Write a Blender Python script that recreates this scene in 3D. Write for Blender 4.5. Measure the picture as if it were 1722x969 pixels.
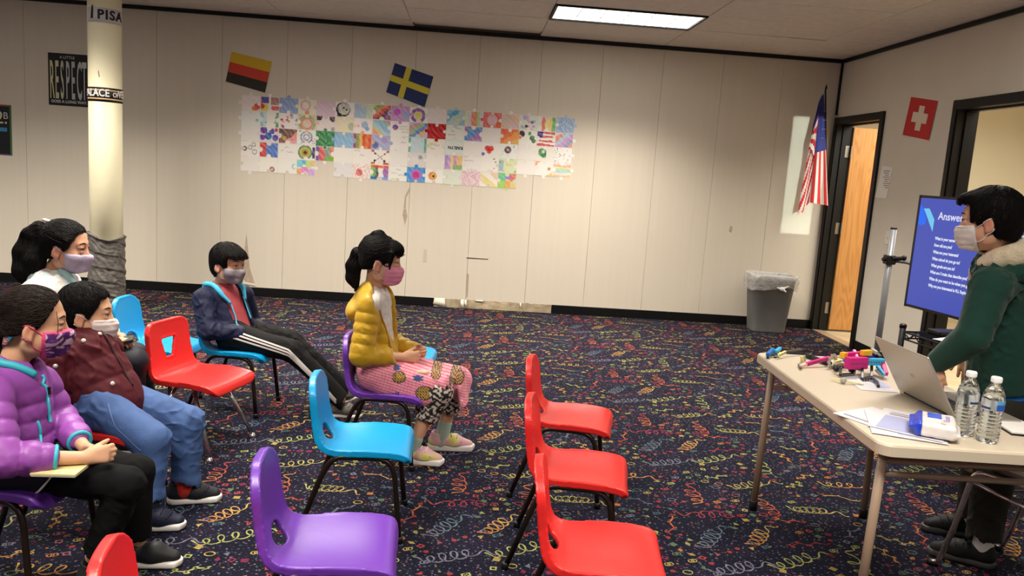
import bpy, math, random, time
import numpy as np
from mathutils import Vector, Matrix

for o in list(bpy.data.objects):
    bpy.data.objects.remove(o)
C = bpy.context.scene.collection
SC = bpy.context.scene

# ------------------------------------------------------------ camera
cam = bpy.data.cameras.new('camera')
cam.sensor_width = 36.0
cam.lens = 1323.1 / 1722 * 36.0
cam.clip_start = 0.05
camo = bpy.data.objects.new('camera', cam)
C.objects.link(camo)
PITCH, ROLL, YAW, CH = 0.1482, 0.0679, 0.0548, 1.4212
_f = np.array([math.sin(YAW) * math.cos(PITCH), math.cos(YAW) * math.cos(PITCH), -math.sin(PITCH)])
_r = np.array([math.cos(YAW), -math.sin(YAW), 0.0])
_u = np.cross(_r, _f)
_r2 = _r * math.cos(ROLL) + _u * math.sin(ROLL)
_u2 = -_r * math.sin(ROLL) + _u * math.cos(ROLL)
M = Matrix(((_r2[0], _u2[0], -_f[0], 0), (_r2[1], _u2[1], -_f[1], 0), (_r2[2], _u2[2], -_f[2], CH), (0, 0, 0, 1)))
camo.matrix_world = M
SC.camera = camo

# ------------------------------------------------------------ world, light, exposure
SC.view_settings.view_transform = 'Standard'
SC.view_settings.look = 'None'
SC.view_settings.gamma = 1.0
SC.view_settings.use_curve_mapping = False
SC.view_settings.exposure = 0.0
wd = bpy.data.worlds.new('world'); SC.world = wd
wd.use_nodes = True
wd.node_tree.nodes['Background'].inputs[0].default_value = (0.9, 0.85, 0.8, 1)
wd.node_tree.nodes['Background'].inputs[1].default_value = 0.2  # ambient fill added, enters at the open left and rear sides

D = 7.915      # back wall
RX = 3.573     # right wall
HC = 2.726     # ceiling
LX = -7.0      # left end of the room, left open without a wall
BY = -3.6      # rear end behind the camera, left open without a wall
GX, GY = -0.679, 7.605   # ceiling grid origin

def area(name, loc, sx, sy, power, col, spread=180, rot=(0, 0, 0)):
    l = bpy.data.lights.new(name, 'AREA'); l.shape = 'RECTANGLE'; l.size = sx; l.size_y = sy
    l.energy = power; l.color = col; l.spread = math.radians(spread)
    o = bpy.data.objects.new(name, l); o.location = loc; o.rotation_euler = rot; C.objects.link(o); return o

LIGHT_COL = (1.0, 0.915, 0.80)
# fixtures of the ceiling grid: (grid column, grid row); the first one is in view
FIXTURES = [(1, 1), (-1, 2), (-3, 3), (-5, 4), (2, 5), (-1, 6), (-4, 6), (1, 10), (-1, 10), (-4, 10), (1, 14), (-2, 14)]  # unseen: far left one added, right one shifted, to brighten nearby walls
for (gi, gj) in FIXTURES:
    p = 120 if gi == -5 else 86 if gi == -3 and gj < 5 else (80 if (gi, gj) == (-1, 2) else 62 if gj < 5 else 52)
    lx, ly = GX + 1.22 * gi + 0.61, GY - 0.61 * gj - 0.305
    area('troffer_light', (lx, ly, HC - 0.014), 1.12, 0.52, p, LIGHT_COL, 116 if (gi, gj) == (1, 1) else 134 if gj < 5 else 124)
    area('troffer_light', (lx, ly, HC - 0.016), 1.12, 0.52, p * 0.11, LIGHT_COL, 180)
# the projector beam that falls on the wall corner behind the flag
area('projector_beam', (3.29, 5.7, 1.56), 0.30, 1.17, 0.75, (0.86, 1.0, 0.90), 1.0, (math.radians(90), 0, math.radians(0)))
# light of the two rooms behind the right wall
area('next_room_light', (RX + 1.1, 6.2, 2.6), 1.6, 2.6, 130, (1.0, 0.95, 0.86), 170)

# ------------------------------------------------------------ small helpers
WM = {}
def lin(c):
    c = np.asarray(c, float) / 255.0
    return np.where(c <= 0.04045, c / 12.92, ((c + 0.055) / 1.055) ** 2.4)
def rgba(c):
    l = lin(c); return (float(l[0]), float(l[1]), float(l[2]), 1.0)
def A(*v): return np.array(v, float)
def nrm(v): v = np.asarray(v, float); return v / np.linalg.norm(v)

def tags(o, label=None, cat=None, group=None, kind=None):
    if label: o['label'] = label
    if cat: o['category'] = cat
    if group: o['group'] = group
    if kind: o['kind'] = kind
    return o

def thing(name, label, cat, loc=(0, 0, 0), rz=0.0, group=None, kind=None):
    o = bpy.data.objects.new(name, None); o.empty_display_size = 0.1
    C.objects.link(o); o.location = loc; o.rotation_euler = (0, 0, rz)
    WM[o.name] = Matrix.Translation(loc) @ Matrix.Rotation(rz, 4, 'Z')
    return tags(o, label, cat, group, kind)

def mk(name, V, F, smooth=False, colors=None, mi=None):
    """mesh from vertex array and list of faces (or int array of equal length faces)"""
    me = bpy.data.meshes.new(name)
    V = np.asarray(V, np.float32)
    if isinstance(F, np.ndarray):
        n, k = F.shape
        me.vertices.add(len(V)); me.vertices.foreach_set('co', V.ravel())
        me.loops.add(n * k); me.loops.foreach_set('vertex_index', F.astype(np.int32).ravel())
        me.polygons.add(n)
        me.polygons.foreach_set('loop_start', np.arange(0, n * k, k, dtype=np.int32))
        me.update(calc_edges=True)
    else:
        me.from_pydata([tuple(map(float, v)) for v in V], [], F); me.update()
    if smooth: me.polygons.foreach_set('use_smooth', np.ones(len(me.polygons), bool))
    if mi is not None: me.polygons.foreach_set('material_index', np.asarray(mi, np.int32))
    if colors is not None:
        at = me.color_attributes.new('Col', 'FLOAT_COLOR', 'POINT')
        cc = np.ones((len(V), 4), np.float32); cc[:, :3] = colors
        at.data.foreach_set('color', cc.ravel())
    return me

def link(name, me, mats, parent=None, local=False, **kw):
    o = bpy.data.objects.new(name, me); C.objects.link(o)
    if mats is not None:
        for m in (mats if isinstance(mats, (list, tuple)) else [mats]): me.materials.append(m)
    if parent is not None:
        o.parent = parent
        if not local:
            me.transform(WM[parent.name].inverted())
        WM[o.name] = WM[parent.name]
    else:
        WM[o.name] = Matrix.Identity(4)
    if kw: tags(o, **kw)
    return o

def based(o, loc):
    """move the origin of a single-mesh thing to its base"""
    o.data.transform(Matrix.Translation(-Vector(loc))); o.location = loc; return o

def join(parts):
    """parts: list of (V, F[, colors]) -> one"""
    Vs, Fs, Cs, n = [], [], [], 0
    for p in parts:
        Vs.append(np.asarray(p[0], float)); Fs += [tuple(int(i) + n for i in f) for f in p[1]]
        if len(p) > 2: Cs.append(np.broadcast_to(np.asarray(p[2], float), (len(p[0]), 3)))
        n += len(p[0])
    if Cs: return np.vstack(Vs), Fs, np.vstack(Cs)
    return np.vstack(Vs), Fs

def boxg(c, h, R=None, bev=0.0):
    c = np.asarray(c, float); h = np.asarray(h, float)
    if bev <= 0:
        v = np.array([[x, y, z] for x in (-1, 1) for y in (-1, 1) for z in (-1, 1)], float) * h
        f = [(0, 1, 3, 2), (4, 6, 7, 5), (0, 4, 5, 1), (2, 3, 7, 6), (0, 2, 6, 4), (1, 5, 7, 3)]
    else:
        v = []; idx = {}
        for x in (-1, 1):
            for y in (-1, 1):
                for z in (-1, 1):
                    for a in range(3):
                        p = h * (x, y, z); q = p - bev * np.array((x, y, z)); q[a] = p[a]
                        idx[(x, y, z, a)] = len(v); v.append(q)
        v = np.array(v); f = []
        s = (-1, 1)
        for a in range(3):
            b, c2 = (a + 1) % 3, (a + 2) % 3
            for sa in s:
                def key(sb, sc, ax):
                    k = [0, 0, 0]; k[a] = sa; k[b] = sb; k[c2] = sc; return idx[(k[0], k[1], k[2], ax)]
                q = [key(-1, -1, a), key(1, -1, a), key(1, 1, a), key(-1, 1, a)]
                f.append(tuple(q if sa > 0 else q[::-1]))
        for a in range(3):          # edges along a
            b, c2 = (a + 1) % 3, (a + 2) % 3
            for sb in s:
                for sc in s:
                    def key(sa, ax):
                        k = [0, 0, 0]; k[a] = sa; k[b] = sb; k[c2] = sc; return idx[(k[0], k[1], k[2], ax)]
                    q = [key(-1, b), key(1, b), key(1, c2), key(-1, c2)]
                    f.append(tuple(q if sb * sc > 0 else q[::-1]))
        for x in s:
            for y in s:
                for z in s:
                    q = [idx[(x, y, z, 0)], idx[(x, y, z, 1)], idx[(x, y, z, 2)]]
                    f.append(tuple(q if x * y * z > 0 else q[::-1]))
    if R is not None: v = v @ np.asarray(R).T
    return v + c, f

def fillet(pts, r, n=6):
    pts = [np.asarray(p, float) for p in pts]
    if r <= 0: return np.array(pts)
    out = [pts[0]]
    for i in range(1, len(pts) - 1):
        a, b, c = pts[i - 1], pts[i], pts[i + 1]
        d1 = np.linalg.norm(a - b); d2 = np.linalg.norm(c - b)
        rr = min(r, 0.49 * d1, 0.49 * d2)
        p, q = b + (a - b) / d1 * rr, b + (c - b) / d2 * rr
        for t in np.linspace(0, 1, n): out.append((1 - t) ** 2 * p + 2 * t * (1 - t) * b + t * t * q)
    out.append(pts[-1]); return np.array(out)

def tubeg(pts, r, seg=10, fil=0.0, closed=False, cap=True):
    P = fillet(pts, fil) if fil > 0 else np.asarray(pts, float)
    n = len(P); rr = np.broadcast_to(np.asarray(r, float), (n,))
    T = np.zeros_like(P)
    for i in range(n):
        if closed: T[i] = P[(i + 1) % n] - P[i - 1]
        else: T[i] = P[min(i + 1, n - 1)] - P[max(i - 1, 0)]
        T[i] /= np.linalg.norm(T[i]) + 1e-12
    u = np.cross(T[0], (0, 0, 1.0))
    if np.linalg.norm(u) < 1e-3: u = np.cross(T[0], (0, 1.0, 0))
    u = nrm(u); V = []
    for i in range(n):
        u = u - T[i] * np.dot(u, T[i]); u = nrm(u); w = np.cross(T[i], u)
        for k in range(seg):
            a = 2 * math.pi * k / seg
            V.append(P[i] + rr[i] * (math.cos(a) * u + math.sin(a) * w))
    F = []
    m = n if closed else n - 1
    for i in range(m):
        for k in range(seg):
            a = i * seg + k; b = i * seg + (k + 1) % seg
            c = ((i + 1) % n) * seg + (k + 1) % seg; d = ((i + 1) % n) * seg + k
            F.append((a, b, c, d))
    if cap and not closed:
        F.append(tuple(range(seg))[::-1]); F.append(tuple((n - 1) * seg + k for k in range(seg)))
    return np.array(V), F

def latheg(prof, seg=24, c=(0, 0, 0), cap=True):
    V, F = [], []; n = len(prof)
    for (r, z) in prof:
        for k in range(seg):
            a = 2 * math.pi * k / seg; V.append((c[0] + r * math.cos(a), c[1] + r * math.sin(a), c[2] + z))
    for i in range(n - 1):
        for k in range(seg):
            F.append((i * seg + k, i * seg + (k + 1) % seg, (i + 1) * seg + (k + 1) % seg, (i + 1) * seg + k))
    if cap:
        F.append(tuple(range(seg))[::-1]); F.append(tuple((n - 1) * seg + k for k in range(seg)))
    return np.array(V), F

def polyg(pts3, n, th):
    """extruded polygon: planar ring of points, thickness th along n"""
    p = np.asarray(pts3, float); q = p + np.asarray(n, float) * th; k = len(p)
    F = [tuple(range(k))[::-1], tuple(range(k, 2 * k))]
    for i in range(k): F.append((i, (i + 1) % k, k + (i + 1) % k, k + i))
    return np.vstack([p, q]), F

def part(name, g, mat, parent, smooth=False, **kw):
    col = g[2] if len(g) > 2 else None
    local = kw.pop('local', False)
    return link(name, mk(name, g[0], g[1], smooth, col), mat, parent, local, **kw)

def heading(a): a = math.radians(a); return A(math.cos(a), math.sin(a), 0)
def frame(yaw, pitch=0, roll=0):
    """columns forward, left, up"""
    y, p, r = math.radians(yaw), math.radians(pitch), math.radians(roll)
    f = A(math.cos(y) * math.cos(p), math.sin(y) * math.cos(p), -math.sin(p))
    l = A(-math.sin(y), math.cos(y), 0); u = np.cross(f, l)
    l2 = l * math.cos(r) + u * math.sin(r); u2 = -l * math.sin(r) + u * math.cos(r)
    return np.stack([f, l2, u2], 1)

# ------------------------------------------------------------ materials
def nd(nt, t, **kw):
    n = nt.nodes.new(t)
    for k, v in kw.items():
        if isinstance(k, str) and hasattr(n, k): setattr(n, k, v)
    return n
def mat(name, col=(200, 200, 200), rough=0.6, metal=0.0, attr=False, var=0.0, vscale=8.0, bump=0.0, bscale=60.0,
        stretch=None, spec=0.5, sss=0.0, coat=0.0, emit=None, estr=0.0, trans=0.0, ior=1.45, sheen=0.0, alpha=1.0):
    m = bpy.data.materials.new(name); m.use_nodes = True
    nt = m.node_tree; b = nt.nodes['Principled BSDF']
    I = b.inputs
    I['Roughness'].default_value = rough; I['Metallic'].default_value = metal
    I['Specular IOR Level'].default_value = spec; I['IOR'].default_value = ior
    I['Coat Weight'].default_value = coat; I['Transmission Weight'].default_value = trans
    I['Alpha'].default_value = alpha
    if sheen: I['Sheen Weight'].default_value = sheen; I['Sheen Roughness'].default_value = 0.5
    if sss:
        I['Subsurface Weight'].default_value = sss; I['Subsurface Radius'].default_value = (0.012, 0.005, 0.003)
        I['Subsurface Scale'].default_value = 1.0
    if emit is not None:
        I['Emission Color'].default_value = rgba(emit); I['Emission Strength'].default_value = estr
    src = None
    if attr:
        a = nt.nodes.new('ShaderNodeAttribute'); a.attribute_name = 'Col'; src = a.outputs['Color']
    else:
        I['Base Color'].default_value = rgba(col)
    co = None
    if var or bump:
        tc = nt.nodes.new('ShaderNodeTexCoord'); co = tc.outputs['Object']
        if stretch:
            mp = nt.nodes.new('ShaderNodeMapping'); mp.inputs['Scale'].default_value = stretch
            nt.links.new(co, mp.inputs[0]); co = mp.outputs[0]
    if var:
        nz = nt.nodes.new('ShaderNodeTexNoise'); nz.inputs['Scale'].default_value = vscale; nz.inputs['Detail'].default_value = 4
        nt.links.new(co, nz.inputs['Vector'])
        mr = nt.nodes.new('ShaderNodeMapRange'); mr.inputs['From Min'].default_value = 0.3; mr.inputs['From Max'].default_value = 0.7
        mr.inputs['To Min'].default_value = 1 - var; mr.inputs['To Max'].default_value = 1 + var
        nt.links.new(nz.outputs['Fac'], mr.inputs['Value'])
        mx = nt.nodes.new('ShaderNodeVectorMath'); mx.operation = 'SCALE'
        if src is not None: nt.links.new(src, mx.inputs[0])
        else: mx.inputs[0].default_value = rgba(col)[:3]
        nt.links.new(mr.outputs[0], mx.inputs['Scale']); src = mx.outputs[0]
    if src is not None: nt.links.new(src, I['Base Color'])
    if bump:
        nz = nt.nodes.new('ShaderNodeTexNoise'); nz.inputs['Scale'].default_value = bscale; nz.inputs['Detail'].default_value = 3
        nt.links.new(co, nz.inputs['Vector'])
        bp = nt.nodes.new('ShaderNodeBump'); bp.inputs['Strength'].default_value = bump; bp.inputs['Distance'].default_value = 0.004
        nt.links.new(nz.outputs['Fac'], bp.inputs['Height']); nt.links.new(bp.outputs[0], I['Normal'])
    return m

def text(name, s, size, mat_, parent, origin, right, up, ext=0.0006, align='LEFT', sx=1.0, bend=None, space=1.0, bold=0.0):
    cu = bpy.data.curves.new(name, 'FONT'); cu.body = s; cu.size = size; cu.extrude = ext; cu.align_x = align
    cu.space_character = space; cu.resolution_u = 3; cu.offset = bold
    to = bpy.data.objects.new(name, cu); C.objects.link(to)
    dg = bpy.context.evaluated_depsgraph_get()
    me = bpy.data.meshes.new_from_object(to.evaluated_get(dg))
    bpy.data.objects.remove(to); bpy.data.curves.remove(cu)
    n = len(me.vertices); v = np.empty(n * 3, np.float32); me.vertices.foreach_get('co', v); v = v.reshape(-1, 3).astype(float)
    v[:, 0] *= sx
    if bend is None:
        r = nrm(right); u = nrm(up); nn = np.cross(r, u)
        w = np.asarray(origin) + v[:, :1] * r + v[:, 1:2] * u + v[:, 2:3] * nn
    else:   # wrap around a vertical cylinder: bend=(cx,cy,R,angle0)
        cx, cy, R, a0 = bend; a = a0 + v[:, 0] / R
        w = np.stack([cx + (R + v[:, 2]) * np.cos(a), cy + (R + v[:, 2]) * np.sin(a), origin[2] + v[:, 1]], 1)
    me.vertices.foreach_set('co', w.astype(np.float32).ravel()); me.update(); me.name = name
    me.materials.clear()
    return link(name, me, mat_, parent)

# ------------------------------------------------------------ signed distance modelling (organic shapes)
def cone(a, b, r1, r2, k=0.012, op='u', puff=None):
    a = np.asarray(a, float); b = np.asarray(b, float); ba = b - a; L2 = float(ba @ ba) + 1e-12; L = math.sqrt(L2)
    def f(x, y, z):
        px, py, pz = x - a[0], y - a[1], z - a[2]
        t = np.clip((px * ba[0] + py * ba[1] + pz * ba[2]) / L2, 0, 1)
        r = r1 + (r2 - r1) * t
        if puff:
            r = r + puff[0] * (np.abs(np.sin(t * (math.pi * L / puff[1]) + puff[2])) ** 0.6 - 0.6)
        return np.sqrt((px - t * ba[0]) ** 2 + (py - t * ba[1]) ** 2 + (pz - t * ba[2]) ** 2) - r
    R = max(r1, r2) + (puff[0] if puff else 0)
    return dict(f=f, lo=np.minimum(a, b) - R, hi=np.maximum(a, b) + R, k=k, op=op)

def ecap(a, b, r1, r2, ax, sq, k=0.015, op='u', puff=None):
    """capsule flattened along the unit vector ax by the factor sq"""
    a = np.asarray(a, float); b = np.asarray(b, float); ba = b - a; L2 = float(ba @ ba) + 1e-12; L = math.sqrt(L2); ax = nrm(ax)
    g = 1 / sq - 1
    def f(x, y, z):
        px, py, pz = x - a[0], y - a[1], z - a[2]
        t = np.clip((px * ba[0] + py * ba[1] + pz * ba[2]) / L2, 0, 1)
        r = r1 + (r2 - r1) * t
        if puff:
            r = r + puff[0] * (np.abs(np.sin(t * (math.pi * L / puff[1]) + puff[2])) ** 0.6 - 0.6)
        qx, qy, qz = px - t * ba[0], py - t * ba[1], pz - t * ba[2]
        qa = (qx * ax[0] + qy * ax[1] + qz * ax[2])
        m0 = np.sqrt(qx * qx + qy * qy + qz * qz) + 1e-9
        e = qa * g
        m1 = np.sqrt((qx + ax[0] * e) ** 2 + (qy + ax[1] * e) ** 2 + (qz + ax[2] * e) ** 2) + 1e-9
        return (m1 - r) * (m0 / m1)
    R = max(r1, r2) + (puff[0] if puff else 0)
    return dict(f=f, lo=np.minimum(a, b) - R, hi=np.maximum(a, b) + R, k=k, op=op)

def ell(c, r, R=None, k=0.012, op='u'):
    c = np.asarray(c, float); r = np.asarray(r, float); R = np.eye(3) if R is None else np.asarray(R, float)
    def f(x, y, z):
        px, py, pz = x - c[0], y - c[1], z - c[2]
        q = [px * R[0, i] + py * R[1, i] + pz * R[2, i] for i in range(3)]
        k0 = np.sqrt(sum((q[i] / r[i]) ** 2 for i in range(3))) + 1e-9
        k1 = np.sqrt(sum((q[i] / r[i] ** 2) ** 2 for i in range(3))) + 1e-9
        return k0 * (k0 - 1) / k1
    e = np.sqrt(((R * r) ** 2).sum(1))
    return dict(f=f, lo=c - e, hi=c + e, k=k, op=op)

def rbox(c, h, R=None, rd=0.01, k=0.01, op='u'):
    c = np.asarray(c, float); h = np.asarray(h, float); R = np.eye(3) if R is None else np.asarray(R, float)
    def f(x, y, z):
        px, py, pz = x - c[0], y - c[1], z - c[2]
        q = [np.abs(px * R[0, i] + py * R[1, i] + pz * R[2, i]) - (h[i] - rd) for i in range(3)]
        o = np.sqrt(np.maximum(q[0], 0) ** 2 + np.maximum(q[1], 0) ** 2 + np.maximum(q[2], 0) ** 2)
        return o + np.minimum(np.maximum(q[0], np.maximum(q[1], q[2])), 0) - rd
    e = np.abs(R) @ h
    return dict(f=f, lo=c - e, hi=c + e, k=k, op=op)

def plane(p, n, k=0.004, op='i'):
    """keeps the side the normal points away from"""
    p = np.asarray(p, float); n = nrm(n)
    def f(x, y, z): return (x - p[0]) * n[0] + (y - p[1]) * n[1] + (z - p[2]) * n[2]
    return dict(f=f, lo=None, hi=None, k=k, op=op)

def smin(a, b, k):
    h = np.clip(0.5 + 0.5 * (b - a) / k, 0, 1)
    return b + (a - b) * h - k * h * (1 - h)

def field(prims, h, pad=3):
    us = [p for p in prims if p['op'] == 'u']
    lo = np.min([p['lo'] for p in us], 0) - pad * h; hi = np.max([p['hi'] for p in us], 0) + pad * h
    n = np.ceil((hi - lo) / h).astype(int) + 1
    d = np.full(n, 9.0, np.float32)
    ax = [(lo[i] + h * np.arange(n[i])).astype(np.float32) for i in range(3)]
    for p in prims:
        if p['lo'] is None: s = [slice(0, n[i]) for i in range(3)]
        else:
            mg = max(p['k'], 0.0) + 2.5 * h
            i0 = np.clip(np.floor((p['lo'] - mg - lo) / h).astype(int), 0, n); i1 = np.clip(np.ceil((p['hi'] + mg - lo) / h).astype(int) + 1, 0, n)
            if p['op'] == 'i': i0 = np.zeros(3, int); i1 = n
            if (i1 <= i0).any(): continue
            s = [slice(i0[i], i1[i]) for i in range(3)]
        x = ax[0][s[0]][:, None, None]; y = ax[1][s[1]][None, :, None]; z = ax[2][s[2]][None, None, :]
        v = p['f'](x, y, z).astype(np.float32); t = tuple(s); k = max(p['k'], 1e-5)
        if p['op'] == 'u': d[t] = smin(d[t], v, k)
        elif p['op'] == 's': d[t] = -smin(-d[t], v, k)
        else: d[t] = -smin(-d[t], -v, k)
    return d, lo, ax

def wav(P, freq, seed, n=7):
    rg = np.random.RandomState(seed); out = np.zeros(len(P))
    W = np.stack([np.sin(P @ (rg.randn(3) * freq * 0.5) + rg.rand() * 6) for _ in range(3)], 1) * (0.6 / freq)
    Q = P + W
    for i in range(n):
        k = rg.randn(3); k = k / np.linalg.norm(k) * freq * (0.7 + 0.9 * rg.rand())
        out += np.sin(Q @ k + rg.rand() * 6.28)
    return out / math.sqrt(n * 0.5) / 1.6

def displace(d, lo, h, fn, band=0.03):
    I = np.nonzero(np.abs(d) < band)
    P = lo + h * np.stack(I, 1)
    d[I] += fn(P).astype(np.float32)

CO = [(0, 0, 0), (1, 0, 0), (0, 1, 0), (1, 1, 0), (0, 0, 1), (1, 0, 1), (0, 1, 1), (1, 1, 1)]
ED = [(0, 1), (2, 3), (4, 5), (6, 7), (0, 2), (1, 3), (4, 6), (5, 7), (0, 4), (1, 5), (2, 6), (3, 7)]
def nets(d, lo, h):
    d[0], d[-1], d[:, 0], d[:, -1], d[:, :, 0], d[:, :, -1] = 1, 1, 1, 1, 1, 1
    s = d < 0
    m = tuple(k - 1 for k in d.shape)
    cnt = np.zeros(m, np.int8)
    for c in CO: cnt += s[c[0]:c[0] + m[0], c[1]:c[1] + m[1], c[2]:c[2] + m[2]]
    act = (cnt > 0) & (cnt < 8)
    I = np.stack(np.nonzero(act), 1)
    idx = np.full(m, -1, np.int32); idx[act] = np.arange(len(I), dtype=np.int32)
    vals = [d[I[:, 0] + c[0], I[:, 1] + c[1], I[:, 2] + c[2]].astype(float) for c in CO]
    pos = np.zeros((len(I), 3)); k = np.zeros(len(I))
    for a, b in ED:
        va, vb = vals[a], vals[b]; mm = (va < 0) != (vb < 0)
        t = va[mm] / (va[mm] - vb[mm])
        pos[mm] += np.array(CO[a]) + (np.array(CO[b]) - np.array(CO[a])) * t[:, None]; k[mm] += 1
    V = lo + (I + pos / k[:, None]) * h
    F = []
    for axn in range(3):
        b, c = (axn + 1) % 3, (axn + 2) % 3
        s0 = [slice(0, m[i]) for i in range(3)]; s1 = list(s0); s1[axn] = slice(1, m[axn] + 1)
        for q in (b, c):
            s0[q] = slice(1, m[q]); s1[q] = slice(1, m[q])
        A0, A1 = s[tuple(s0)], s[tuple(s1)]
        J = np.stack(np.nonzero(A0 != A1), 1)
        if len(J) == 0: continue
        fl = A0[J[:, 0], J[:, 1], J[:, 2]]
        J[:, b] += 1; J[:, c] += 1
        eb = np.zeros(3, int); eb[b] = 1; ec = np.zeros(3, int); ec[c] = 1
        g = lambda off: idx[(J - off)[:, 0], (J - off)[:, 1], (J - off)[:, 2]]
        q = np.stack([g(eb + ec), g(ec), g(0 * eb), g(eb)], 1)
        q[~fl] = q[~fl][:, ::-1]
        F.append(q)
    return V, np.vstack(F)

def smooth_pts(V, F, it=1, w=0.5):
    for _ in range(it):
        S = np.zeros_like(V); n = np.zeros(len(V))
        for a, b in ((0, 1), (1, 2), (2, 3), (3, 0)):
            np.add.at(S, F[:, a], V[F[:, b]]); np.add.at(S, F[:, b], V[F[:, a]])
            np.add.at(n, F[:, a], 1); np.add.at(n, F[:, b], 1)
        V = V + w * (S / n[:, None] - V)
    return V

def sdf(name, prims, h, mat_, parent, disp=None, colfn=None, it=1, **kw):
    d, lo, ax = field(prims, h)
    if disp is not None: displace(d, lo, h, disp)
    V, F = nets(d, lo, h)
    if it: V = smooth_pts(V, F, it, 0.4)
    col = colfn(V) if colfn is not None else None
    return link(name, mk(name, V, F, True, col), mat_, parent, **kw)

def evalp(prims, P):
    """distance of points to a prim set"""
    d = np.full(len(P), 9.0)
    x, y, z = P[:, 0], P[:, 1], P[:, 2]
    for p in prims:
        v = p['f'](x, y, z); k = max(p['k'], 1e-5)
        d = smin(d, v, k) if p['op'] == 'u' else (-smin(-d, v, k) if p['op'] == 's' else -smin(-d, -v, k))
    return d

def stick(prims, P, off=0.002, it=8):
    """project points on the surface of a prim set, off above it"""
    P = np.array(P, float)
    for _ in range(it):
        e = 1e-3; d = evalp(prims, P)
        g = np.stack([evalp(prims, P + e * np.eye(3)[i]) - d for i in range(3)], 1) / e
        g /= np.linalg.norm(g, axis=1)[:, None] + 1e-9
        P = P - g * (d - off)[:, None]
    return P, g

def resample(pts, n):
    pts = np.asarray(pts, float); s = np.r_[0, np.cumsum(np.linalg.norm(np.diff(pts, axis=0), axis=1))]
    t = np.linspace(0, s[-1], n)
    return np.stack([np.interp(t, s, pts[:, i]) for i in range(3)], 1)

def ribbon_on(prims, pts, width, n=40, off=0.0025, wdir=None, th=0.002):
    """a thin strip that lies on a surface"""
    P, g = stick(prims, resample(pts, n), off)
    T = np.gradient(P, axis=0); T /= np.linalg.norm(T, axis=1)[:, None] + 1e-9
    S = np.cross(g, T); S /= np.linalg.norm(S, axis=1)[:, None] + 1e-9
    L, _ = stick(prims, P + S * width / 2, off, 4); Rr, _ = stick(prims, P - S * width / 2, off, 4)
    V = np.vstack([L, P + g * 0.0006, Rr]); F = []
    for i in range(n - 1):
        F.append((i, i + 1, n + i + 1, n + i)); F.append((n + i, n + i + 1, 2 * n + i + 1, 2 * n + i))
    return V, F

# ============================================================ SETTING
T0 = time.time()
m_panel = mat('vinyl wall panel', (214, 205, 189), 0.62, var=0.015, vscale=3.0, bump=0.10, bscale=22, stretch=(9, 9, 0.25), spec=0.3)
m_wallr = mat('painted wall', (222, 214, 200), 0.7, var=0.03, vscale=2.5, bump=0.06, bscale=60, spec=0.25)
m_wallp = mat('plain wall', (205, 196, 178), 0.7)
m_black = mat('black painted trim', (13, 12, 12), 0.42, spec=0.4)
m_blackrub = mat('black rubber base', (9, 9, 10), 0.5, spec=0.35)
m_tile = mat('ceiling tile', (218, 210, 202), 0.9, var=0.06, vscale=20, bump=0.18, bscale=160, spec=0.1)
m_plenum = mat('plenum', (60, 54, 48), 0.9)
m_bare = mat('bare drywall with old glue', (176, 160, 132), 0.85, var=0.3, vscale=9, bump=0.6, bscale=18, spec=0.2)
m_torn = mat('torn wall paper edge', (170, 152, 124), 0.8, var=0.2, vscale=25)
m_curl = mat('curled vinyl', (222, 214, 196), 0.6)

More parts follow.
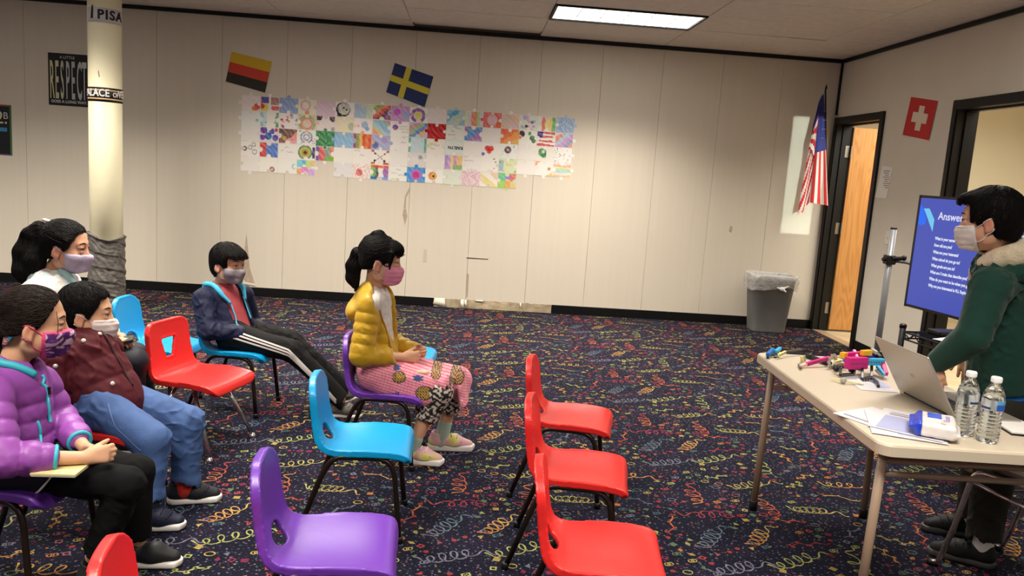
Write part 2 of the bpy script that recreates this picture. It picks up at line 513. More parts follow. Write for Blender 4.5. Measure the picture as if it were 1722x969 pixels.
def carpet_mat():
    m = bpy.data.materials.new('confetti carpet'); m.use_nodes = True; nt = m.node_tree; b = nt.nodes['Principled BSDF']
    b.inputs['Roughness'].default_value = 0.95; b.inputs['Specular IOR Level'].default_value = 0.12
    tc = nt.nodes.new('ShaderNodeTexCoord')
    n1 = nt.nodes.new('ShaderNodeTexNoise'); n1.inputs['Scale'].default_value = 5.5; n1.inputs['Detail'].default_value = 5
    nt.links.new(tc.outputs['Object'], n1.inputs['Vector'])
    r1 = nt.nodes.new('ShaderNodeValToRGB'); e = r1.color_ramp.elements
    e[0].position = 0.36; e[0].color = rgba((13, 15, 29)); e[1].position = 0.66; e[1].color = rgba((24, 21, 38))
    nt.links.new(n1.outputs['Fac'], r1.inputs['Fac'])
    last = r1.outputs['Color']
    for sc, th, cols in ((30, 0.12, [(80, 86, 106), (98, 98, 114), (60, 74, 90), (98, 76, 98)]),
                         (48, 0.11, [(52, 58, 78), (60, 52, 72), (68, 72, 84), (46, 58, 68)])):
        vo = nt.nodes.new('ShaderNodeTexVoronoi'); vo.voronoi_dimensions = '2D'; vo.inputs['Scale'].default_value = sc
        nt.links.new(tc.outputs['Object'], vo.inputs['Vector'])
        lt = nt.nodes.new('ShaderNodeMath'); lt.operation = 'LESS_THAN'; lt.inputs[1].default_value = th
        nt.links.new(vo.outputs['Distance'], lt.inputs[0])
        sp = nt.nodes.new('ShaderNodeSeparateColor'); nt.links.new(vo.outputs['Color'], sp.inputs[0])
        cr = nt.nodes.new('ShaderNodeValToRGB'); cr.color_ramp.interpolation = 'CONSTANT'
        while len(cr.color_ramp.elements) < len(cols): cr.color_ramp.elements.new(0.5)
        for i, c in enumerate(cols): cr.color_ramp.elements[i].position = i / len(cols); cr.color_ramp.elements[i].color = rgba(c)
        nt.links.new(sp.outputs[0], cr.inputs['Fac'])
        mx = nt.nodes.new('ShaderNodeMix'); mx.data_type = 'RGBA'
        nt.links.new(lt.outputs[0], mx.inputs['Factor']); nt.links.new(last, mx.inputs[6]); nt.links.new(cr.outputs['Color'], mx.inputs[7])
        last = mx.outputs[2]
    nt.links.new(last, b.inputs['Base Color'])
    n2 = nt.nodes.new('ShaderNodeTexNoise'); n2.inputs['Scale'].default_value = 320
    nt.links.new(tc.outputs['Object'], n2.inputs['Vector'])
    bp = nt.nodes.new('ShaderNodeBump'); bp.inputs['Strength'].default_value = 0.5; bp.inputs['Distance'].default_value = 0.003
    nt.links.new(n2.outputs['Fac'], bp.inputs['Height']); nt.links.new(bp.outputs[0], b.inputs['Normal'])
    return m
m_carpet = carpet_mat()
m_print = mat('carpet print', attr=True, rough=0.95, spec=0.1, var=0.22, vscale=60)

# floor
floor = part('floor', boxg(((LX + RX + 0.06) / 2, (BY + D) / 2, -0.05), ((RX + 0.06 - LX) / 2, (D - BY) / 2 + 0.1, 0.05)), m_carpet, None, kind='structure')

# woven confetti print of the carpet: coils, squiggles, rings, triangles, diamonds, squares
def carpet_print():
    rg = random.Random(11); TS = 1.08
    CL = {'yg': (176, 180, 96), 'or': (214, 134, 58), 'ye': (206, 176, 84), 'rd': (186, 62, 62), 'mg': (150, 46, 84),
          'gy': (128, 128, 148), 'gn': (110, 140, 104), 'te': (84, 120, 130), 'pk': (170, 96, 104)}
    V, F, K = [], [], []
    def rib(pts, w, c0, c1):
        pts = np.asarray(pts); t = np.gradient(pts, axis=0); t /= np.linalg.norm(t, axis=1)[:, None] + 1e-9
        nrm_ = np.stack([-t[:, 1], t[:, 0]], 1); n = len(pts); b0 = len(V)
        for i in range(n):
            ww = w * (0.75 + 0.25 * math.sin(i * 0.9)) / 2
            f = i / (n - 1); cc = lin(np.array(c0) * (1 - f) + np.array(c1) * f)
            V.append(pts[i] + nrm_[i] * ww); V.append(pts[i] - nrm_[i] * ww); K.append(cc); K.append(cc)
        for i in range(n - 1): F.append((b0 + 2 * i, b0 + 2 * i + 1, b0 + 2 * i + 3, b0 + 2 * i + 2))
    def poly(pts, c):
        b0 = len(V)
        for p in pts: V.append(np.array(p)); K.append(lin(c) * .75)
        F.append(tuple(range(b0, b0 + len(pts))))
    def rot(p, a, o):
        ca, sa = math.cos(a), math.sin(a); p = np.asarray(p)
        return np.stack([p[:, 0] * ca - p[:, 1] * sa + o[0], p[:, 0] * sa + p[:, 1] * ca + o[1]], 1)
    def coil(o, a, c0, c1, L=0.20, loops=5, r=0.030, tail=0.065):
        t = np.linspace(0, 1, 74); ang = t * loops * 6.283
        x = L * t + r * 0.75 * np.cos(ang) ; y = r * (0.75 + 0.4 * np.sin(t * 3.1)) * np.sin(ang) + 0.35 * L * (t - 0.5)
        s = np.linspace(0, 1, 14)[1:]
        xt = x[-1] + tail * s; yt = y[-1] + 0.018 * np.sin(s * 5.5)
        x0 = x[0] - tail * s[::-1]; y0 = y[0] - 0.02 * np.sin(s[::-1] * 4.5)
        rib(rot(np.stack([np.r_[x0, x, xt], np.r_[y0, y, yt]], 1), a, o), 0.0080, c0, c1)
    def wave(o, a, c0, c1, L=0.20, A_=0.018, n=2.5):
        t = np.linspace(0, 1, 34)
        rib(rot(np.stack([L * (t - .5) + 0.016 * np.sin(t * n * 12.56), A_ * np.sin(t * n * 6.283) * (0.5 + t)], 1), a, o), 0.0085, c0, c1)
    def ring(o, r, c, w=0.0055, n=14, sx=1.0):
        t = np.linspace(0, 6.2832, n + 1); rib(np.stack([o[0] + r * sx * np.cos(t), o[1] + r * np.sin(t)], 1), w, c, c)
    def sq(o, s, a, c, w=0.006):
        p = rot(np.array([(-s, -s), (s, -s), (s, s), (-s, s), (-s, -s)]), a, o)
        q = rot(np.array([(-s, -s), (s, -s), (s, s), (-s, s), (-s, -s)]) * (1 - w / s), a, o); b0 = len(V)
        for i in range(5):
            V.append(p[i]); V.append(q[i]); K.append(lin(c)); K.append(lin(c))
        for i in range(4): F.append((b0 + 2 * i, b0 + 2 * i + 2, b0 + 2 * i + 3, b0 + 2 * i + 1))
    pts = []
    def place(rad, tries=500):
        for _ in range(tries):
            p = (rg.random() * TS, rg.random() * TS)
            ok = True
            for (q, rr) in pts:
                dx = abs(p[0] - q[0]); dx = min(dx, TS - dx); dy = abs(p[1] - q[1]); dy = min(dy, TS - dy)
                if dx * dx + dy * dy < (rad + rr) ** 2: ok = False; break
            if ok: pts.append((p, rad)); return p
        return None
    cs = [('yg', 'yg'), ('or', 'ye'), ('rd', 'or'), ('mg', 'rd'), ('gy', 'gy'), ('ye', 'or'), ('yg', 'ye'), ('gy', 'te'), ('or', 'rd'), ('ye', 'yg')]
    for i in range(11):
        p = place(0.098)
        if p is None: continue
        c0, c1 = cs[i % len(cs)]
        a = rg.choice([0.25, 0.45, 0.15, 0.6, -0.5, 2.9, 1.2]) + rg.uniform(-0.2, 0.2)
        coil((p[0] - 0.11 * math.cos(a), p[1] - 0.11 * math.sin(a)), a, CL[c0], CL[c1], loops=rg.choice([4, 5, 3]), L=rg.uniform(0.13, 0.20))
    for i in range(11):
        p = place(0.07)
        if p is None: continue
        c0, c1 = cs[(i * 3 + 1) % len(cs)]
        wave(p, rg.uniform(0, 6.28), CL[c0], CL[c1], L=rg.uniform(0.12, 0.2), n=rg.choice([1.5, 2, 2.5]))
    keys = list(CL)
    for i in range(125):
        p = place(0.021, 200)
        if p is None: continue
        c = CL[rg.choice(keys)]; k = rg.randrange(9); a = rg.uniform(0, 6.28)
        if k == 0: ring(p, 0.015, c, sx=1.2)
        elif k == 1: ring(p, 0.011, c); ring((p[0] + 0.012, p[1] + 0.004), 0.011, c)
        elif k == 2: poly(rot(np.array([(-0.015, -0.009), (0.017, -0.006), (0, 0.014)]), a, p), c)
        elif k == 3: poly(rot(np.array([(-0.017, 0), (0, -0.011), (0.017, 0), (0, 0.011)]), a, p), c)
        elif k == 4: sq(p, 0.0125, a, c)
        elif k == 5: sq(p, 0.011, 0.3, c); sq((p[0] + 0.012, p[1] + 0.006), 0.011, 0.3, c)
        elif k == 6: poly([(p[0] + 0.011 * math.cos(t), p[1] + 0.011 * math.sin(t)) for t in np.linspace(0, 5.6, 9)], CL['rd'])
        elif k == 7: poly(rot(np.array([(-0.013, -0.013), (0.013, -0.013), (0.013, 0.013), (-0.013, 0.013)]), a, p), CL[rg.choice(['or', 'gn', 'mg', 'ye'])])
        else: poly(rot(np.array([(-0.01, -0.012), (0.014, -0.004), (0.0, 0.016)]), a, p), CL[rg.choice(['gn', 'yg', 'rd'])])
    for i in range(300):
        p = place(0.008, 60)
        if p is None: continue
        c = CL[rg.choice(keys)]; r = rg.uniform(0.003, 0.0062)
        poly([(p[0] + r * math.cos(t), p[1] + r * math.sin(t)) for t in (0, 1.05, 2.1, 3.14, 4.2, 5.24)], np.array(c) * 0.85)
    V = np.array(V); K = np.array(K); n = len(V)
    AV, AF, AK = [], [], []; off = 0
    for ix in range(-5, 4):
        for iy in range(0, 8):
            o = np.array([ix * TS, iy * TS])
            AV.append(V + o); AK.append(K); AF += [tuple(i + off for i in f) for f in F]; off += n
    P = np.vstack(AV)
    AK = np.vstack(AK); g = AK.mean(1, keepdims=True); AK = (g + (AK - g) * .88) * .62
    return np.column_stack([P, np.full(len(P), 0.0006)]), AF, AK
pv, pf, pk = carpet_print()
# keep the print inside the room
keepv = (pv[:, 1] < D - 0.02) & (pv[:, 0] < RX - 0.02) & (pv[:, 1] > 0.5)
pf = [f for f in pf if all(keepv[list(f)])]
part('carpet_print', (pv, pf, pk), m_print, floor, kind='stuff')

# back wall with separate vinyl wrapped panels
wall_back = part('wall_back', boxg(((LX + RX) / 2, D + 0.10, HC / 2), ((RX - LX) / 2 + 0.2, 0.088, HC / 2 + 0.05)), mat('panel backing', (120, 110, 98), 0.9), None, kind='structure')
seams = [-0.031 + (0.602 if k > 0 else 0.616) * k for k in range(-11, 6)] + [RX + 0.0]
seams = [LX] + [s for s in seams if LX < s < RX - 0.1] + [RX]
for a, b in zip(seams[:-1], seams[1:]):
    part('panel', boxg(((a + b) / 2, D + 0.006, HC / 2), ((b - a) / 2 - 0.0009, 0.006, HC / 2), bev=0.0022), m_panel, wall_back)
# torn and peeled spots of the panels
def wpt(p): return A(p[0], D - 0.0015, p[2])
def patch(pts, m, th=0.0012, name='peeled_patch'):
    part(name, polyg([wpt(p) for p in pts], (0, -1, 0), th), m, wall_back)
m_stain = mat('worn vinyl', (178, 160, 140), 0.7, var=0.12, vscale=30)
m_crack = mat('open crack', (96, 80, 64), 0.8)
patch([A(-0.655, 7.915, 1.181), A(-0.692, 7.915, 1.096), A(-0.698, 7.915, 0.978), A(-0.680, 7.915, 0.967), A(-0.680, 7.915, 1.085), A(-0.647, 7.915, 1.146)], m_stain)
patch([A(-0.698, 7.915, 0.966), A(-0.707, 7.915, 0.906), A(-0.679, 7.915, 0.813), A(-0.659, 7.915, 0.897), A(-0.674, 7.915, 0.968)], m_stain)
patch([A(-2.237, 7.915, 0.630), A(-2.259, 7.915, 0.403), A(-2.268, 7.915, 0.186), A(-2.243, 7.915, 0.140), A(-2.143, 7.915, 0.116), A(-2.199, 7.915, 0.287)], m_stain)
patch([A(-2.267, 7.915, 0.138), A(-2.249, 7.915, 0.118), A(-2.137, 7.915, 0.104), A(-2.149, 7.915, 0.127)], m_curl, 0.006, 'curled_edge')
patch([A(-0.031, 7.915, 0.366), A(-0.025, 7.915, 0.115), A(-0.010, 7.915, 0.116), A(-0.012, 7.915, 0.349)], m_stain)
patch([A(-0.046, 7.915, 0.523), A(-0.045, 7.915, 0.513), A(0.174, 7.915, 0.514), A(0.174, 7.915, 0.521)], m_crack)
patch([A(2.613, 7.915, 1.018), A(2.607, 7.915, 0.957), A(2.633, 7.915, 0.946), A(2.639, 7.915, 1.001)], m_stain)
patch([A(-0.477, 7.915, 0.580), A(-0.483, 7.915, 0.453), A(-0.447, 7.915, 0.455), A(-0.447, 7.915, 0.576)], mat('old tape mark', (200, 190, 170), 0.7))

# baseboard pieces, bare strip where one piece is missing
bx0 = [LX, A(-2.801, 7.915, 0.009)[0], A(-1.692, 7.915, 0.015)[0], A(-0.351, 7.915, 0.004)[0]]
bx1 = [A(0.850, 7.915, 0.013)[0], A(2.065, 7.915, 0.022)[0], RX - 0.002]
BH = 0.088
baseb = thing('baseboard_back', None, None, (0, D, 0), kind='structure')
def bstrip(a, b, th=0.009, dz=0.0):
    part('base_strip', boxg(((a + b) / 2, D - th / 2, BH / 2 + 0.0015), ((b - a) / 2 - 0.001, th / 2, BH / 2 + dz), bev=0.0015), m_blackrub, baseb)
bstrip(bx0[0], bx0[1]); bstrip(bx0[1], bx0[2]); bstrip(bx0[2], bx0[3], 0.012); bstrip(bx1[0], bx1[1]); bstrip(bx1[1], bx1[2])
# rough strip
def rough_strip(x0, x1, z1):
    nx, nz = 60, 9; rg = np.random.RandomState(3); V = []; F = []
    for i in range(nx + 1):
        for j in range(nz + 1):
            x = x0 + (x1 - x0) * i / nx; z = 0.002 + (z1 - 0.002) * j / nz
            V.append((x, D - 0.0015 - abs(rg.randn()) * 0.0022, z + (rg.randn() * 0.002 if j == nz else 0)))
    for i in range(nx):
        for j in range(nz):
            a = i * (nz + 1) + j; F.append((a, a + nz + 1, a + nz + 2, a + 1))
    return np.array(V), F
part('bare_drywall', rough_strip(bx0[3], bx1[0], BH), m_bare, baseb, True)
def curl(x0, z0, w, h, d, name='curled_flap'):
    V = []; F = []; n = 8
    for i in range(n + 1):
        t = i / n
        for j in range(5):
            s = j / 4; V.append((x0 + w * s + 0.3 * w * t * (s - .5), D - 0.004 - d * math.sin(t * 2.4) * (0.4 + 0.6 * s), z0 - h * t * (0.75 + 0.25 * s)))
    for i in range(n):
        for j in range(4): F.append((i * 5 + j, i * 5 + j + 1, i * 5 + j + 6, i * 5 + j + 5))
    part(name, (np.array(V), F), m_curl, baseb, True)
curl(A(-0.343, 7.915, 0.066)[0], 0.092, 0.10, 0.08, 0.03); curl(A(-0.078, 7.915, 0.081)[0], 0.09, 0.03, 0.085, 0.05); curl(A(-0.040, 7.915, 0.065)[0], 0.088, 0.02, 0.07, 0.04)
curl(A(0.525, 7.915, 0.074)[0], 0.09, 0.012, 0.05, 0.03); curl(A(0.075, 7.915, 0.060)[0], 0.092, 0.07, 0.012, 0.015)

# ceiling: slab above, single lay-in tiles, grid
ceiling = part('ceiling', boxg(((LX + RX) / 2, (BY + D) / 2, HC + 0.12), ((RX - LX) / 2 + 0.2, (D - BY) / 2 + 0.2, 0.05)), m_plenum, None, kind='structure')
rgc = random.Random(5)
fixset = set(FIXTURES)
for gi in range(-6, 4):
    for gj in range(-1, 19):
        x0, x1 = GX + 1.22 * gi, GX + 1.22 * (gi + 1); y1, y0 = GY - 0.61 * gj, GY - 0.61 * (gj + 1)
        x0, x1 = max(x0, LX), min(x1, RX); y0, y1 = max(y0, BY), min(y1, D)
        if x1 - x0 < 0.02 or y1 - y0 < 0.02 or (gi, gj) in fixset: continue
        g = boxg(((x0 + x1) / 2, (y0 + y1) / 2, HC + 0.009), ((x1 - x0) / 2 - 0.0028, (y1 - y0) / 2 - 0.0028, 0.008), bev=0.0018)
        v = g[0]
        v[:, 2] += rgc.uniform(-0.0012, 0.0012)
        if (gi, gj) == (0, -1): v[:, 2] += 0.028 * np.clip((v[:, 1] - y0) / (y1 - y0), 0, 1) * 0 + 0.022 * (v[:, 1] > (y0 + y1) / 2)
        if (gi, gj) == (0, 0): v[:, 2] -= 0.012 * (v[:, 1] > (y0 + y1) / 2) * (v[:, 0] < (x0 + x1) / 2)
        if (gi, gj) == (2, 0): v[:, 2] -= 0.006 * (v[:, 0] > (x0 + x1) / 2)
        part('ceiling_tile', g, m_tile, ceiling)
gr = []
for gi in range(-5, 5):
    x = GX + 1.22 * gi
    if LX < x < RX: gr.append(boxg((x, (BY + D) / 2, HC + 0.0125), (0.010, (D - BY) / 2, 0.0035)))
for gj in range(0, 19):
    y = GY - 0.61 * gj
    if BY < y < D: gr.append(boxg(((LX + RX) / 2, y, HC + 0.0135), ((RX - LX) / 2, 0.010, 0.0025)))
part('ceiling_grid', join(gr), mat('grid metal', (120, 110, 98), 0.6), ceiling)

# fluorescent troffers
m_lens = mat('lit lens', (255, 255, 255), 0.5, emit=(255, 250, 240), estr=2.6)
m_louver = mat('louver', (235, 235, 230), 0.35)
n = 0
for (gi, gj) in FIXTURES:
    cx, cy = GX + 1.22 * gi + 0.61, GY - 0.61 * gj - 0.305
    lab = 'lit fluorescent ceiling panel set between ceiling tiles above the mural wall' if (gi, gj) == (1, 1) else 'assumed fluorescent ceiling panel outside the view over the room'
    t = thing('ceiling_light', lab, 'light', (cx, cy, HC), group=None if (gi, gj) == (1, 1) else 'ceiling panels outside the view')
    fr = [boxg((cx, cy + s * 0.293, HC - 0.002), (0.605, 0.010, 0.010)) for s in (-1, 1)] + [boxg((cx + s * 0.597, cy, HC - 0.002), (0.010, 0.285, 0.010)) for s in (-1, 1)]
    part('frame', join(fr), m_black, t)
    part('housing', boxg((cx, cy, HC + 0.03), (0.6, 0.295, 0.012)), m_louver, t)
    part('diffuser', boxg((cx, cy, HC + 0.006), (0.59, 0.285, 0.004)), m_lens, t)
    for k in range(1, 6): part('divider', boxg((cx - 0.587 + 1.174 * k / 6, cy, HC + 0.001), (0.0025, 0.283, 0.006)), m_louver, t)
    for k in range(1, 3): part('divider', boxg((cx, cy - 0.283 + 0.566 * k / 3, HC + 0.001), (0.587, 0.0025, 0.006)), m_louver, t)

# trims
part('trim_back', boxg(((LX + RX) / 2, D - 0.010, HC - 0.019), ((RX - LX) / 2, 0.010, 0.018), bev=0.002), m_black, None, kind='structure')
part('trim_right', boxg((RX - 0.010, (BY + D) / 2, HC - 0.019), (0.010, (D - BY) / 2, 0.018), bev=0.002), m_black, None, kind='structure')
part('trim_corner', boxg((RX - 0.010, D - 0.010, (2.165 + HC) / 2), (0.010, 0.010, (HC - 2.165) / 2 - 0.02)), m_black, None, kind='structure')

# right wall with two door openings
WT = 0.14
O1 = (6.99, 7.862, 2.105); O2 = (4.86, 5.872, 2.11)
segs = [boxg((RX + WT / 2, (BY + O2[0]) / 2, HC / 2), (WT / 2, (O2[0] - BY) / 2, HC / 2)),
        boxg((RX + WT / 2, (O2[1] + O1[0]) / 2, HC / 2), (WT / 2, (O1[0] - O2[1]) / 2, HC / 2)),
        boxg((RX + WT / 2, (O1[1] + D + 0.1) / 2, HC / 2), (WT / 2, (D + 0.1 - O1[1]) / 2, HC / 2)),
        boxg((RX + WT / 2, (O1[0] + O1[1]) / 2, (O1[2] + HC) / 2), (WT / 2, (O1[1] - O1[0]) / 2, (HC - O1[2]) / 2)),
        boxg((RX + WT / 2, (O2[0] + O2[1]) / 2, (O2[2] + HC) / 2), (WT / 2, (O2[1] - O2[0]) / 2, (HC - O2[2]) / 2))]
part('wall_right', join(segs), m_wallr, None, kind='structure')
br = thing('baseboard_right', None, None, (RX, 6.4, 0), kind='structure')
for a, b in ((O2[1] + 0.06, O1[0] - 0.055), (BY, O2[0] - 0.06)):
    part('base_strip', boxg((RX - 0.006, (a + b) / 2, 0.045), (0.006, (b - a) / 2, 0.044), bev=0.0015), m_blackrub, br)

def door_frame(name, O):
    t = thing(name, None, None, (RX, (O[0] + O[1]) / 2, 0), kind='structure')
    y0, y1, zt = O; fw = 0.055
    for nm, y in (('jamb', y0), ('jamb', y1)):
        s = -1 if y == y0 else 1
        g = [boxg((RX + WT / 2, y - s * 0.009, zt / 2), (WT / 2 + 0.012, 0.009, zt / 2)),
             boxg((RX - 0.011, y + s * fw / 2 - s * 0.009, zt / 2 + fw / 2), (0.011, fw / 2 + 0.004 if s < 0 else fw / 2 - 0.003, zt / 2 + fw / 2 - 0.001), bev=0.002),
             boxg((RX + WT * 0.52, y - s * 0.024, zt / 2), (0.022, 0.008, zt / 2))]
        part(nm, join(g), m_black, t)
    g = [boxg((RX + WT / 2, (y0 + y1) / 2, zt - 0.009), (WT / 2 + 0.012, (y1 - y0) / 2, 0.009)),
         boxg((RX - 0.0112, (y0 + y1) / 2, zt + fw / 2 - 0.009), (0.0112, (y1 - y0) / 2, fw / 2 + 0.006), bev=0.002),
         boxg((RX + WT * 0.52, (y0 + y1) / 2, zt - 0.024), (0.022, (y1 - y0) / 2, 0.008))]
    part('door_head', join(g), m_black, t)
    return t
d1 = door_frame('door_1', O1); d2 = door_frame('door_2', O2)
# wooden leaf of door_1 standing open into the next room
def wood_mat():
    m = bpy.data.materials.new('oak veneer'); m.use_nodes = True; nt = m.node_tree; b = nt.nodes['Principled BSDF']
    b.inputs['Roughness'].default_value = 0.38
    tc = nt.nodes.new('ShaderNodeTexCoord'); mp = nt.nodes.new('ShaderNodeMapping'); mp.inputs['Scale'].default_value = (7, 7, 0.55)
    nt.links.new(tc.outputs['Object'], mp.inputs[0])
    n1 = nt.nodes.new('ShaderNodeTexNoise'); n1.inputs['Scale'].default_value = 1.3; n1.inputs['Detail'].default_value = 2; n1.inputs['Distortion'].default_value = 0.6
    nt.links.new(mp.outputs[0], n1.inputs[0])
    w = nt.nodes.new('ShaderNodeMath'); w.operation = 'MULTIPLY'; w.inputs[1].default_value = 70; nt.links.new(n1.outputs['Fac'], w.inputs[0])
    s = nt.nodes.new('ShaderNodeMath'); s.operation = 'SINE'; nt.links.new(w.outputs[0], s.inputs[0])
    r = nt.nodes.new('ShaderNodeValToRGB'); r.color_ramp.elements[0].position = 0.0; r.color_ramp.elements[0].color = rgba((182, 126, 66))
    r.color_ramp.elements[1].position = 0.9; r.color_ramp.elements[1].color = rgba((198, 142, 80))
    mm = nt.nodes.new('ShaderNodeMapRange'); mm.inputs['From Min'].default_value = -1; nt.links.new(s.outputs[0], mm.inputs[0])
    nt.links.new(mm.outputs[0], r.inputs[0]); nt.links.new(r.outputs[0], b.inputs['Base Color'])
    return m
m_wood = wood_mat(); m_steel = mat('brushed steel', (170, 165, 155), 0.35, 1.0); m_chrome = mat('chrome', (225, 222, 220), 0.24, 1.0)
LEAFX = RX + WT + 0.012
part('door_leaf', boxg((LEAFX + 0.43, 7.838, 1.045), (0.43, 0.020, 1.025), bev=0.002), m_wood, d1)
for z in (1.83, 1.06, 0.24):
    part('hinge', join([boxg((RX + WT - 0.035, 7.8405, z), (0.034, 0.003, 0.057)), tubeg([(LEAFX - 0.006, 7.812, z - 0.057), (LEAFX - 0.006, 7.812, z + 0.057)], 0.008)]), m_steel, d1)
part('threshold', boxg((RX + 0.04, (O1[0] + O1[1]) / 2, 0.003), (0.05, 0.43, 0.003)), mat('threshold', (150, 132, 104), 0.5), d1)
# the room behind
m_cream = mat('cream wall beyond', (224, 215, 192), 0.7); m_tanfl = mat('tan floor tile', (178, 160, 128), 0.5, var=0.12, vscale=6)
part('floor_next_room', boxg((RX + 1.6, 6.0, -0.051), (1.54, 3.2, 0.05)), m_tanfl, None, kind='structure')
nx = [boxg((RX + 3.1, 6.0, HC / 2), (0.05, 3.3, HC / 2)), boxg((RX + 1.6, 9.2, HC / 2), (1.5, 0.05, HC / 2)), boxg((RX + 1.6, 2.8, HC / 2), (1.5, 0.05, HC / 2))]
part('wall_next_room', join(nx), m_cream, None, kind='structure')
part('ceiling_next_room', boxg((RX + 1.65, 6.0, HC + 0.06), (1.5, 3.3, 0.05)), m_tile, None, kind='structure')

# ------------------------------------------------------------ pillar
PX, PY, PR = A(-3.110, 6.850, 1.373)[0], 6.85, 0.1275
m_pillar = mat('cream pillar paint', (240, 233, 200), 0.45, var=0.04, vscale=4)
m_ducttape = mat('grey tape wrap', (92, 88, 84), 0.5, var=0.35, vscale=14, bump=0.7, bscale=30, spec=0.5)
pil = part('pillar', latheg([(PR, 0), (PR, HC)], 48, (PX, PY, 0)), m_pillar, None, True, kind='structure')
prg = np.random.RandomState(8)
def wrap_mesh():
    ns, nz = 130, 90; z1 = 0.655; V = []; F = []
    gg = np.array([[(math.cos(6.2832 * i / ns) * .15, math.sin(6.2832 * i / ns) * .15, z1 * j / nz) for i in range(ns)] for j in range(nz + 1)]).reshape(-1, 3)
    wz = ((1 - np.abs(wav(gg * A(1, 1, 2.2), 45, 3))) ** 3 * .6 + .25 * wav(gg, 110, 6)).reshape(nz + 1, ns)
    for j in range(nz + 1):
        for i in range(ns):
            a = 6.2832 * i / ns; t = j / nz
            z = z1 * t + (0.03 * math.sin(a * 1 - 1.0) + 0.012 * math.sin(3 * a + 2)) * t
            q = A(math.cos(a) * .15, math.sin(a) * .15, z)
            bnd = t * 5.3 + .35 * math.sin(a + 1.0) + .18 * math.sin(2 * a); stp = bnd - math.floor(bnd)
            w = 0.007 * (1 - stp) ** 3 + 0.010 * wz[j, i]
            r = PR + 0.012 + w + 0.012 * max(0, t - 0.95) / 0.05
            V.append((PX + r * math.cos(a), PY + r * math.sin(a), z))
    for j in range(nz):
        for i in range(ns):
            F.append((j * ns + i, j * ns + (i + 1) % ns, (j + 1) * ns + (i + 1) % ns, (j + 1) * ns + i))
    b = (nz) * ns
    for i in range(ns):
        a = 6.2832 * i / ns; V.append((PX + (PR + 0.001) * math.cos(a), PY + (PR + 0.001) * math.sin(a), V[b + i][2] - 0.004))
    for i in range(ns): F.append((b + i, b + (i + 1) % ns, b + ns + (i + 1) % ns, b + ns + i))
    return np.array(V), F
part('tape_wrap', wrap_mesh(), m_ducttape, pil, True)
def band(z0, z1, m, r, a0=0, a1=6.2832, n=64, name='paper_band', tilt=0.0):
    V = []; F = []
    for i in range(n + 1):
        a = a0 + (a1 - a0) * i / n; dz = tilt * (a - (a0 + a1) / 2)
        for (rr, z) in ((r, z0), (r, z1), (r - 0.0012, z1), (r - 0.0012, z0)):
            V.append((PX + rr * math.cos(a), PY + rr * math.sin(a), z + dz))
    for i in range(n):
        for k in range(4): F.append((i * 4 + k, i * 4 + 4 + k, i * 4 + 4 + (k + 1) % 4, i * 4 + (k + 1) % 4))
    return part(name, (np.array(V), F), m, pil, True)
m_white = mat('white paper', (232, 230, 226), 0.7); m_ink = mat('black ink', (14, 13, 14), 0.6); m_silver = mat('pale grey paper', (196, 192, 196), 0.6, var=0.05, vscale=12)
aC = math.atan2(-PY, -PX)           # side of the pillar that faces the camera
za, zb = A(-3.032, 6.700, 2.492)[2], A(-3.033, 6.700, 2.377)[2]
band(zb, za, m_silver, PR + 0.0022, aC - 1.25, aC + 1.35, 40)
text('sign_text', 'PISA', 0.100, m_ink, pil, (0, 0, zb + 0.028), None, None, bend=(PX, PY, PR + 0.0055, aC - 0.42), space=1.15, bold=0.0035)
# small leaning tower mark
tw = []
for k in range(5): tw.append((k * 0.018, 0.012 - 0.0006 * k))
tv = []
for (z, w) in tw + [(0.095, 0.006), (0.105, 0.003)]:
    for s in (-1, 1):
        a = aC - 0.78 + (s * w + z * 0.06) / PR; tv.append((PX + (PR + 0.0048) * math.cos(a), PY + (PR + 0.0048) * math.sin(a), zb + 0.026 + z))
part('tower_mark', (np.array(tv), [(2 * i, 2 * i + 1, 2 * i + 3, 2 * i + 2) for i in range(len(tv) // 2 - 1)]), m_ink, pil)
zc, zd = A(-3.037, 6.700, 1.865)[2], A(-3.038, 6.700, 1.751)[2]
m_gold = mat('gold line', (206, 170, 120), 0.5)
band(zd, zc, m_ink, PR + 0.0022, name='banner_band')
for z in (zd + 0.022, zc - 0.022): band(z - 0.006, z + 0.006, m_gold, PR + 0.003, name='gold_line')
t1 = text('sign_text', 'PALACE', 0.082, m_white, pil, (0, 0, zd + 0.043), None, None, sx=0.82, bend=(PX, PY, PR + 0.0055, aC - 1.56), bold=0.002)
text('sign_text', 'OF', 0.052, m_white, pil, (0, 0, zd + 0.043), None, None, sx=0.8, bend=(PX, PY, PR + 0.0055, aC + 0.42), bold=0.001)
text('sign_text', 'VERSAILLES', 0.082, m_white, pil, (0, 0, zd + 0.043), None, None, sx=0.72, bend=(PX, PY, PR + 0.0055, aC + 0.80), bold=0.002)
part('wall_scuff', polyg([(PX + (PR + .0006) * math.cos(aC + a), PY + (PR + .0006) * math.sin(aC + a), z) for a, z in ((-.42, 1.985), (-.36, 1.94), (-.31, 1.95), (-.38, 2.0))], (0, -1, 0), 0.0006), mat('scuff', (150, 140, 112), .7), pil)

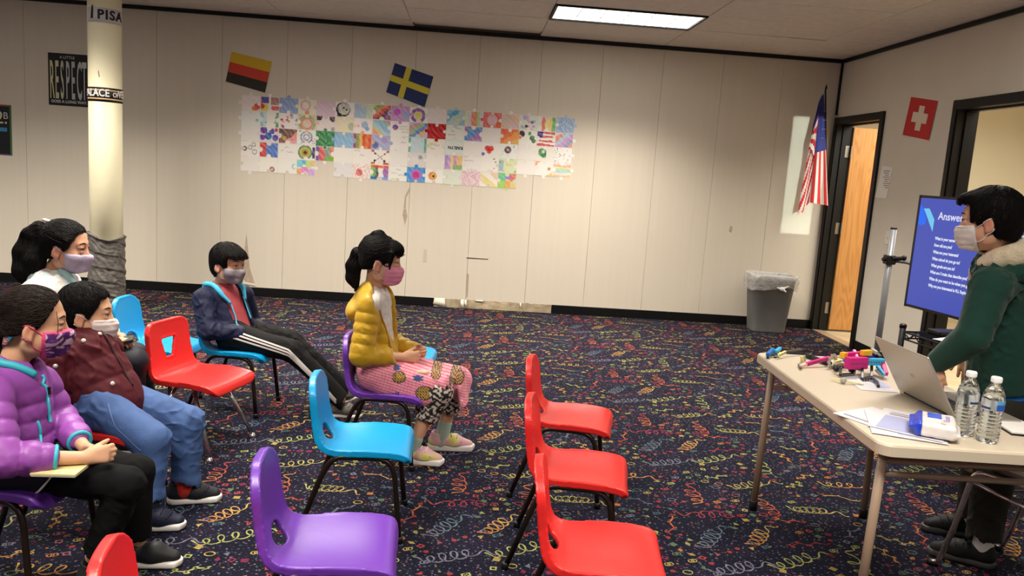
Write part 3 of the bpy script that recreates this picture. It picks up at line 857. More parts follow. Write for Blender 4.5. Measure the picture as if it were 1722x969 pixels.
# ------------------------------------------------------------ posters
def wall_rect(c00, c10, c11, c01, th, m, name, parent, off=0.0):
    return part(name, polyg([A(p[0], D - 0.001 - off, p[2]) for p in (c00, c10, c11, c01)], (0, -1, 0), th), m, parent)
p0 = A(-4.124, 7.915, 1.745); p1 = A(-4.120, 7.915, 2.232); p2 = A(-3.729, 7.915, 2.248); p3 = A(-3.735, 7.915, 1.756)
ps = thing('poster', 'black poster with tall pale RESPECT lettering left of the pillar', 'poster', (p0[0] + 0.2, D, p0[2]))
rz0, rz1 = p0[2], p1[2]; rx0 = p0[0] + 0.002; rw = 0.372
part('sheet', polyg([(rx0, D - 0.001, rz0), (rx0 + rw, D - 0.001, rz0), (rx0 + rw, D - 0.001, rz1), (rx0, D - 0.001, rz1)], (0, -1, 0), 0.002), m_ink, ps)
m_pt = [mat('pale print %d' % i, c, 0.6) for i, c in enumerate([(208, 200, 150), (206, 200, 168), (196, 200, 176), (190, 190, 188), (184, 190, 180), (188, 196, 196), (200, 200, 200)])]
hh = rz1 - rz0
for i, ch in enumerate('RESPECT'):
    text('poster_letter', ch, 0.50, m_pt[i], ps, (rx0 + 0.012 + i * 0.0502, D - 0.0036, rz0 + hh * 0.145), (1, 0, 0), (0, 0, 1), sx=0.145, bold=0.006, ext=0.0003)
text('poster_text', 'A LITTLE', 0.036, m_pt[6], ps, (rx0 + rw * 0.29, D - 0.0036, rz1 - 0.048), (1, 0, 0), (0, 0, 1), ext=0.0003)
text('poster_text', 'GOES A LONG WAY.', 0.036, m_pt[6], ps, (rx0 + rw * 0.06, D - 0.0036, rz0 + 0.026), (1, 0, 0), (0, 0, 1), ext=0.0003, bold=0.001)
q1 = A(-4.471, 7.915, 1.715); q0 = A(-4.475, 7.915, 1.237)
ps = thing('poster', 'black poster with coloured border at the left edge of the view', 'poster', (q0[0] - 0.25, D, q0[2]))
def xr(x0, x1, z0, z1, m, name, off=0.002, th=0.0006): part(name, polyg([(x0, D - off, z0), (x1, D - off, z0), (x1, D - off, z1), (x0, D - off, z1)], (0, -1, 0), th), m, ps)
ex = q0[0]; ez0, ez1 = q0[2], q1[2]
xr(ex - 0.46, ex, ez0, ez1, m_ink, 'sheet', 0.001, 0.0012)
xr(ex - 0.016, ex, ez0, ez1, mat('green border', (58, 110, 62), .6), 'border', 0.0023); xr(ex - 0.46, ex - 0.016, ez1 - 0.014, ez1, mat('red border', (150, 70, 60), .6), 'border', 0.0023)
xr(ex - 0.46, ex - 0.016, ez0, ez0 + 0.012, mat('purple border', (88, 60, 120), .6), 'border', 0.0023); xr(ex - 0.3, ex - 0.042, ez0 + 0.225, ez0 + 0.262, mat('blue banner', (52, 130, 176), .6), 'banner', 0.0023)
text('poster_text', '2.', 0.17, m_pt[1], ps, (ex - 0.155, D - 0.0032, ez0 + 0.30), (1, 0, 0), (0, 0, 1), ext=0.0003)
text('poster_text', 'B', 0.09, m_pt[6], ps, (ex - 0.078, D - 0.0032, ez0 + 0.345), (1, 0, 0), (0, 0, 1), ext=0.0003)

# ------------------------------------------------------------ paper flags on the walls
def paper_flag(label, corners, bands, loc, wallx=None):
    """corners tl,tr,bl,br on the wall; bands: (u0,u1,v0,v1,material), v from the top"""
    tl, tr, bl, br = [np.array(c) for c in corners]
    t = thing('paper_flag', label, 'flag', loc)
    nrm_ = A(0, -1, 0) if wallx is None else A(-1, 0, 0)
    def pt(u, v, o): return (tl * (1 - u) + tr * u) * (1 - v) + (bl * (1 - u) + br * u) * v + nrm_ * o
    for i, (u0, u1, v0, v1, m, nm, o) in enumerate(bands):
        V = []; F = []; n = 8
        for a in range(n + 1):
            for b in range(n + 1):
                u = u0 + (u1 - u0) * a / n; v = v0 + (v1 - v0) * b / n
                V.append(pt(u, v, 0.003 + 0.004 * math.sin(u * 4 + 1) ** 2 * (0.4 + v) + o))
        for a in range(n):
            for b in range(n):
                k = a * (n + 1) + b; F.append((k, k + 1, k + n + 2, k + n + 1) if wallx is None else (k, k + n + 1, k + n + 2, k + 1))
        part(nm, (np.array(V), F), m, t, True)
m_fy = mat('yellow flag', (208, 170, 30), .6); m_fr = mat('red flag', (200, 62, 40), .6); m_fk = mat('dark flag', (44, 34, 28), .6)
m_fb = mat('blue flag', (10, 34, 92), .6); m_fy2 = mat('yellow cross', (206, 190, 50), .6)
paper_flag('yellow red and black striped paper flag hung crooked on the wall', [A(-2.404, 7.915, 2.364), A(-2.023, 7.915, 2.298), A(-2.457, 7.915, 2.082), A(-2.082, 7.915, 2.003)],
           [(0, 1, 0, .34, m_fy, 'stripe', 0), (0, 1, .34, .67, m_fr, 'stripe', 0), (0, 1, .67, 1, m_fk, 'stripe', 0)], A(-2.241, 7.915, 2.053))
paper_flag('blue paper flag with a yellow cross hung above the mural', [A(-0.849, 7.915, 2.373), A(-0.470, 7.915, 2.271), A(-0.920, 7.915, 2.091), A(-0.542, 7.915, 1.976)],
           [(0, 1, 0, 1, m_fb, 'cloth', 0), (.30, .44, 0, 1, m_fy2, 'cross_bar', .0012), (0, 1, .40, .60, m_fy2, 'cross_bar', .0016)], A(-0.684, 7.915, 2.051))
m_sr = mat('swiss red', (196, 38, 40), .6); m_sw = mat('swiss white', (226, 214, 196), .6)
paper_flag('red paper flag with a white cross on the right wall', [A(3.573, 6.555, 2.247), A(3.573, 6.154, 2.181), A(3.573, 6.603, 1.938), A(3.573, 6.200, 1.879)],
           [(0, 1, 0, 1, m_sr, 'cloth', 0), (.40, .60, .18, .82, m_sw, 'cross_bar', .0012), (.22, .78, .36, .62, m_sw, 'cross_bar', .0016)], A(3.573, 6.373, 2.057), RX)

# ------------------------------------------------------------ notices and switch on the right wall
nt_ = thing('notice', 'white printed notice taped beside the wooden door', 'notice', (RX, 6.76, 1.4))
c = [A(3.573, 6.873, 1.680), A(3.573, 6.695, 1.669), A(3.573, 6.732, 1.398), A(3.573, 6.924, 1.401)]
part('sheet', polyg([A(RX - 0.002, p[1], p[2]) for p in c], (-1, 0, 0), 0.001), mat('notice paper', (246, 242, 238), .7), nt_)
yy = (c[0][1] + c[1][1]) / 2
for k in range(9):
    z = c[0][2] - 0.045 - 0.018 * k
    part('printed_line', boxg((RX - 0.0034, yy + 0.01 * (k % 2) - 0.004 * k, z), (0.0003, 0.055 - 0.012 * (k % 3), 0.0032)), mat('grey print', (150, 145, 140), .7), nt_)
sw = thing('light_switch', 'white light switch behind the grey pole on the right wall', 'switch', (RX, 6.6, 1.02))
sy = A(3.573, 6.613, 1.065)
part('plate', boxg((RX - 0.004, sy[1], sy[2]), (0.004, 0.036, 0.058), bev=0.002), mat('switch plate', (230, 226, 216), .4), sw)
part('toggle', boxg((RX - 0.012, sy[1], sy[2]), (0.006, 0.005, 0.012), bev=0.002), m_white, sw)
print('setting', time.time() - T0)

# ============================================================ PUZZLE MURAL
T0 = time.time()
m_paper = mat('mural paper', attr=True, rough=0.75, spec=0.2)
WHT = (238, 233, 226)
rgm = np.random.RandomState(21)
def crayon(u, v, seed, ang=0.6, f=26):
    ca, sa = math.cos(ang), math.sin(ang)
    P = np.stack([u * 3, v * 3, np.full_like(u, seed)], 1)
    w = np.sin((u * ca + v * sa) * f + 2.2 * np.sin(3 * (v * ca - u * sa) + seed)) + 0.7 * np.sin(u * 9 + v * 13 + seed)
    return np.clip(0.62 + 0.38 * w, 0, 1)
def paint(ops, u, v, seed):
    col = np.tile(np.array(WHT, float), (len(u), 1)) + rgm.randn(1, 3) * 2
    def put(mask, c, cov=0.8, ang=0.6):
        k = (crayon(u, v, seed, ang) * 0.35 + 0.65) * cov
        k = np.where(mask, k, 0)[:, None]
        col[:] = col * (1 - k) + np.array(c, float) * k
    for i, op in enumerate(ops):
        o = op[0]; s2 = seed + i * 1.7
        if o == 'F': put(np.ones(len(u), bool), op[1], op[2] if len(op) > 2 else .7)
        elif o == 'S':
            w = np.sin((u + 0.4 * v) * 30 + 3 * np.sin(v * 7 + s2)) * np.sin(v * 17 + 4 * np.sin(u * 5 + s2)); put(w > 0.05, op[1], .75)
        elif o in 'VHD':
            cs = op[1]; a = {'V': u, 'H': 1 - v, 'D': (u - v + 1) / 2, }[o]
            if o == 'D' and len(op) > 2: a = (u + v) / 2
            a = a + 0.03 * np.sin(9 * v + 5 * u + s2)
            k = np.clip((a * len(cs)).astype(int), 0, len(cs) - 1)
            for j, c in enumerate(cs):
                if c is not None: put(k == j, c, .78)
        elif o == 'B':
            for (x, y, r, c) in op[1]: put((u - x) ** 2 + ((v - y) * 0.8) ** 2 < r * r, c, .9)
        elif o == 'O':
            for (x, y, r, w, c) in op[1]:
                q = np.sqrt((u - x) ** 2 + ((v - y) * 0.8) ** 2); put(np.abs(q - r) < w, c, .9)
        elif o == 'X':
            for (x0, y0, x1, y1, c) in op[1]: put((u >= x0) & (u <= x1) & (v >= y0) & (v <= y1), c, .88)
        elif o == 'P':       # speckle dots
            rr = np.random.RandomState(int(seed * 10) % 9999)
            for _ in range(op[2]):
                x, y = rr.rand(2); put((u - x) ** 2 + (v - y) ** 2 < op[3] ** 2, op[1][rr.randint(len(op[1]))], .9)
        elif o == 'L':       # faint written or drawn lines
            rr = np.random.RandomState(int(seed * 10) % 9999)
            for _ in range(op[2]):
                y, x0, l = rr.rand(), rr.rand() * .6, .2 + rr.rand() * .4
                put((np.abs(v - y - 0.03 * np.sin(u * 30)) < .035) & (u > x0) & (u < x0 + l), op[1], .5)
        elif o == 'W':       # x cross lines
            put((np.abs(u - v) < .028) | (np.abs(u + v - 1) < .028), op[1], .8)
    return col
R_, O_, Y_, G_, B_, P_, K_, PK, CY, BR, LV = (206, 48, 44), (226, 118, 58), (222, 200, 84), (56, 138, 78), (58, 102, 190), (120, 66, 150), (34, 30, 34), (222, 168, 190), (120, 190, 214), (104, 58, 48), (190, 166, 206)
LB, LG, PP, TN, GY_, RB = (150, 180, 214), (190, 210, 180), (226, 204, 210), (214, 190, 160), (150, 150, 156), [R_, O_, Y_, G_, B_, P_]
ART = {
 (0,0): [('F',PP,.5),('B',[(.85,.3,.18,R_),(.7,.12,.16,O_)])], (0,1): [('X',[(.0,.55,.45,1,R_),(.05,.55,.4,1,B_),(.0,.0,.4,.5,Y_),(.55,.5,1,1,(170,110,100)),(.6,.1,1,.4,(222,70,60))]),('B',[(.05,.35,.16,R_)])],
 (0,2): [('F',(120,150,206),.85)], (0,3): [('F',(230,222,186),.7),('B',[(.5,.1,.12,O_)]),('O',[(.4,.6,.25,.05,PK)])], (0,4): [('F',(214,178,206),.75)],
 (0,5): [('B',[(.42,.5,.40,K_),(.46,.54,.33,(238,236,226)),(.45,.62,.06,K_),(.6,.5,.06,K_),(.5,.30,.1,(222,214,120))]),('X',[(.08,.0,.30,.22,K_)])], (0,6): [('V',[LB,(150,186,206),(190,214,176)])],
 (0,7): [('D',[(230,190,70),(90,170,80),O_,R_,(70,20,40),P_,(110,54,40)])], (0,8): [('F',(180,110,190),.7),('B',[(.85,.4,.22,LB),(.3,.6,.18,(200,80,190))])],
 (0,9): [('O',[(.45,.45,.33,.09,P_)]),('B',[(.45,.45,.2,(222,200,90))])], (0,10): [('F',(222,208,210),.6)],
 (0,11): [('F',LB,.6),('D',[CY,(60,150,190),(180,206,200),(206,214,160),CY])], (0,12): [('V',[(200,220,160),(214,190,220),(224,110,90),(230,110,60),(150,200,130),(200,206,230)])],
 (0,13): [('F',(222,84,78),.85),('B',[(.5,.5,.3,(220,206,216)),(.9,.2,.2,(226,110,60))])], (0,14): [('D',[PK,(200,190,140),PK,(190,180,140),(226,170,150),TN],1)],
 (0,15): [('F',(196,214,200),.5),('P',[PK,(214,150,214),LB,G_,K_],16,.1)], (0,16): [('V',[(230,225,215),(222,90,70),(226,214,120),(230,200,90),(80,160,90)])], (0,17): [('F',(150,180,214),.75),('S',(120,150,200))],
 (1,0): [('F',(218,224,220),.4),('B',[(.85,.4,.09,(110,196,190))])], (1,1): [('V',[CY,(190,214,226),WHT,WHT,WHT,G_]),('P',[G_],4,.05)], (1,2): [('P',[R_,CY,O_,PK,G_],16,.075)],
 (1,3): [('F',TN,.8),('O',[(.5,.4,.3,.06,(222,130,110)),(.5,.4,.42,.05,(120,180,120))])], (1,4): [('F',(228,206,202),.6),('B',[(.1,.95,.22,K_),(.9,.9,.2,(60,50,56)),(.95,.1,.15,GY_)])],
 (1,5): [('F',(228,214,160),.6),('B',[(.9,.4,.2,(170,186,160))])], (1,6): [('B',[(.6,.6,.2,LB),(.75,.35,.12,(110,150,200)),(.25,.5,.08,PK)])], (1,7): [('D',[(226,120,100),(226,180,90),(150,200,210),(110,170,220),(120,190,150),(200,120,170)],1)],
 (1,8): [('B',[(.25,.6,.16,P_)]),('L',GY_,4)], (1,9): [('F',(214,200,200),.5),('D',[LB,(200,120,120),(120,170,120),B_,(220,160,90),LV])], (1,10): [('F',(176,22,26),1.0)],
 (1,11): [('F',(214,220,212),.5),('L',GY_,3)], (1,12): [('D',[(150,70,160),(50,130,190),(60,110,190),(150,80,160),(170,110,190)])], (1,13): [('F',(224,218,214),.4)],
 (1,14): [('F',(226,120,70),.8),('D',[(226,90,70),(226,110,60),(226,160,80),(226,190,100)])], (1,15): [('B',[(.15,.75,.18,K_),(.75,.5,.14,(40,90,60)),(.85,.3,.12,(60,110,70)),(.6,.8,.1,G_)])],
 (1,16): [('H',[(198,40,44),WHT,(198,40,44),WHT,(198,40,44),WHT,(198,40,44)]),('X',[(0,.62,.3,1,(40,50,140))])], (1,17): [('D',[PP,(226,110,80),LB,(190,120,190),(110,130,180),(226,120,90)])],
 (2,0): [('F',(222,222,218),.3)], (2,1): [('F',(210,206,226),.4),('B',[(.2,.8,.2,(90,50,150)),(.65,.75,.16,(60,60,170)),(.45,.4,.2,(30,90,160)),(.12,.3,.16,(110,40,150)),(.9,.85,.1,R_),(.85,.3,.18,(80,60,160))])],
 (2,2): [('D',[(60,26,26),(84,40,34),(90,44,36),(226,120,110),(228,140,150)]),('B',[(.3,.35,.12,(214,190,90))])], (2,3): [('O',[(.5,.5,.3,.05,(140,146,170)),(.5,.5,.16,.04,(150,150,180))]),('P',[P_,K_,(120,80,150)],16,.035)],
 (2,4): [('F',(60,140,84),.9),('S',(40,110,60))], (2,5): [('F',(120,170,216),.85)], (2,6): [('F',(226,140,70),.6),('V',[(110,60,150),(110,150,80),(226,190,80),R_,(226,110,50),(206,60,40)])], (2,7): [('F',(150,160,206),.8),('B',[(.2,.3,.18,(80,90,150)),(.7,.7,.2,(180,150,200))])],
 (2,8): [('L',GY_,3)], (2,9): [('F',(176,206,216),.8),('X',[(0,0,.12,1,(90,160,90)),(.88,0,1,1,(90,160,110))])], (2,10): [('F',(226,218,196),.5),('L',(120,110,90),4),('B',[(.2,.6,.1,(214,214,110))])],
 (2,11): [('F',(200,216,212),.6)], (2,12): [('F',(226,222,214),.3)], (2,13): [('B',[(.32,.62,.16,R_),(.52,.62,.16,R_),(.42,.42,.14,R_),(.08,.2,.1,(80,70,170))])], (2,14): [('B',[(.45,.6,.2,(90,40,46)),(.45,.6,.08,PP)]),('P',[R_,CY,G_,K_],12,.03)],
 (2,15): [('F',(226,222,216),.3)], (2,16): [('F',(214,222,206),.4),('B',[(.35,.6,.24,(70,130,80)),(.45,.4,.15,(40,120,80)),(.4,.65,.1,(226,226,220))])], (2,17): [('P',[K_,GY_,(110,110,120)],26,.028)],
 (3,0): [('O',[(.2,.5,.1,.035,K_),(.5,.6,.1,.03,GY_),(.75,.3,.12,.03,GY_),(.7,.8,.1,.03,GY_)])], (3,1): [('X',[(0,.0,.34,1,(206,46,50)),(.36,0,1,1,(62,104,196))])], (3,2): [('L',GY_,3)],
 (3,3): [('B',[(.45,.5,.40,(60,110,70)),(.45,.5,.32,(206,196,110)),(.45,.48,.18,(176,130,60)),(.45,.48,.09,K_)]),('X',[(.86,.1,1,.9,(50,40,90))])], (3,4): [('V',[(70,40,150),(206,50,60),(206,60,60),(110,120,110),(130,126,126),(226,100,60)]),('X',[(.6,0,1,.3,(110,190,50))])],
 (3,5): [('F',(228,224,218),.3)], (3,6): [('L',GY_,2)], (3,7): [('X',[(0,.85,.16,1,R_),(.84,.85,1,1,R_),(0,0,.2,.14,R_),(.7,0,1,.14,R_)]),('W',(110,100,100)),('B',[(.2,.25,.07,K_),(.75,.25,.07,K_),(.2,.75,.05,K_),(.75,.75,.05,K_)])],
 (3,8): [('F',(224,222,216),.3)], (3,9): [('F',(200,196,196),.6),('B',[(.4,.5,.22,(226,222,216)),(.7,.7,.12,GY_)])], (3,10): [('F',(222,216,208),.3)], (3,11): [('V',[(150,110,190),(190,130,200),(214,196,110),(200,110,180),(226,170,90),(226,170,80)]),('X',[(.5,0,1,.3,(110,180,120))])],
 (3,12): [('L',GY_,3)], (3,13): [('P',[BR,GY_,K_],6,.05)], (3,14): [('F',(206,220,160),.7),('X',[(0,.1,.25,.9,LB)]),('P',[G_,Y_],8,.06)], (3,15): [('F',(228,222,216),.3)], (3,16): [('D',[(226,150,80),WHT,WHT,WHT,WHT,(228,180,90)]),('B',[(.8,.5,.1,(200,110,80))])], (3,17): [('H',[PP,(226,150,120),(220,206,130),(150,206,150),(150,190,214),(226,214,190),(226,170,110)])],
 (4,0): [('F',(226,220,216),.3)], (4,1): [('O',[(.7,.2,.1,.05,(140,80,80))])], (4,2): [('B',[(.9,.5,.16,CY)])], (4,3): [('X',[(0,.5,.3,1,(110,200,214)),(.3,.7,.5,1,(80,170,220)),(.5,.5,.8,1,(190,214,110)),(.8,.6,1,1,(226,180,110)),(0,0,.25,.4,(226,150,90)),(.25,.1,.6,.5,(226,120,190)),(.6,0,1,.45,(200,150,226))])],
 (4,5): [('F',(206,208,216),.5)], (4,6): [('S',(226,160,160)),('B',[(.4,.4,.2,(206,90,90))])], (4,7): [('V',[(110,190,60),(60,140,60),K_,WHT,WHT,P_,(130,60,150)]),('X',[(0,.8,1,1,(226,96,50)),(0,0,.35,.18,(40,110,190)),(.6,0,1,.2,(120,170,226))])], (4,8): [('L',GY_,4)],
 (4,9): [('F',(54,140,214),.95),('B',[(.5,.5,.33,(206,110,190)),(.5,.5,.2,(190,60,120))])], (4,10): [('B',[(.4,.5,.24,O_),(.45,.5,.13,(220,200,80)),(.46,.48,.07,K_)])], (4,11): [('F',(206,222,196),.6),('B',[(.1,.5,.1,(150,190,170))])],
 (4,12): [('F',(222,190,200),.5),('S',(206,150,180))], (4,13): [('F',(228,214,190),.5),('D',[WHT,(226,206,110),WHT,(226,190,160)],1)], (4,14): [('F',(150,200,110),.6),('X',[(0,.5,.4,1,(90,190,150)),(.4,.6,.7,1,(150,110,206)),(.7,.5,1,1,(226,90,100)),(0,0,.4,.5,(150,206,90)),(.4,0,.7,.5,(226,150,90)),(.7,0,1,.4,(226,190,120))])],
}
MX0, MZ1, CW, RH = -2.305, 1.968, 0.1803, 0.1455
mur = thing('puzzle_mural', 'wide wall mural of hand coloured jigsaw paper sheets below the two flags', 'mural', (-0.69, D, 1.25))
hs = rgm.rand(7, 20) < 0.5; vs = rgm.rand(7, 20) < 0.5
def side(a, b, out, sgn):
    """edge from a to b with a tab; out = outward unit"""
    a = np.array(a); b = np.array(b); d = b - a; L = np.linalg.norm(d); t = d / L; o = np.array(out) * sgn
    r = 0.0175; mid = (a + b) / 2; pts = [a, mid - t * 0.011]
    for q in np.linspace(-0.5, math.pi + 0.5, 11):
        pts.append(mid + o * (0.0115 + r * math.sin(q)) - t * r * math.cos(q) * 1.0)
    pts.append(mid + t * 0.011); return pts
mcount = 0
for r in range(5):
    for c in range(18):
        if (r, c) not in ART: continue
        w2, h2 = CW / 2 - 0.0008, RH / 2 - 0.0008
        sg = lambda b: 1 if b else -1
        top = sg(vs[r, c]); bot = -sg(vs[r + 1, c]); lef = sg(hs[r, c]); rig = -sg(hs[r, c + 1])
        if r == 4 or (r + 1, c) not in ART: bot = sg(rgm.rand() < .5)
        ring = side((-w2, -h2), (w2, -h2), (0, -1), bot) + side((w2, -h2), (w2, h2), (1, 0), rig) + side((w2, h2), (-w2, h2), (0, 1), top) + side((-w2, h2), (-w2, -h2), (-1, 0), lef)
        ring = np.array(ring); k = len(ring)
        a = rgm.uniform(-1, 1) * 0.012; ca, sa = math.cos(a), math.sin(a)
        cx, cz = MX0 + CW * (c + .5) + rgm.uniform(-1, 1) * .0012, MZ1 - RH * (r + .5) + rgm.uniform(-1, 1) * .0012
        off = 0.0012 + 0.0012 * ((r + c) % 2)
        tox = lambda p: np.stack([cx + p[:, 0] * ca - p[:, 1] * sa, np.full(len(p), D - off), cz + p[:, 0] * sa + p[:, 1] * ca], 1)
        Rp = tox(ring)
        V = np.vstack([Rp, Rp + A(0, -0.001, 0)])
        F = [tuple(range(k, 2 * k))] + [(i, (i + 1) % k, k + (i + 1) % k, k + i) for i in range(k)]
        base = paint(ART[(r, c)], np.array([.5]), np.array([.02]), r * 3.1 + c)[0] * 0 + np.array(WHT)
        o0 = ART[(r, c)][0]
        if o0[0] == 'F': k0 = o0[2] if len(o0) > 2 else .7; base = np.array(WHT) * (1 - k0) + np.array(o0[1]) * k0
        pc = part('puzzle_piece', (V, F, np.tile(lin(base), (2 * k, 1))), m_paper, mur)
        if ART[(r, c)][0][0] == 'F' and len(ART[(r, c)]) == 1 and ART[(r, c)][0][2] <= .4: continue
        nu, nv = 30, 24
        U, Vv = np.meshgrid((np.arange(nu + 1)) / nu, (np.arange(nv + 1)) / nv, indexing='ij'); U = U.ravel(); Vv = Vv.ravel()
        loc = np.stack([(U - .5) * 2 * (w2 - 0.003), (Vv - .5) * 2 * (h2 - 0.003)], 1)
        # keep the drawing off the blanks cut into the sheet
        keep = np.ones(len(U), bool)
        for sgn, mid, ax_ in ((bot, (0, -h2), 1), (rig, (w2, 0), 0), (top, (0, h2), 1), (lef, (-w2, 0), 0)):
            if sgn < 0:
                q = loc - np.array(mid); cen = np.zeros(2); cen[ax_] = -np.sign(mid[ax_]) * 0.0115
                keep &= (np.linalg.norm(q - cen, axis=1) > 0.0185)
        col = lin(np.clip(paint(ART[(r, c)], U, Vv, r * 3.1 + c * 1.7), 0, 255))
        pv_ = tox(loc); pv_[:, 1] -= 0.0013
        F = []
        for i in range(nu):
            for j in range(nv):
                q = (i * (nv + 1) + j, (i + 1) * (nv + 1) + j, (i + 1) * (nv + 1) + j + 1, i * (nv + 1) + j + 1)
                if keep[list(q)].all(): F.append(q)
        part('drawing', (pv_, F, col), m_paper, pc)
        if (r, c) == (2, 11):
            text('written_name', 'KAELYN', 0.040, m_ink, pc, (cx + 0.086, D - 0.0045, cz + 0.012), (-1, 0, 0), (0, 0, -1), ext=0.0002, bold=0.0015)
        if (r, c) == (3, 5):
            text('written_name', 'Julian', 0.045, mat('purple pen', (90, 50, 110), .6), pc, (cx - 0.07, D - 0.0045, cz - 0.005), (1, 0, -0.1), (0.1, 0, 1), ext=0.0002)
print('mural', time.time() - T0)

# ============================================================ FLAG ON A STAFF IN THE CORNER
fl = thing('flag', 'striped flag with blue canton hanging from a black staff in the corner', 'flag', (3.40, 7.78, 1.2))
tp = A(3.343, 7.720, 2.389); bt = A(3.514, 7.840, 1.286)
part('staff', tubeg([tp + A(0.004, 0, 0.03), tp, bt + A(0.02, 0, 0.1)], 0.009, 8), m_black, fl, True)
part('finial', latheg([(0.0, -0.004), (0.012, 0.004), (0.009, 0.018), (0.001, 0.05)], 10, tuple(tp + A(0.004, 0, 0.02))), m_black, fl, True)
m_fw = mat('flag white', (222, 206, 196), .7); m_frr = mat('flag red', (196, 34, 40), .7); m_fbl = mat('flag blue', (52, 54, 128), .7)
def cloth_lobe(outline_t, outline_b, rows, colfn, name, depth, nfold, amp, y0):
    """cloth between a top polyline and a bottom polyline (x,z); colours per cell by material index"""
    n = 52; V = []; F = []; mi = []
    tt = resample([A(p[0], 0, p[1]) for p in outline_t], n + 1); bb = resample([A(p[0], 0, p[1]) for p in outline_b], n + 1)
    for j in range(rows + 1):
        t = j / rows
        for i in range(n + 1):
            u = i / n; p = tt[i] * (1 - t) + bb[i] * t
            V.append((p[0], y0 - amp * (0.3 + t) * math.sin(u * 6.283 * nfold + 0.8 * t) - depth * math.sin(u * 3.14) * t ** 0.6, p[2]))
    for j in range(rows):
        for i in range(n):
            a = j * (n + 1) + i; F.append((a, a + 1, a + n + 2, a + n + 1)); mi.append(colfn((i + .5) / n, (j + .5) / rows))
    me = mk(name, np.array(V), F, True, mi=mi)
    o = link(name, me, [m_fw, m_frr, m_fbl], fl)
    return o
q = lambda x, y: (lambda p: (p[0], p[2]))(px_(x, y))
FX = {}
def px_(x, y): return FX[(x, y)]
FX.update({(1388,156): A(3.353, 7.740, 2.375), (1393,240): A(3.445, 7.740, 1.900), (1392,243): A(3.441, 7.740, 1.882), (1394,346): A(3.531, 7.740, 1.285), (1364,341): A(3.346, 7.740, 1.303),
           (1377,246): A(3.354, 7.740, 1.859), (1372,208): A(3.296, 7.740, 2.074), (1381,172): A(3.324, 7.740, 2.282), (1361,250): A(3.261, 7.740, 1.830), (1371,262): A(3.330, 7.740, 1.765),
           (1350,330): A(3.254, 7.740, 1.362), (1344,362): A(3.241, 7.740, 1.172), (1352,358): A(3.286, 7.740, 1.198), (1366,255): A(3.295, 7.740, 1.803), (1362,262): A(3.276, 7.740, 1.761)})
# left fold behind: slanting stripes
cloth_lobe([q(1372,208), q(1381,172), q(1388,156)], [q(1344,362), q(1352,358), q(1364,341)], 40,
           lambda u, t: (2 if t < 0.22 - 0.1 * (1 - u) else (1 if ((t * 1.15 + 0.5 * u) * 8.0) % 2 < 1 else 0)), 'cloth', 0.02, 1.0, 0.010, 7.80)
# small upper fold
cloth_lobe([q(1372,208), q(1381,172)], [q(1361,250), q(1371,262)], 24,
           lambda u, t: (2 if t < 0.2 else (1 if ((t * 1.1 - 0.15 * u) * 6) % 2 < 1 else 0)), 'cloth', 0.02, 0.5, 0.006, 7.765)
# front fold: blue canton above, lengthwise stripes below
cloth_lobe([q(1381,172), q(1388,156), q(1388,156)], [q(1364,341), q(1394,346)], 40,
           lambda u, t: (2 if t < 0.50 + 0.0 * u else (1 if (u * 5.2 + 0.05) % 2 < 1 else 0)), 'cloth', 0.025, 1.2, 0.010, 7.775)
m_star = mat('star white', (120, 118, 160), .7)
for k in range(14):
    u = .25 + .18 * (k % 4); t = .16 + .08 * (k // 4)
    x = (1 - t) * q(1388,156)[0] + t * ((1 - u) * q(1364,341)[0] + u * q(1394,346)[0]); z = (1 - t) * q(1388,156)[1] + t * q(1394,346)[1]
    st = [(x + (0.007 if i % 2 == 0 else 0.003) * math.sin(i * 0.6283), 7.735, z + (0.007 if i % 2 == 0 else 0.003) * math.cos(i * 0.6283)) for i in range(10)]
    part('star', polyg(st, (0, -1, 0), 0.001), m_star, fl)

# ============================================================ TRASH CAN
tc = thing('trash_can', 'grey plastic trash can with clear bag liner by the back wall', 'trash can', (2.985, 7.62, 0))
m_grey = mat('grey plastic', (112, 112, 110), 0.5, var=0.05, vscale=10)
def bag_mat():
    m = bpy.data.materials.new('clear bag'); m.use_nodes = True; nt = m.node_tree; b = nt.nodes['Principled BSDF']
    b.inputs['Base Color'].default_value = rgba((226, 224, 220)); b.inputs['Roughness'].default_value = 0.25
    b.inputs['Alpha'].default_value = 0.45; b.inputs['Specular IOR Level'].default_value = 0.8
    tcn = nt.nodes.new('ShaderNodeTexCoord'); nz = nt.nodes.new('ShaderNodeTexNoise'); nz.inputs['Scale'].default_value = 24; nz.inputs['Detail'].default_value = 3
    nt.links.new(tcn.outputs['Object'], nz.inputs[0]); bp = nt.nodes.new('ShaderNodeBump'); bp.inputs['Distance'].default_value = 0.02; bp.inputs['Strength'].default_value = 0.8
    nt.links.new(nz.outputs['Fac'], bp.inputs['Height']); nt.links.new(bp.outputs[0], b.inputs['Normal'])
    return m
m_bag = bag_mat()
def sq_loft(levels, n=48, wr=None, cap0=True):
    """levels: (hx, hy, z, exponent)"""
    V = []; F = []
    for li, (hx, hy, z, e) in enumerate(levels):
        for k in range(n):
            a = 6.2832 * k / n; c, s = math.cos(a), math.sin(a)
            r = 1.0
            dx = hx * math.copysign(abs(c) ** (2 / e), c); dy = hy * math.copysign(abs(s) ** (2 / e), s)
            if wr: f, dz = wr(a, li); dx *= f; dy *= f
            else: dz = 0
            V.append((2.985 + dx, 7.62 + dy, z + dz))
    for i in range(len(levels) - 1):
        for k in range(n): F.append((i * n + k, i * n + (k + 1) % n, (i + 1) * n + (k + 1) % n, (i + 1) * n + k))
    if cap0: F.append(tuple(range(n))[::-1])
    return np.array(V), F
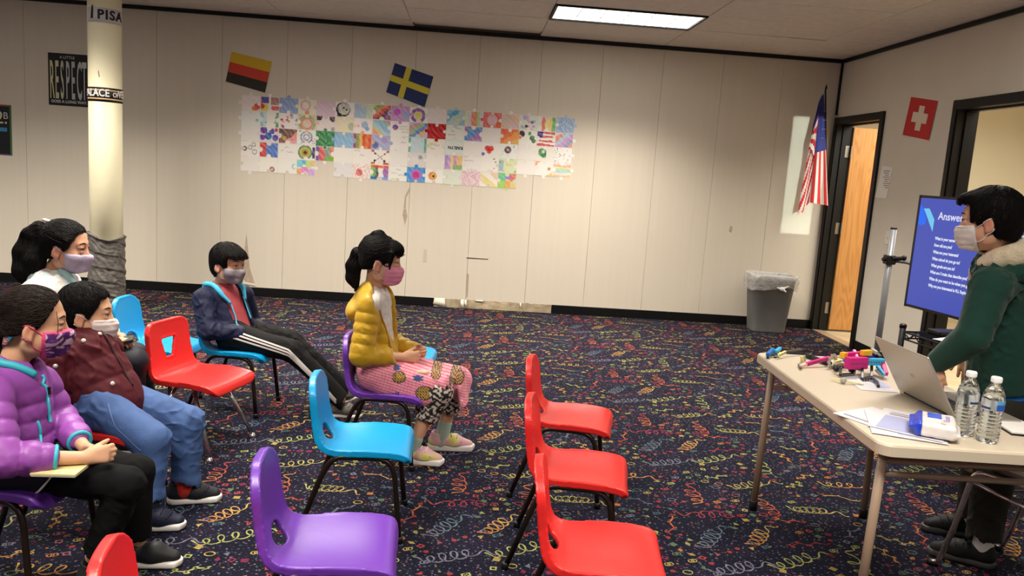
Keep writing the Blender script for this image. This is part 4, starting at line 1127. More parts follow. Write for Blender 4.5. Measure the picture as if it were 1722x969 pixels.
part('bin_body', sq_loft([(.165, .115, 0.0, 5), (.168, .118, 0.02, 5), (.215, .15, .53, 5), (.228, .163, .54, 5), (.228, .163, .565, 5), (.218, .153, .565, 5), (.205, .142, .5, 5), (.16, .11, .03, 5)]), m_grey, tc, True)
ph = rgm.rand(6) * 6.28
def wr(a, li):
    w = 0.02 * math.sin(7 * a + ph[0]) + 0.014 * math.sin(15 * a + ph[1] + li) + 0.01 * math.sin(29 * a + 2 * li)
    g = math.exp(-((a - 4.95) / .35) ** 2)         # gathered by the knot in front
    return 1.0 + w * (0.35 + 0.12 * li) * (1 if li < 6 else .5) + (0.05 * g if li in (2, 3) else 0), (0.045 * g if li == 0 else (0.02 * g if li == 1 else 0)) + 0.006 * math.sin(5 * a + li)
part('bag_liner', sq_loft([(.236, .17, .425, 4.5), (.243, .176, .47, 4.5), (.247, .18, .52, 4.5), (.245, .178, .565, 4.5), (.236, .17, .585, 4.5), (.222, .156, .582, 4.5), (.205, .14, .52, 4.5), (.17, .11, .40, 4), (.12, .07, .34, 3)], 96, wr, False), m_bag, tc, True)
kn = A(3.035, 7.445, .455)
sdf('knot', [ell(kn, (.022, .016, .02)), cone(kn, kn + A(.035, -.012, -.022), .013, .008), cone(kn, kn + A(-.05, .004, .012), .012, .006), cone(kn, kn + A(.06, 0, .03), .012, .006)], .004, mat('bag knot', (226, 224, 222), .35), tc)

# ============================================================ CHAIRS
def shell_mesh(name, hole='oval', tw=0.124, bw=0.150, sw=0.172, tr=0.085, h=0.0042):
    prof = np.array([(.204, .300), (.199, .322), (.188, .338), (.166, .347), (.10, .349), (.02, .345), (-.06, .342), (-.105, .347), (-.130, .363), (-.145, .390), (-.153, .435), (-.160, .49), (-.166, .545), (-.171, .602)])
    # refine the profile
    s = np.r_[0, np.cumsum(np.linalg.norm(np.diff(prof, axis=0), axis=1))]
    for _ in range(2):
        mid = (prof[:-1] + prof[1:]) / 2; q_ = np.empty((len(prof) * 2 - 1, 2)); q_[0::2] = prof; q_[1::2] = mid
        sm = q_.copy(); sm[1:-1] = .25 * q_[:-2] + .5 * q_[1:-1] + .25 * q_[2:]; prof = sm
    s = np.r_[0, np.cumsum(np.linalg.norm(np.diff(prof, axis=0), axis=1))]; S = s[-1]
    lo = np.array([-.26, -.215, .255]); hi = np.array([.25, .21, .65]); n = np.ceil((hi - lo) / h).astype(int)
    X_ = lo[0] + h * np.arange(n[0]); Y2 = lo[1] + h * np.arange(n[1]); Z_ = lo[2] + h * np.arange(n[2])
    gx, gz = np.meshgrid(X_, Z_, indexing='ij'); best = np.full(gx.shape, 9.0); sgn = np.zeros_like(best); par = np.zeros_like(best)
    for i in range(len(prof) - 1):
        a, b = prof[i], prof[i + 1]; d = b - a; L2 = d @ d
        t = np.clip(((gx - a[0]) * d[0] + (gz - a[1]) * d[1]) / L2, 0, 1)
        ex, ez = gx - a[0] - t * d[0], gz - a[1] - t * d[1]; q_ = np.hypot(ex, ez); m = q_ < best
        cr = d[0] * ez - d[1] * ex
        best = np.where(m, q_, best); sgn = np.where(m, np.where(cr < 0, 1.0, -1.0), sgn); par = np.where(m, s[i] + t * (s[i + 1] - s[i]), par)
    d2 = best * sgn            # positive above the seat / in front of the back
    ed = nrm(prof[-1] - prof[-2]); over = np.maximum((gx - prof[-1][0]) * ed[0] + (gz - prof[-1][1]) * ed[1], 0)
    sd = nrm(prof[0] - prof[1]); under = np.maximum((gx - prof[0][0]) * sd[0] + (gz - prof[0][1]) * sd[1], 0)
    over = np.where(par >= S - 1e-6, over, 0); under = np.where(par <= 1e-6, under, 0)
    dn = np.where((par >= S - 1e-6), (gx - prof[-1][0]) * -ed[1] + (gz - prof[-1][1]) * ed[0], d2)
    dn = np.where((par >= S - 1e-6), -dn, dn)
    dn0 = (gx - prof[0][0]) * -nrm(prof[1] - prof[0])[1] + (gz - prof[0][1]) * nrm(prof[1] - prof[0])[0]
    dn = np.where((par <= 1e-6), -dn0, dn)
    pe = par + over - under
    sk = [0, .03, .10, .22, .34, .40, .46, .56, S]; wk = [sw - .008, sw, sw, sw - .002, bw + .008, bw - .004, bw - .012, bw - .014, tw]
    W = np.interp(par, sk, wk)
    Y3 = np.abs(Y2)[None, :, None]; d3 = dn[:, None, :]; W3 = W[:, None, :]; P3 = pe[:, None, :]
    # outline of the unrolled shell as a distance with rounded corners
    def smax(a, b, k): return -smin(-a, -b, k)
    def corner(a, b, r):
        return np.minimum(np.maximum(a + r, b + r), 0) + np.hypot(np.maximum(a + r, 0), np.maximum(b + r, 0)) - r
    e2 = np.maximum(corner(Y3 - W3, P3 - S, tr), corner(Y3 - W3, -P3, .05))
    dish = (0.016 * np.interp(P3, [0, .08, .2, .34, .42, S], [.2, .5, 1, .8, 1.1, 1.0])) * (Y3 / .17) ** 2
    dd = d3 - dish + 0.006
    sheet = np.maximum(np.abs(dd) - 0.0032, e2)
    rim = np.maximum(np.abs(e2 + .0045) - .0045, np.abs(dd + .011) - .0135)
    f = smin(sheet, rim, .005)
    # end caps of the profile
    if hole == 'oval':
        q_ = np.sqrt(((P3 - .372) / .033) ** 2 + (Y3 / .054) ** 2); ho = (q_ - 1) * .033
    else:
        wv = np.interp(P3, [.42, .52], [.022, .052]); ho = np.maximum(np.abs(P3 - .475) - .045, Y3 - wv)
    f = -smin(-f, ho, .004)
    lipr = np.maximum(np.abs(ho - .004) - .004, np.abs(dd + .003) - .008); f = smin(f, lipr, .004)
    V, F = nets(np.ascontiguousarray(f.astype(np.float32)), lo, h)
    V = smooth_pts(V, F, 3, .5)
    return mk(name, V, F, True)
def plastic(nm, c): return mat(nm, c, 0.33, bump=0.04, bscale=350, spec=0.5)
m_red = plastic('red plastic', (216, 40, 38)); m_blue = plastic('blue plastic', (8, 152, 212)); m_purple = plastic('purple plastic', (102, 54, 162))
m_tube = mat('dark brown metal tube', (44, 34, 30), 0.32, 0.6, spec=0.6)
m_glide = mat('black glide', (18, 17, 17), 0.5)
SH = {}
base_shell = shell_mesh('seat_shell', 'oval')
base_shell2 = shell_mesh('seat_shell', 'trapezoid', tw=.150, bw=.165, sw=.182, tr=.055)
def shell_for(key, m):
    if key not in SH:
        me = (base_shell2 if key[0] == 'trapezoid' else base_shell).copy(); me.materials.append(m); SH[key] = me
    return SH[key]
side_g = {}
for s in (-1, 1):
    side_g[s] = tubeg([(.172, s * .172, .004), (.152, s * .162, .18), (.135, s * .156, .326), (-.085, s * .156, .326), (-.125, s * .160, .26), (-.215, s * .172, .004)], .0105, 10, fil=.10)
cross_g = join([tubeg([(.09, -.156, .325), (.09, .156, .325)], .008, 8), tubeg([(-.05, -.156, .325), (-.05, .156, .325)], .008, 8)])
glide_g = latheg([(.0135, 0), (.0135, .022), (.0108, .026)], 10)
ME = {}
def shared(key, g, m, smooth=True):
    if key not in ME:
        ME[key] = mk(key[0], g[0], g[1], smooth); ME[key].materials.append(m)
    return ME[key]
def child(name, me, parent, loc=(0, 0, 0), rot=None):
    o = bpy.data.objects.new(name, me); C.objects.link(o); o.parent = parent; o.location = loc
    if rot is not None: o.rotation_euler = rot
    WM[o.name] = WM[parent.name]; return o
CHG = 'plastic stacking chairs of the audience rows'
def chair(label, col, x, y, hd, kind='oval', scale=1.0):
    m = {'red': m_red, 'blue': m_blue, 'purple': m_purple}[col]
    t = thing('stacking_chair', label, 'chair', (x, y, 0), math.radians(hd), group=CHG)
    t.scale = (scale,) * 3
    child('seat_shell', shell_for((kind, col), m), t)
    if kind == 'oval':
        for s in (-1, 1):
            f = child('leg_frame', shared(('leg_frame', s), side_g[s], m_tube), t)
            for (gx, gy) in ((.172, .172), (-.215, .172)): child('glide', shared(('glide', 0), glide_g, m_glide), f, (gx, s * gy, 0))
        child('cross_bar', shared(('cross_bar', 0), cross_g, m_tube), t)
    else:
        for s in (-1, 1):
            for (x0, x1, nm) in ((.045, .185, 'f'), (-.03, -.20, 'b')):
                g = tubeg([(x0, s * .105, .322), (x1, s * .185, .02)], .0105, 12)
                l = child('leg', shared(('leg', s, nm), g, m_chrome), t)
                child('glide', shared(('chrome_glide', 0), latheg([(.016, 0), (.018, .006), (.0105, .024)], 12), m_chrome), l, (x1, s * .185, 0))
            child('bracket', shared(('bracket', s), join([tubeg([(.045, s * .105, .320), (-.03, s * .105, .320)], .013, 10), boxg((.008, s * .105, .333), (.05, .016, .008))]), m_chrome), t)
        child('cross_bar', shared(('cross_bar2', 0), tubeg([(.008, -.105, .322), (.008, .105, .322)], .010, 10), m_chrome), t)
    return t
chair('red chair farthest back of the three empty red chairs in front', 'red', .476, 3.41, -12)
chair('middle one of the three empty red chairs in the front row', 'red', .430, 2.785, -10)
chair('nearest red chair of the front row, cut by the lower edge', 'red', .415, 2.145, -6)
chair('empty bright blue chair with dark legs near the girl in yellow', 'blue', -.385, 2.98, 2)
chair('empty purple chair in the foreground with an oval hole', 'purple', -.362, 2.12, 4)
chair('purple chair the girl in the yellow jacket sits on', 'purple', -.375, 3.72, -5)
chair('blue chair beyond the girl in yellow, only its seat edge shows', 'blue', -.375, 4.42, -3)
chair('empty red chair with a wedge shaped hole and chrome legs', 'red', -1.275, 3.745, -15, 'trapezoid', 1.0)
chair('blue chair the boy in the navy jacket sits on', 'blue', -1.265, 4.36, -6)
chair('empty blue chair behind the boy in maroon near the pillar', 'blue', -1.70, 4.32, -5)
chair('purple chair the girl in the purple jacket sits on', 'purple', -1.43, 2.50, -8)
chair('red chair under the boy in the maroon jacket', 'red', -1.40, 3.03, -5)
chair('blue chair under the girl in the white fleece with the tablet', 'blue', -1.86, 3.68, 0)
chair('red chair back at the bottom left corner of the view', 'red', -.535, 1.585, 10)

# small black tube chair by the left wall, mostly hidden
bc = thing('metal_chair', 'black tube chair standing behind the girl with the white fleece', 'chair', (-4.05, 6.6, 0), 0.4)
for s in (-1, 1):
    part('back_hoop', tubeg([(-4.24 + .03 * s, 6.42 + .14 * s, 0.0), (-4.22 + .03 * s, 6.42 + .14 * s, .45), (-4.20 + .03 * s, 6.42 + .14 * s, .80), (-4.00 + .03 * s, 6.42 + .14 * s, .80), (-3.98 + .03 * s, 6.42 + .14 * s, .45), (-3.96 + .03 * s, 6.42 + .14 * s, 0)], .014, 8, fil=.12), m_black, bc, True)
part('seat', boxg((-4.10, 6.45, .45), (.18, .18, .025), bev=.012), m_black, bc)
print('chairs', time.time() - T0)

# ============================================================ TABLE AND WHAT IS ON IT
T0 = time.time()
ZT = 0.68
TV_ = nrm((.0386, .9993, 0)); TW_ = nrm((.9993, -.0386, 0)); TC = A(1.617, 2.823, 0)
def tp_(w, l, z): return TC + TW_ * w + TV_ * l + A(0, 0, z)
m_ttop = mat('cream moulded plastic', (196, 184, 164), 0.42, bump=0.12, bscale=420, spec=0.45)
m_taupe = mat('taupe painted steel', (146, 124, 104), 0.4, spec=0.5)
tb = thing('folding_table', 'cream plastic folding table with taupe legs in front of the standing boy', 'table', (TC[0], TC[1], 0))
def rrect(hx, hy, r, n=7):
    P = []
    for (cx, cy, a0) in ((hx - r, hy - r, 0), (-hx + r, hy - r, 90), (-hx + r, -hy + r, 180), (hx - r, -hy + r, 270)):
        for k in range(n): a = math.radians(a0 + 90 * k / (n - 1)); P.append((cx + r * math.cos(a), cy + r * math.sin(a)))
    return np.array(P)
def slab(hx, hy, r, zs, ins):
    V = []; F = []
    for z, i in zip(zs, ins):
        for p in rrect(hx - i, hy - i, r): V.append(tp_(p[0], p[1], z))
    k = 28
    for l in range(len(zs) - 1):
        for i in range(k): F.append((l * k + i, l * k + (i + 1) % k, (l + 1) * k + (i + 1) % k, (l + 1) * k + i))
    F.append(tuple(range((len(zs) - 1) * k, len(zs) * k))); F.append(tuple(range(k))[::-1])
    return np.array(V), F
part('table_top', slab(.325, .612, .045, [ZT - .042, ZT - .038, ZT - .008, ZT - .002, ZT], [.006, 0, 0, .003, .009]), m_ttop, tb)
for s in (-1, 1): part('apron_rail', boxg(tp_(s * .285, 0, ZT - .052), (.012, .50, .010), np.stack([TW_, TV_, A(0, 0, 1)], 1)), m_taupe, tb)
for (w, l) in ((-.325 + .012, .435), (.174, .420), (-.325 + .03, -.55), (.26, -.55)):
    lg = part('leg', tubeg([tp_(w + .012 * (1 if w < 0 else -1), l, ZT - .045), tp_(w, l, .02)], .0145, 12), m_taupe, tb, True)
    part('foot_cap', latheg([(.0175, 0), (.0175, .04), (.0150, .044)], 12, tuple(tp_(w, l, 0))), m_glide, lg, True)
for l, zz in ((-.55, (.565, .610)), (.43, (.565, .610))):
    for z in zz: part('cross_bar', tubeg([tp_(-.295, l, z), tp_(.25 if l < 0 else .2, l, z)], .010, 10), m_taupe, tb, True)
part('brace', tubeg([tp_(0, -.545, .59), tp_(0, -.12, ZT - .05)], .008, 8), m_taupe, tb, True); part('brace', tubeg([tp_(-.02, .425, .59), tp_(-.02, .1, ZT - .05)], .008, 8), m_taupe, tb, True)

# laptop
m_alu = mat('silver laptop shell', (176, 170, 160), 0.38, 0.55, spec=0.5); m_keys = mat('black keys', (24, 24, 26), 0.5); m_scr = mat('dark screen', (12, 13, 16), 0.15)
lp = thing('laptop', 'open silver laptop standing before the boy in the green hoodie', 'laptop', (1.78, 2.67, ZT))
bl, brr = A(1.660, 2.840, ZT + .012), A(1.667, 2.497, ZT + .012)
ex_ = nrm(brr - bl); ux = nrm(np.cross(A(0, 0, 1), ex_)) * 1.0
if ux[0] < 0: ux = -ux
W_ = np.linalg.norm(brr - bl)
def lpb(u, v, z): return bl + ex_ * (W_ * u) + ux * v + A(0, 0, z)
Rl = np.stack([ex_, ux, A(0, 0, 1)], 1)
bs = part('base', boxg(lpb(.5, .120, -.003), (W_ / 2, .120, .0075), Rl, bev=.003), m_alu, lp)
for i in range(13):
    for j in range(5):
        part('key', boxg(lpb(.07 + .86 * (i + .5) / 13, .035 + .021 * j, .0052), (W_ * .86 / 26 - .0018, .0085, .0012), Rl), m_keys, bs)
part('touchpad', boxg(lpb(.5, .19, .0048), (.05, .034, .0006), Rl), mat('touchpad', (150, 146, 140), .35, .4), bs)
lu = nrm(A(-.123, 0, .199)); ln = np.cross(ex_, lu)
Rd = np.stack([ex_, lu, ln], 1)
ld = part('lid', boxg(lpb(.5, 0, .002) + lu * .119, (W_ / 2, .119, .0035), Rd, bev=.002), m_alu, lp)
part('screen', boxg(lpb(.5, 0, .002) + lu * .121 - ln * .0037 * (1 if np.dot(ln, ux) < 0 else -1), (W_ / 2 - .008, .108, .0006), Rd), m_scr, ld)
lgp = lpb(.5, 0, .002) + lu * .118; lsg = (1 if np.dot(ln, ux) < 0 else -1)
for k in (-1, 1):
    part('emblem', boxg(lgp + ex_ * .0075 * k + ln * .0037 * lsg, (.006, .007, .0003), Rd), mat('emblem', (150, 145, 136), .3, .6), ld)
part('hinge', tubeg([lpb(.12, -.002, .002), lpb(.88, -.002, .002)], .006, 8), m_keys, lp, True)

# notebooks under the laptop edge
nb = thing('notebook', 'dark bound notebook lying beneath the right edge of the laptop', 'notebook', (1.86, 2.45, ZT))
part('cover', boxg((1.855, 2.455, ZT + .003), (.06, .085, .003), frame(-8)), m_black, nb); part('pages', boxg((1.853, 2.456, ZT + .008), (.056, .082, .003), frame(-8)), m_white, nb)

# papers
m_sheet = mat('printer paper', (204, 202, 208), .7); m_lav = mat('pale blue print', (160, 164, 200), .7); m_gline = mat('grey print line', (120, 120, 140), .7)
def sheet(label, cx, cy, a, z, prints, wd_=.108, hd_=.14):
    t = thing('paper_sheet', label, 'paper', (cx, cy, ZT), math.radians(a))
    R = frame(a); V = []; F = []; n = 8
    for i in range(n + 1):
        for j in range(n + 1):
            x, y = -hd_ + 2 * hd_ * i / n, -wd_ + 2 * wd_ * j / n
            V.append(A(cx, cy, ZT + z + .0016 * math.sin(x * 14 + a) ** 2 * (i / n)) + R @ A(x, y, 0))
    for i in range(n):
        for j in range(n): q_ = i * (n + 1) + j; F.append((q_, q_ + n + 1, q_ + n + 2, q_ + 1))
    V = np.array(V); V2 = V - A(0, 0, .0005); k = len(V)
    part('sheet', (np.vstack([V, V2]), F + [tuple(i + k for i in f[::-1]) for f in F]), m_sheet, t, True)
    for (x0, x1, y0, y1, m) in prints:
        V = []; F = []; n2 = 6
        for i in range(n2 + 1):
            for yy in (y0, y1):
                x = x0 + (x1 - x0) * i / n2; V.append(A(cx, cy, ZT + z + .0006 + .0016 * math.sin(x * 14 + a) ** 2 * ((x + hd_) / (2 * hd_))) + R @ A(x, yy, 0))
        for i in range(n2): F.append((2 * i, 2 * i + 2, 2 * i + 3, 2 * i + 1))
        part('print', (np.array(V), F), m, t)
    return t
sheet('white sheet at the bottom of the paper pile by the tissue pack', 1.415, 2.452, 118, .0012, [(-.12, .12, .07, .08, m_gline)])
sheet('printed sheet in the middle of the paper pile on the near table corner', 1.440, 2.410, 68, .0034, [(-.11, .11, -.09, .03, m_lav)])
sheet('topmost printed sheet with a pale blue block beside the tissue pack', 1.478, 2.430, 52, .0058, [(-.125, .045, -.088, .088, m_lav), (.065, .075, -.08, .08, m_gline), (.09, .097, -.08, .08, m_gline)])
sheet('white sheet lying under the model parts beside the laptop', 1.600, 2.960, 84, .0012, [(-.05, .1, -.07, -.02, m_lav)], .07, .11)

# tissue pack
tpk = thing('tissue_pack', 'white and blue soft plastic tissue pack lying on the papers', 'tissue pack', (1.52, 2.33, ZT))
m_tw = mat('white soft plastic', (226, 220, 218), .3, coat=.3, bump=.25, bscale=40); m_tb = mat('blue soft plastic', (24, 62, 196), .3, coat=.3, bump=.25, bscale=40)
pu = nrm(A(.86, -.50, 0)); pvv = nrm(A(.50, .86, 0)); pc = A(1.495, 2.350, ZT + .031); Rp_ = np.stack([pu, pvv, A(0, 0, 1)], 1)
def crump(P): return .0006 * wav(P, 160, 4)
body = [rbox(pc + pu * .012, (.056, .082, .022), Rp_, .012), rbox(pc + pu * .068 + A(0, 0, -.006), (.012, .075, .006), Rp_, .004, k=.012)]
sdf('pack_body', body + [plane(pc - pu * .030, -pu)], .003, m_tw, tpk, crump)
sdf('pack_end', [rbox(pc + pu * .010, (.0575, .0832, .0232), Rp_, .012), rbox(pc - pu * .054 + A(0, 0, .002), (.012, .070, .006), Rp_, .004, k=.012), plane(pc - pu * .030 + pvv * .0, pu)], .003, m_tb, tpk, crump)
part('print_block', boxg(pc + pu * .005 + pvv * .03 + A(0, 0, .0232), (.020, .028, .0012), Rp_), mat('blue print', (50, 88, 206), .4), tpk)
text('pack_text', 'Tissues', .026, mat('lilac print', (150, 140, 200), .4), tpk, pc + pu * .048 - pvv * .03 + A(0, 0, .0242), pvv, -pu, ext=.0003)
part('opening_flap', polyg([pc + pu * .022 + pvv * (-.05) + A(0, 0, .0226), pc + pu * .035 + pvv * (-.06) + A(0, 0, .0226), pc + pu * .04 + pvv * (-.02) + A(0, 0, .0226), pc + pu * .024 + pvv * (-.02) + A(0, 0, .0226)], (0, 0, 1), .001), mat('grey flap', (196, 192, 190), .4), tpk)

# water bottles
def clear_mat(nm, tint, ior=1.45):
    m = bpy.data.materials.new(nm); m.use_nodes = True; b = m.node_tree.nodes['Principled BSDF'].inputs
    b['Base Color'].default_value = rgba(tint); b['Transmission Weight'].default_value = 1.0; b['Roughness'].default_value = 0.03; b['IOR'].default_value = ior
    return m
m_pet = clear_mat('clear bottle plastic', (246, 250, 250), 1.38); m_water = clear_mat('water', (248, 252, 252), 1.33); m_cap = mat('white cap', (236, 236, 234), .4)
m_lab = mat('blue label', (20, 84, 190), .35, alpha=.92); m_lab2 = mat('light blue label', (80, 170, 226), .35, alpha=.9); m_labw = mat('frosted label', (226, 232, 238), .4, alpha=.35); m_labn = mat('navy label print', (44, 62, 108), .4)
def bottle(label, x, y, la):
    t = thing('water_bottle', label, 'bottle', (x, y, ZT), group='water bottles on the table')
    prof = [(.020, .006), (.027, .001), (.0305, .008), (.031, .016)]
    z = .016
    for k in range(7):
        prof += [(.0318, z + .004), (.0296, z + .0085), (.0318, z + .012)]; z += .012
    prof += [(.0302, .104), (.0322, .108), (.0322, .138), (.0316, .142), (.0290, .156), (.0225, .172), (.0150, .184), (.0122, .189), (.0122, .203)]
    part('bottle_body', latheg(prof, 32, (x, y, ZT), True), m_pet, t, True)
    wp = [(max(r - .0014, .001), z2 + .001) for r, z2 in prof if z2 < .158]
    part('water', latheg([(.001, .004)] + wp + [(.001, wp[-1][1])], 32, (x, y, ZT), False), m_water, t, True)
    c = [( .0148, .192), (.0150, .194), (.0150, .207), (.0138, .2095), (.001, .2095)]
    part('cap', latheg(c, 24, (x, y, ZT), False), m_cap, t, True)
    ri = [boxg((x + .0152 * math.cos(k * .2618), y + .0152 * math.sin(k * .2618), ZT + .2005), (.0008, .0008, .006), frame(math.degrees(k * .2618))) for k in range(24)]
    part('cap_ridges', join(ri), m_cap, t)
    def wrapg(a0, a1, z0, z1, r):
        V = []; F = []; n = 20
        for i in range(n + 1):
            a = a0 + (a1 - a0) * i / n
            V.append((x + r * math.cos(a), y + r * math.sin(a), ZT + z0)); V.append((x + r * math.cos(a), y + r * math.sin(a), ZT + z1))
        for i in range(n): F.append((2 * i, 2 * i + 2, 2 * i + 3, 2 * i + 1))
        return np.array(V), F
    part('label', wrapg(la - 1.9, la + 1.9, .106, .140, .0326), m_labw, t, True)
    part('label_print', wrapg(la - .25, la + .95, .108, .127, .0330), m_lab, t, True); part('label_print', wrapg(la - .25, la + .95, .127, .139, .0330), m_lab2, t, True)
    part('label_print', wrapg(la - 1.75, la - .75, .110, .117, .0330), m_labn, t, True)
    return t
bottle('clear water bottle in front with the blue label turned to the view', 1.650, 2.303, -1.55)
bottle('clear water bottle behind, its navy print turned to the view', 1.607, 2.362, -.15)

# robot model of plastic beams
m_mg = mat('magenta beam', (206, 30, 130), .35); m_cy = mat('cyan beam', (60, 176, 226), .35); m_bk = mat('black beam', (26, 25, 27), .4); m_ylw = mat('yellow piece', (240, 180, 40), .35)
m_cr = mat('cream piece', (226, 222, 150), .4); m_gyp = mat('grey piece', (170, 168, 160), .4); m_dgy = mat('dark grey piece', (84, 80, 78), .45); m_whp = mat('white piece', (232, 232, 230), .4); m_blp = mat('blue piece', (24, 110, 190), .35)
def beam(name, a, b, w, h, m, t, studs=0):
    a = np.asarray(a, float); b = np.asarray(b, float); d = b - a; L = np.linalg.norm(d); d = d / L
    up = A(0, 0, 1) if abs(d[2]) < .9 else A(1, 0, 0); s = nrm(np.cross(up, d)); u = np.cross(d, s)
    g = [boxg((a + b) / 2, (L / 2, w / 2, h / 2), np.stack([d, s, u], 1), bev=min(w, h, .02) * .09)]
    o = part(name, join(g), m, t)
    n = int(L / .011) if studs else 0
    if n > 1:
        hs = []
        for k in range(n):
            p = a + d * (L * (k + .5) / n)
            for sg in (-1, 1):
                ring = [p + s * sg * (w / 2 + .0003) + min(.0036, h * .3) * (math.cos(q) * d + math.sin(q) * u) for q in np.linspace(0, 5.5, 8)]
                hs.append(polyg(ring, s * sg, .0003))
        part('pin_holes', join(hs), m_dgy if m is not m_bk else m_gyp, o)
    return o
ra = thing('claw_model', 'small claw arm with blue and cream pieces near the far left table corner', 'toy', tuple(A(1.378, 3.321, 0.680)))
beam('beam', A(1.318, 3.302, 0.700), A(1.364, 3.365, 0.712), .016, .016, m_blp, ra); beam('beam', A(1.370, 3.350, 0.705), A(1.410, 3.400, 0.712), .014, .014, m_cy, ra)
beam('foot', A(1.323, 3.312, 0.682), A(1.335, 3.340, 0.700), .010, .010, m_bk, ra); beam('foot', A(1.366, 3.332, 0.682), A(1.375, 3.361, 0.700), .010, .010, m_bk, ra)
beam('axle', A(1.332, 3.336, 0.690), A(1.384, 3.354, 0.694), .012, .010, m_dgy, ra, 1); beam('beam', A(1.373, 3.321, 0.696), A(1.419, 3.357, 0.706), .010, .012, m_cr, ra, 1)
beam('beam', A(1.425, 3.372, 0.703), A(1.522, 3.429, 0.706), .009, .009, m_dgy, ra)
beam('prop', A(1.385, 3.348, 0.682), A(1.399, 3.366, 0.700), .008, .008, m_cr, ra)
rb = thing('marker', 'thick black marker lying behind the magenta beam', 'pen', tuple(A(1.579, 3.401, 0.680)))
mk0, mk1 = A(1.524, 3.384, 0.692), A(1.566, 3.230, 0.692)
part('barrel', tubeg([mk0, mk1], .011, 12), m_bk, rb, True); part('marker_cap', tubeg([mk0, mk0 + (mk1 - mk0) * .25], .0118, 12), m_bk, rb, True); part('print_stripe', tubeg([mk0 + (mk1 - mk0) * .4 + A(0, 0, .0045), mk0 + (mk1 - mk0) * .9 + A(0, 0, .0045)], .0070, 8), m_gyp, rb, True)
cl = thing('toy_piece', 'cream upright connector piece standing on the table by the marker', 'toy', tuple(A(1.477, 3.300, 0.680)))
beam('pin', A(1.470, 3.291, 0.682), A(1.451, 3.262, 0.712), .012, .010, m_cr, cl); beam('pin', A(1.489, 3.306, 0.682), A(1.479, 3.296, 0.708), .007, .007, m_gyp, cl)
rm = thing('robot_wand', 'magenta beam with a pinkish tip resting against the robot model', 'toy', tuple(A(1.438, 3.208, 0.680)))
beam('beam', A(1.442, 3.185, 0.694), A(1.564, 3.239, 0.716), .013, .016, m_mg, rm, 1); beam('tip', A(1.404, 3.160, 0.688), A(1.442, 3.185, 0.694), .011, .011, mat('pale pink piece', (230, 190, 180), .4), rm); beam('tip_pin', A(1.412, 3.192, 0.688), A(1.396, 3.128, 0.688), .008, .008, m_dgy, rm)
rbt = thing('robot_model', 'robot model of magenta, cyan and black beams beside the laptop', 'robot', tuple(A(1.624, 3.110, 0.680)))
gc = A(1.555, 3.190, 0.712)
part('gear', tubeg([gc + .022 * (math.cos(a) * A(.75, .3, .1) + math.sin(a) * A(0, 0, 1)) for a in np.linspace(0, 6.2832, 22)], .006, 6), m_gyp, rbt, True)
for k in range(10):
    a = k * .6283; p = gc + .029 * (math.cos(a) * A(.75, .3, .1) + math.sin(a) * A(0, 0, 1)); part('gear_tooth', boxg(p, (.004, .004, .004)), m_gyp, rbt)
for (p, q_, w, m) in ((A(1.559, 3.211, 0.720), A(1.605, 3.233, 0.725), .010, m_cr), (A(1.547, 3.156, 0.715), A(1.595, 3.188, 0.720), .010, m_cr), (A(1.546, 3.137, 0.712), A(1.590, 3.165, 0.710), .009, m_gyp), (A(1.582, 3.206, 0.720), A(1.591, 3.164, 0.700), .008, m_ylw),
                       (A(1.603, 3.211, 0.725), A(1.618, 3.192, 0.715), .016, m_blp), (A(1.605, 3.234, 0.730), A(1.628, 3.240, 0.730), .012, mat('violet piece', (90, 80, 180), .4))):
    beam('connector', p, q_, w, w, m, rbt)
beam('body_block', A(1.556, 3.068, 0.735), A(1.652, 3.099, 0.735), .03, .048, m_mg, rbt, 1)
beam('plate', A(1.570, 3.093, 0.742) - A(.0, .016, 0), A(1.593, 3.098, 0.742) - A(0, .016, 0), .004, .034, m_whp, rbt); beam('plate', A(1.615, 3.100, 0.715) - A(0, .018, 0), A(1.637, 3.105, 0.715) - A(0, .018, 0), .004, .03, m_whp, rbt)
beam('top_tube', A(1.563, 3.111, 0.760), A(1.732, 3.183, 0.760), .020, .020, m_mg, rbt); beam('tube_end', A(1.546, 3.097, 0.760), A(1.569, 3.112, 0.760), .022, .024, m_ylw, rbt); beam('tube_end', A(1.634, 3.109, 0.772), A(1.684, 3.132, 0.772), .02, .022, m_ylw, rbt)
beam('top_tube', A(1.599, 3.119, 0.750), A(1.656, 3.153, 0.750), .018, .016, m_mg, rbt); beam('strut', A(1.626, 3.159, 0.770), A(1.614, 3.091, 0.745), .012, .012, mat('pink piece', (226, 90, 140), .4), rbt)
beam('cyan_beam', A(1.645, 3.106, 0.738), A(1.737, 3.116, 0.738), .022, .028, m_cy, rbt, 1); beam('blue_beam', A(1.645, 3.119, 0.750), A(1.714, 3.156, 0.750), .014, .014, mat('indigo piece', (60, 60, 160), .4), rbt)
beam('end_arm', A(1.732, 3.117, 0.735), A(1.719, 3.055, 0.700), .018, .018, m_mg, rbt, 1); beam('end_arm', A(1.696, 3.089, 0.725), A(1.706, 3.043, 0.700), .012, .012, m_cy, rbt, 1); beam('end_arm', A(1.692, 3.087, 0.710), A(1.702, 3.044, 0.692), .010, .010, m_gyp, rbt)
beam('motor', A(1.720, 3.181, 0.765), A(1.731, 3.139, 0.750), .02, .018, m_bk, rbt); beam('motor', A(1.713, 3.180, 0.775), A(1.712, 3.136, 0.770), .014, .014, m_gyp, rbt)
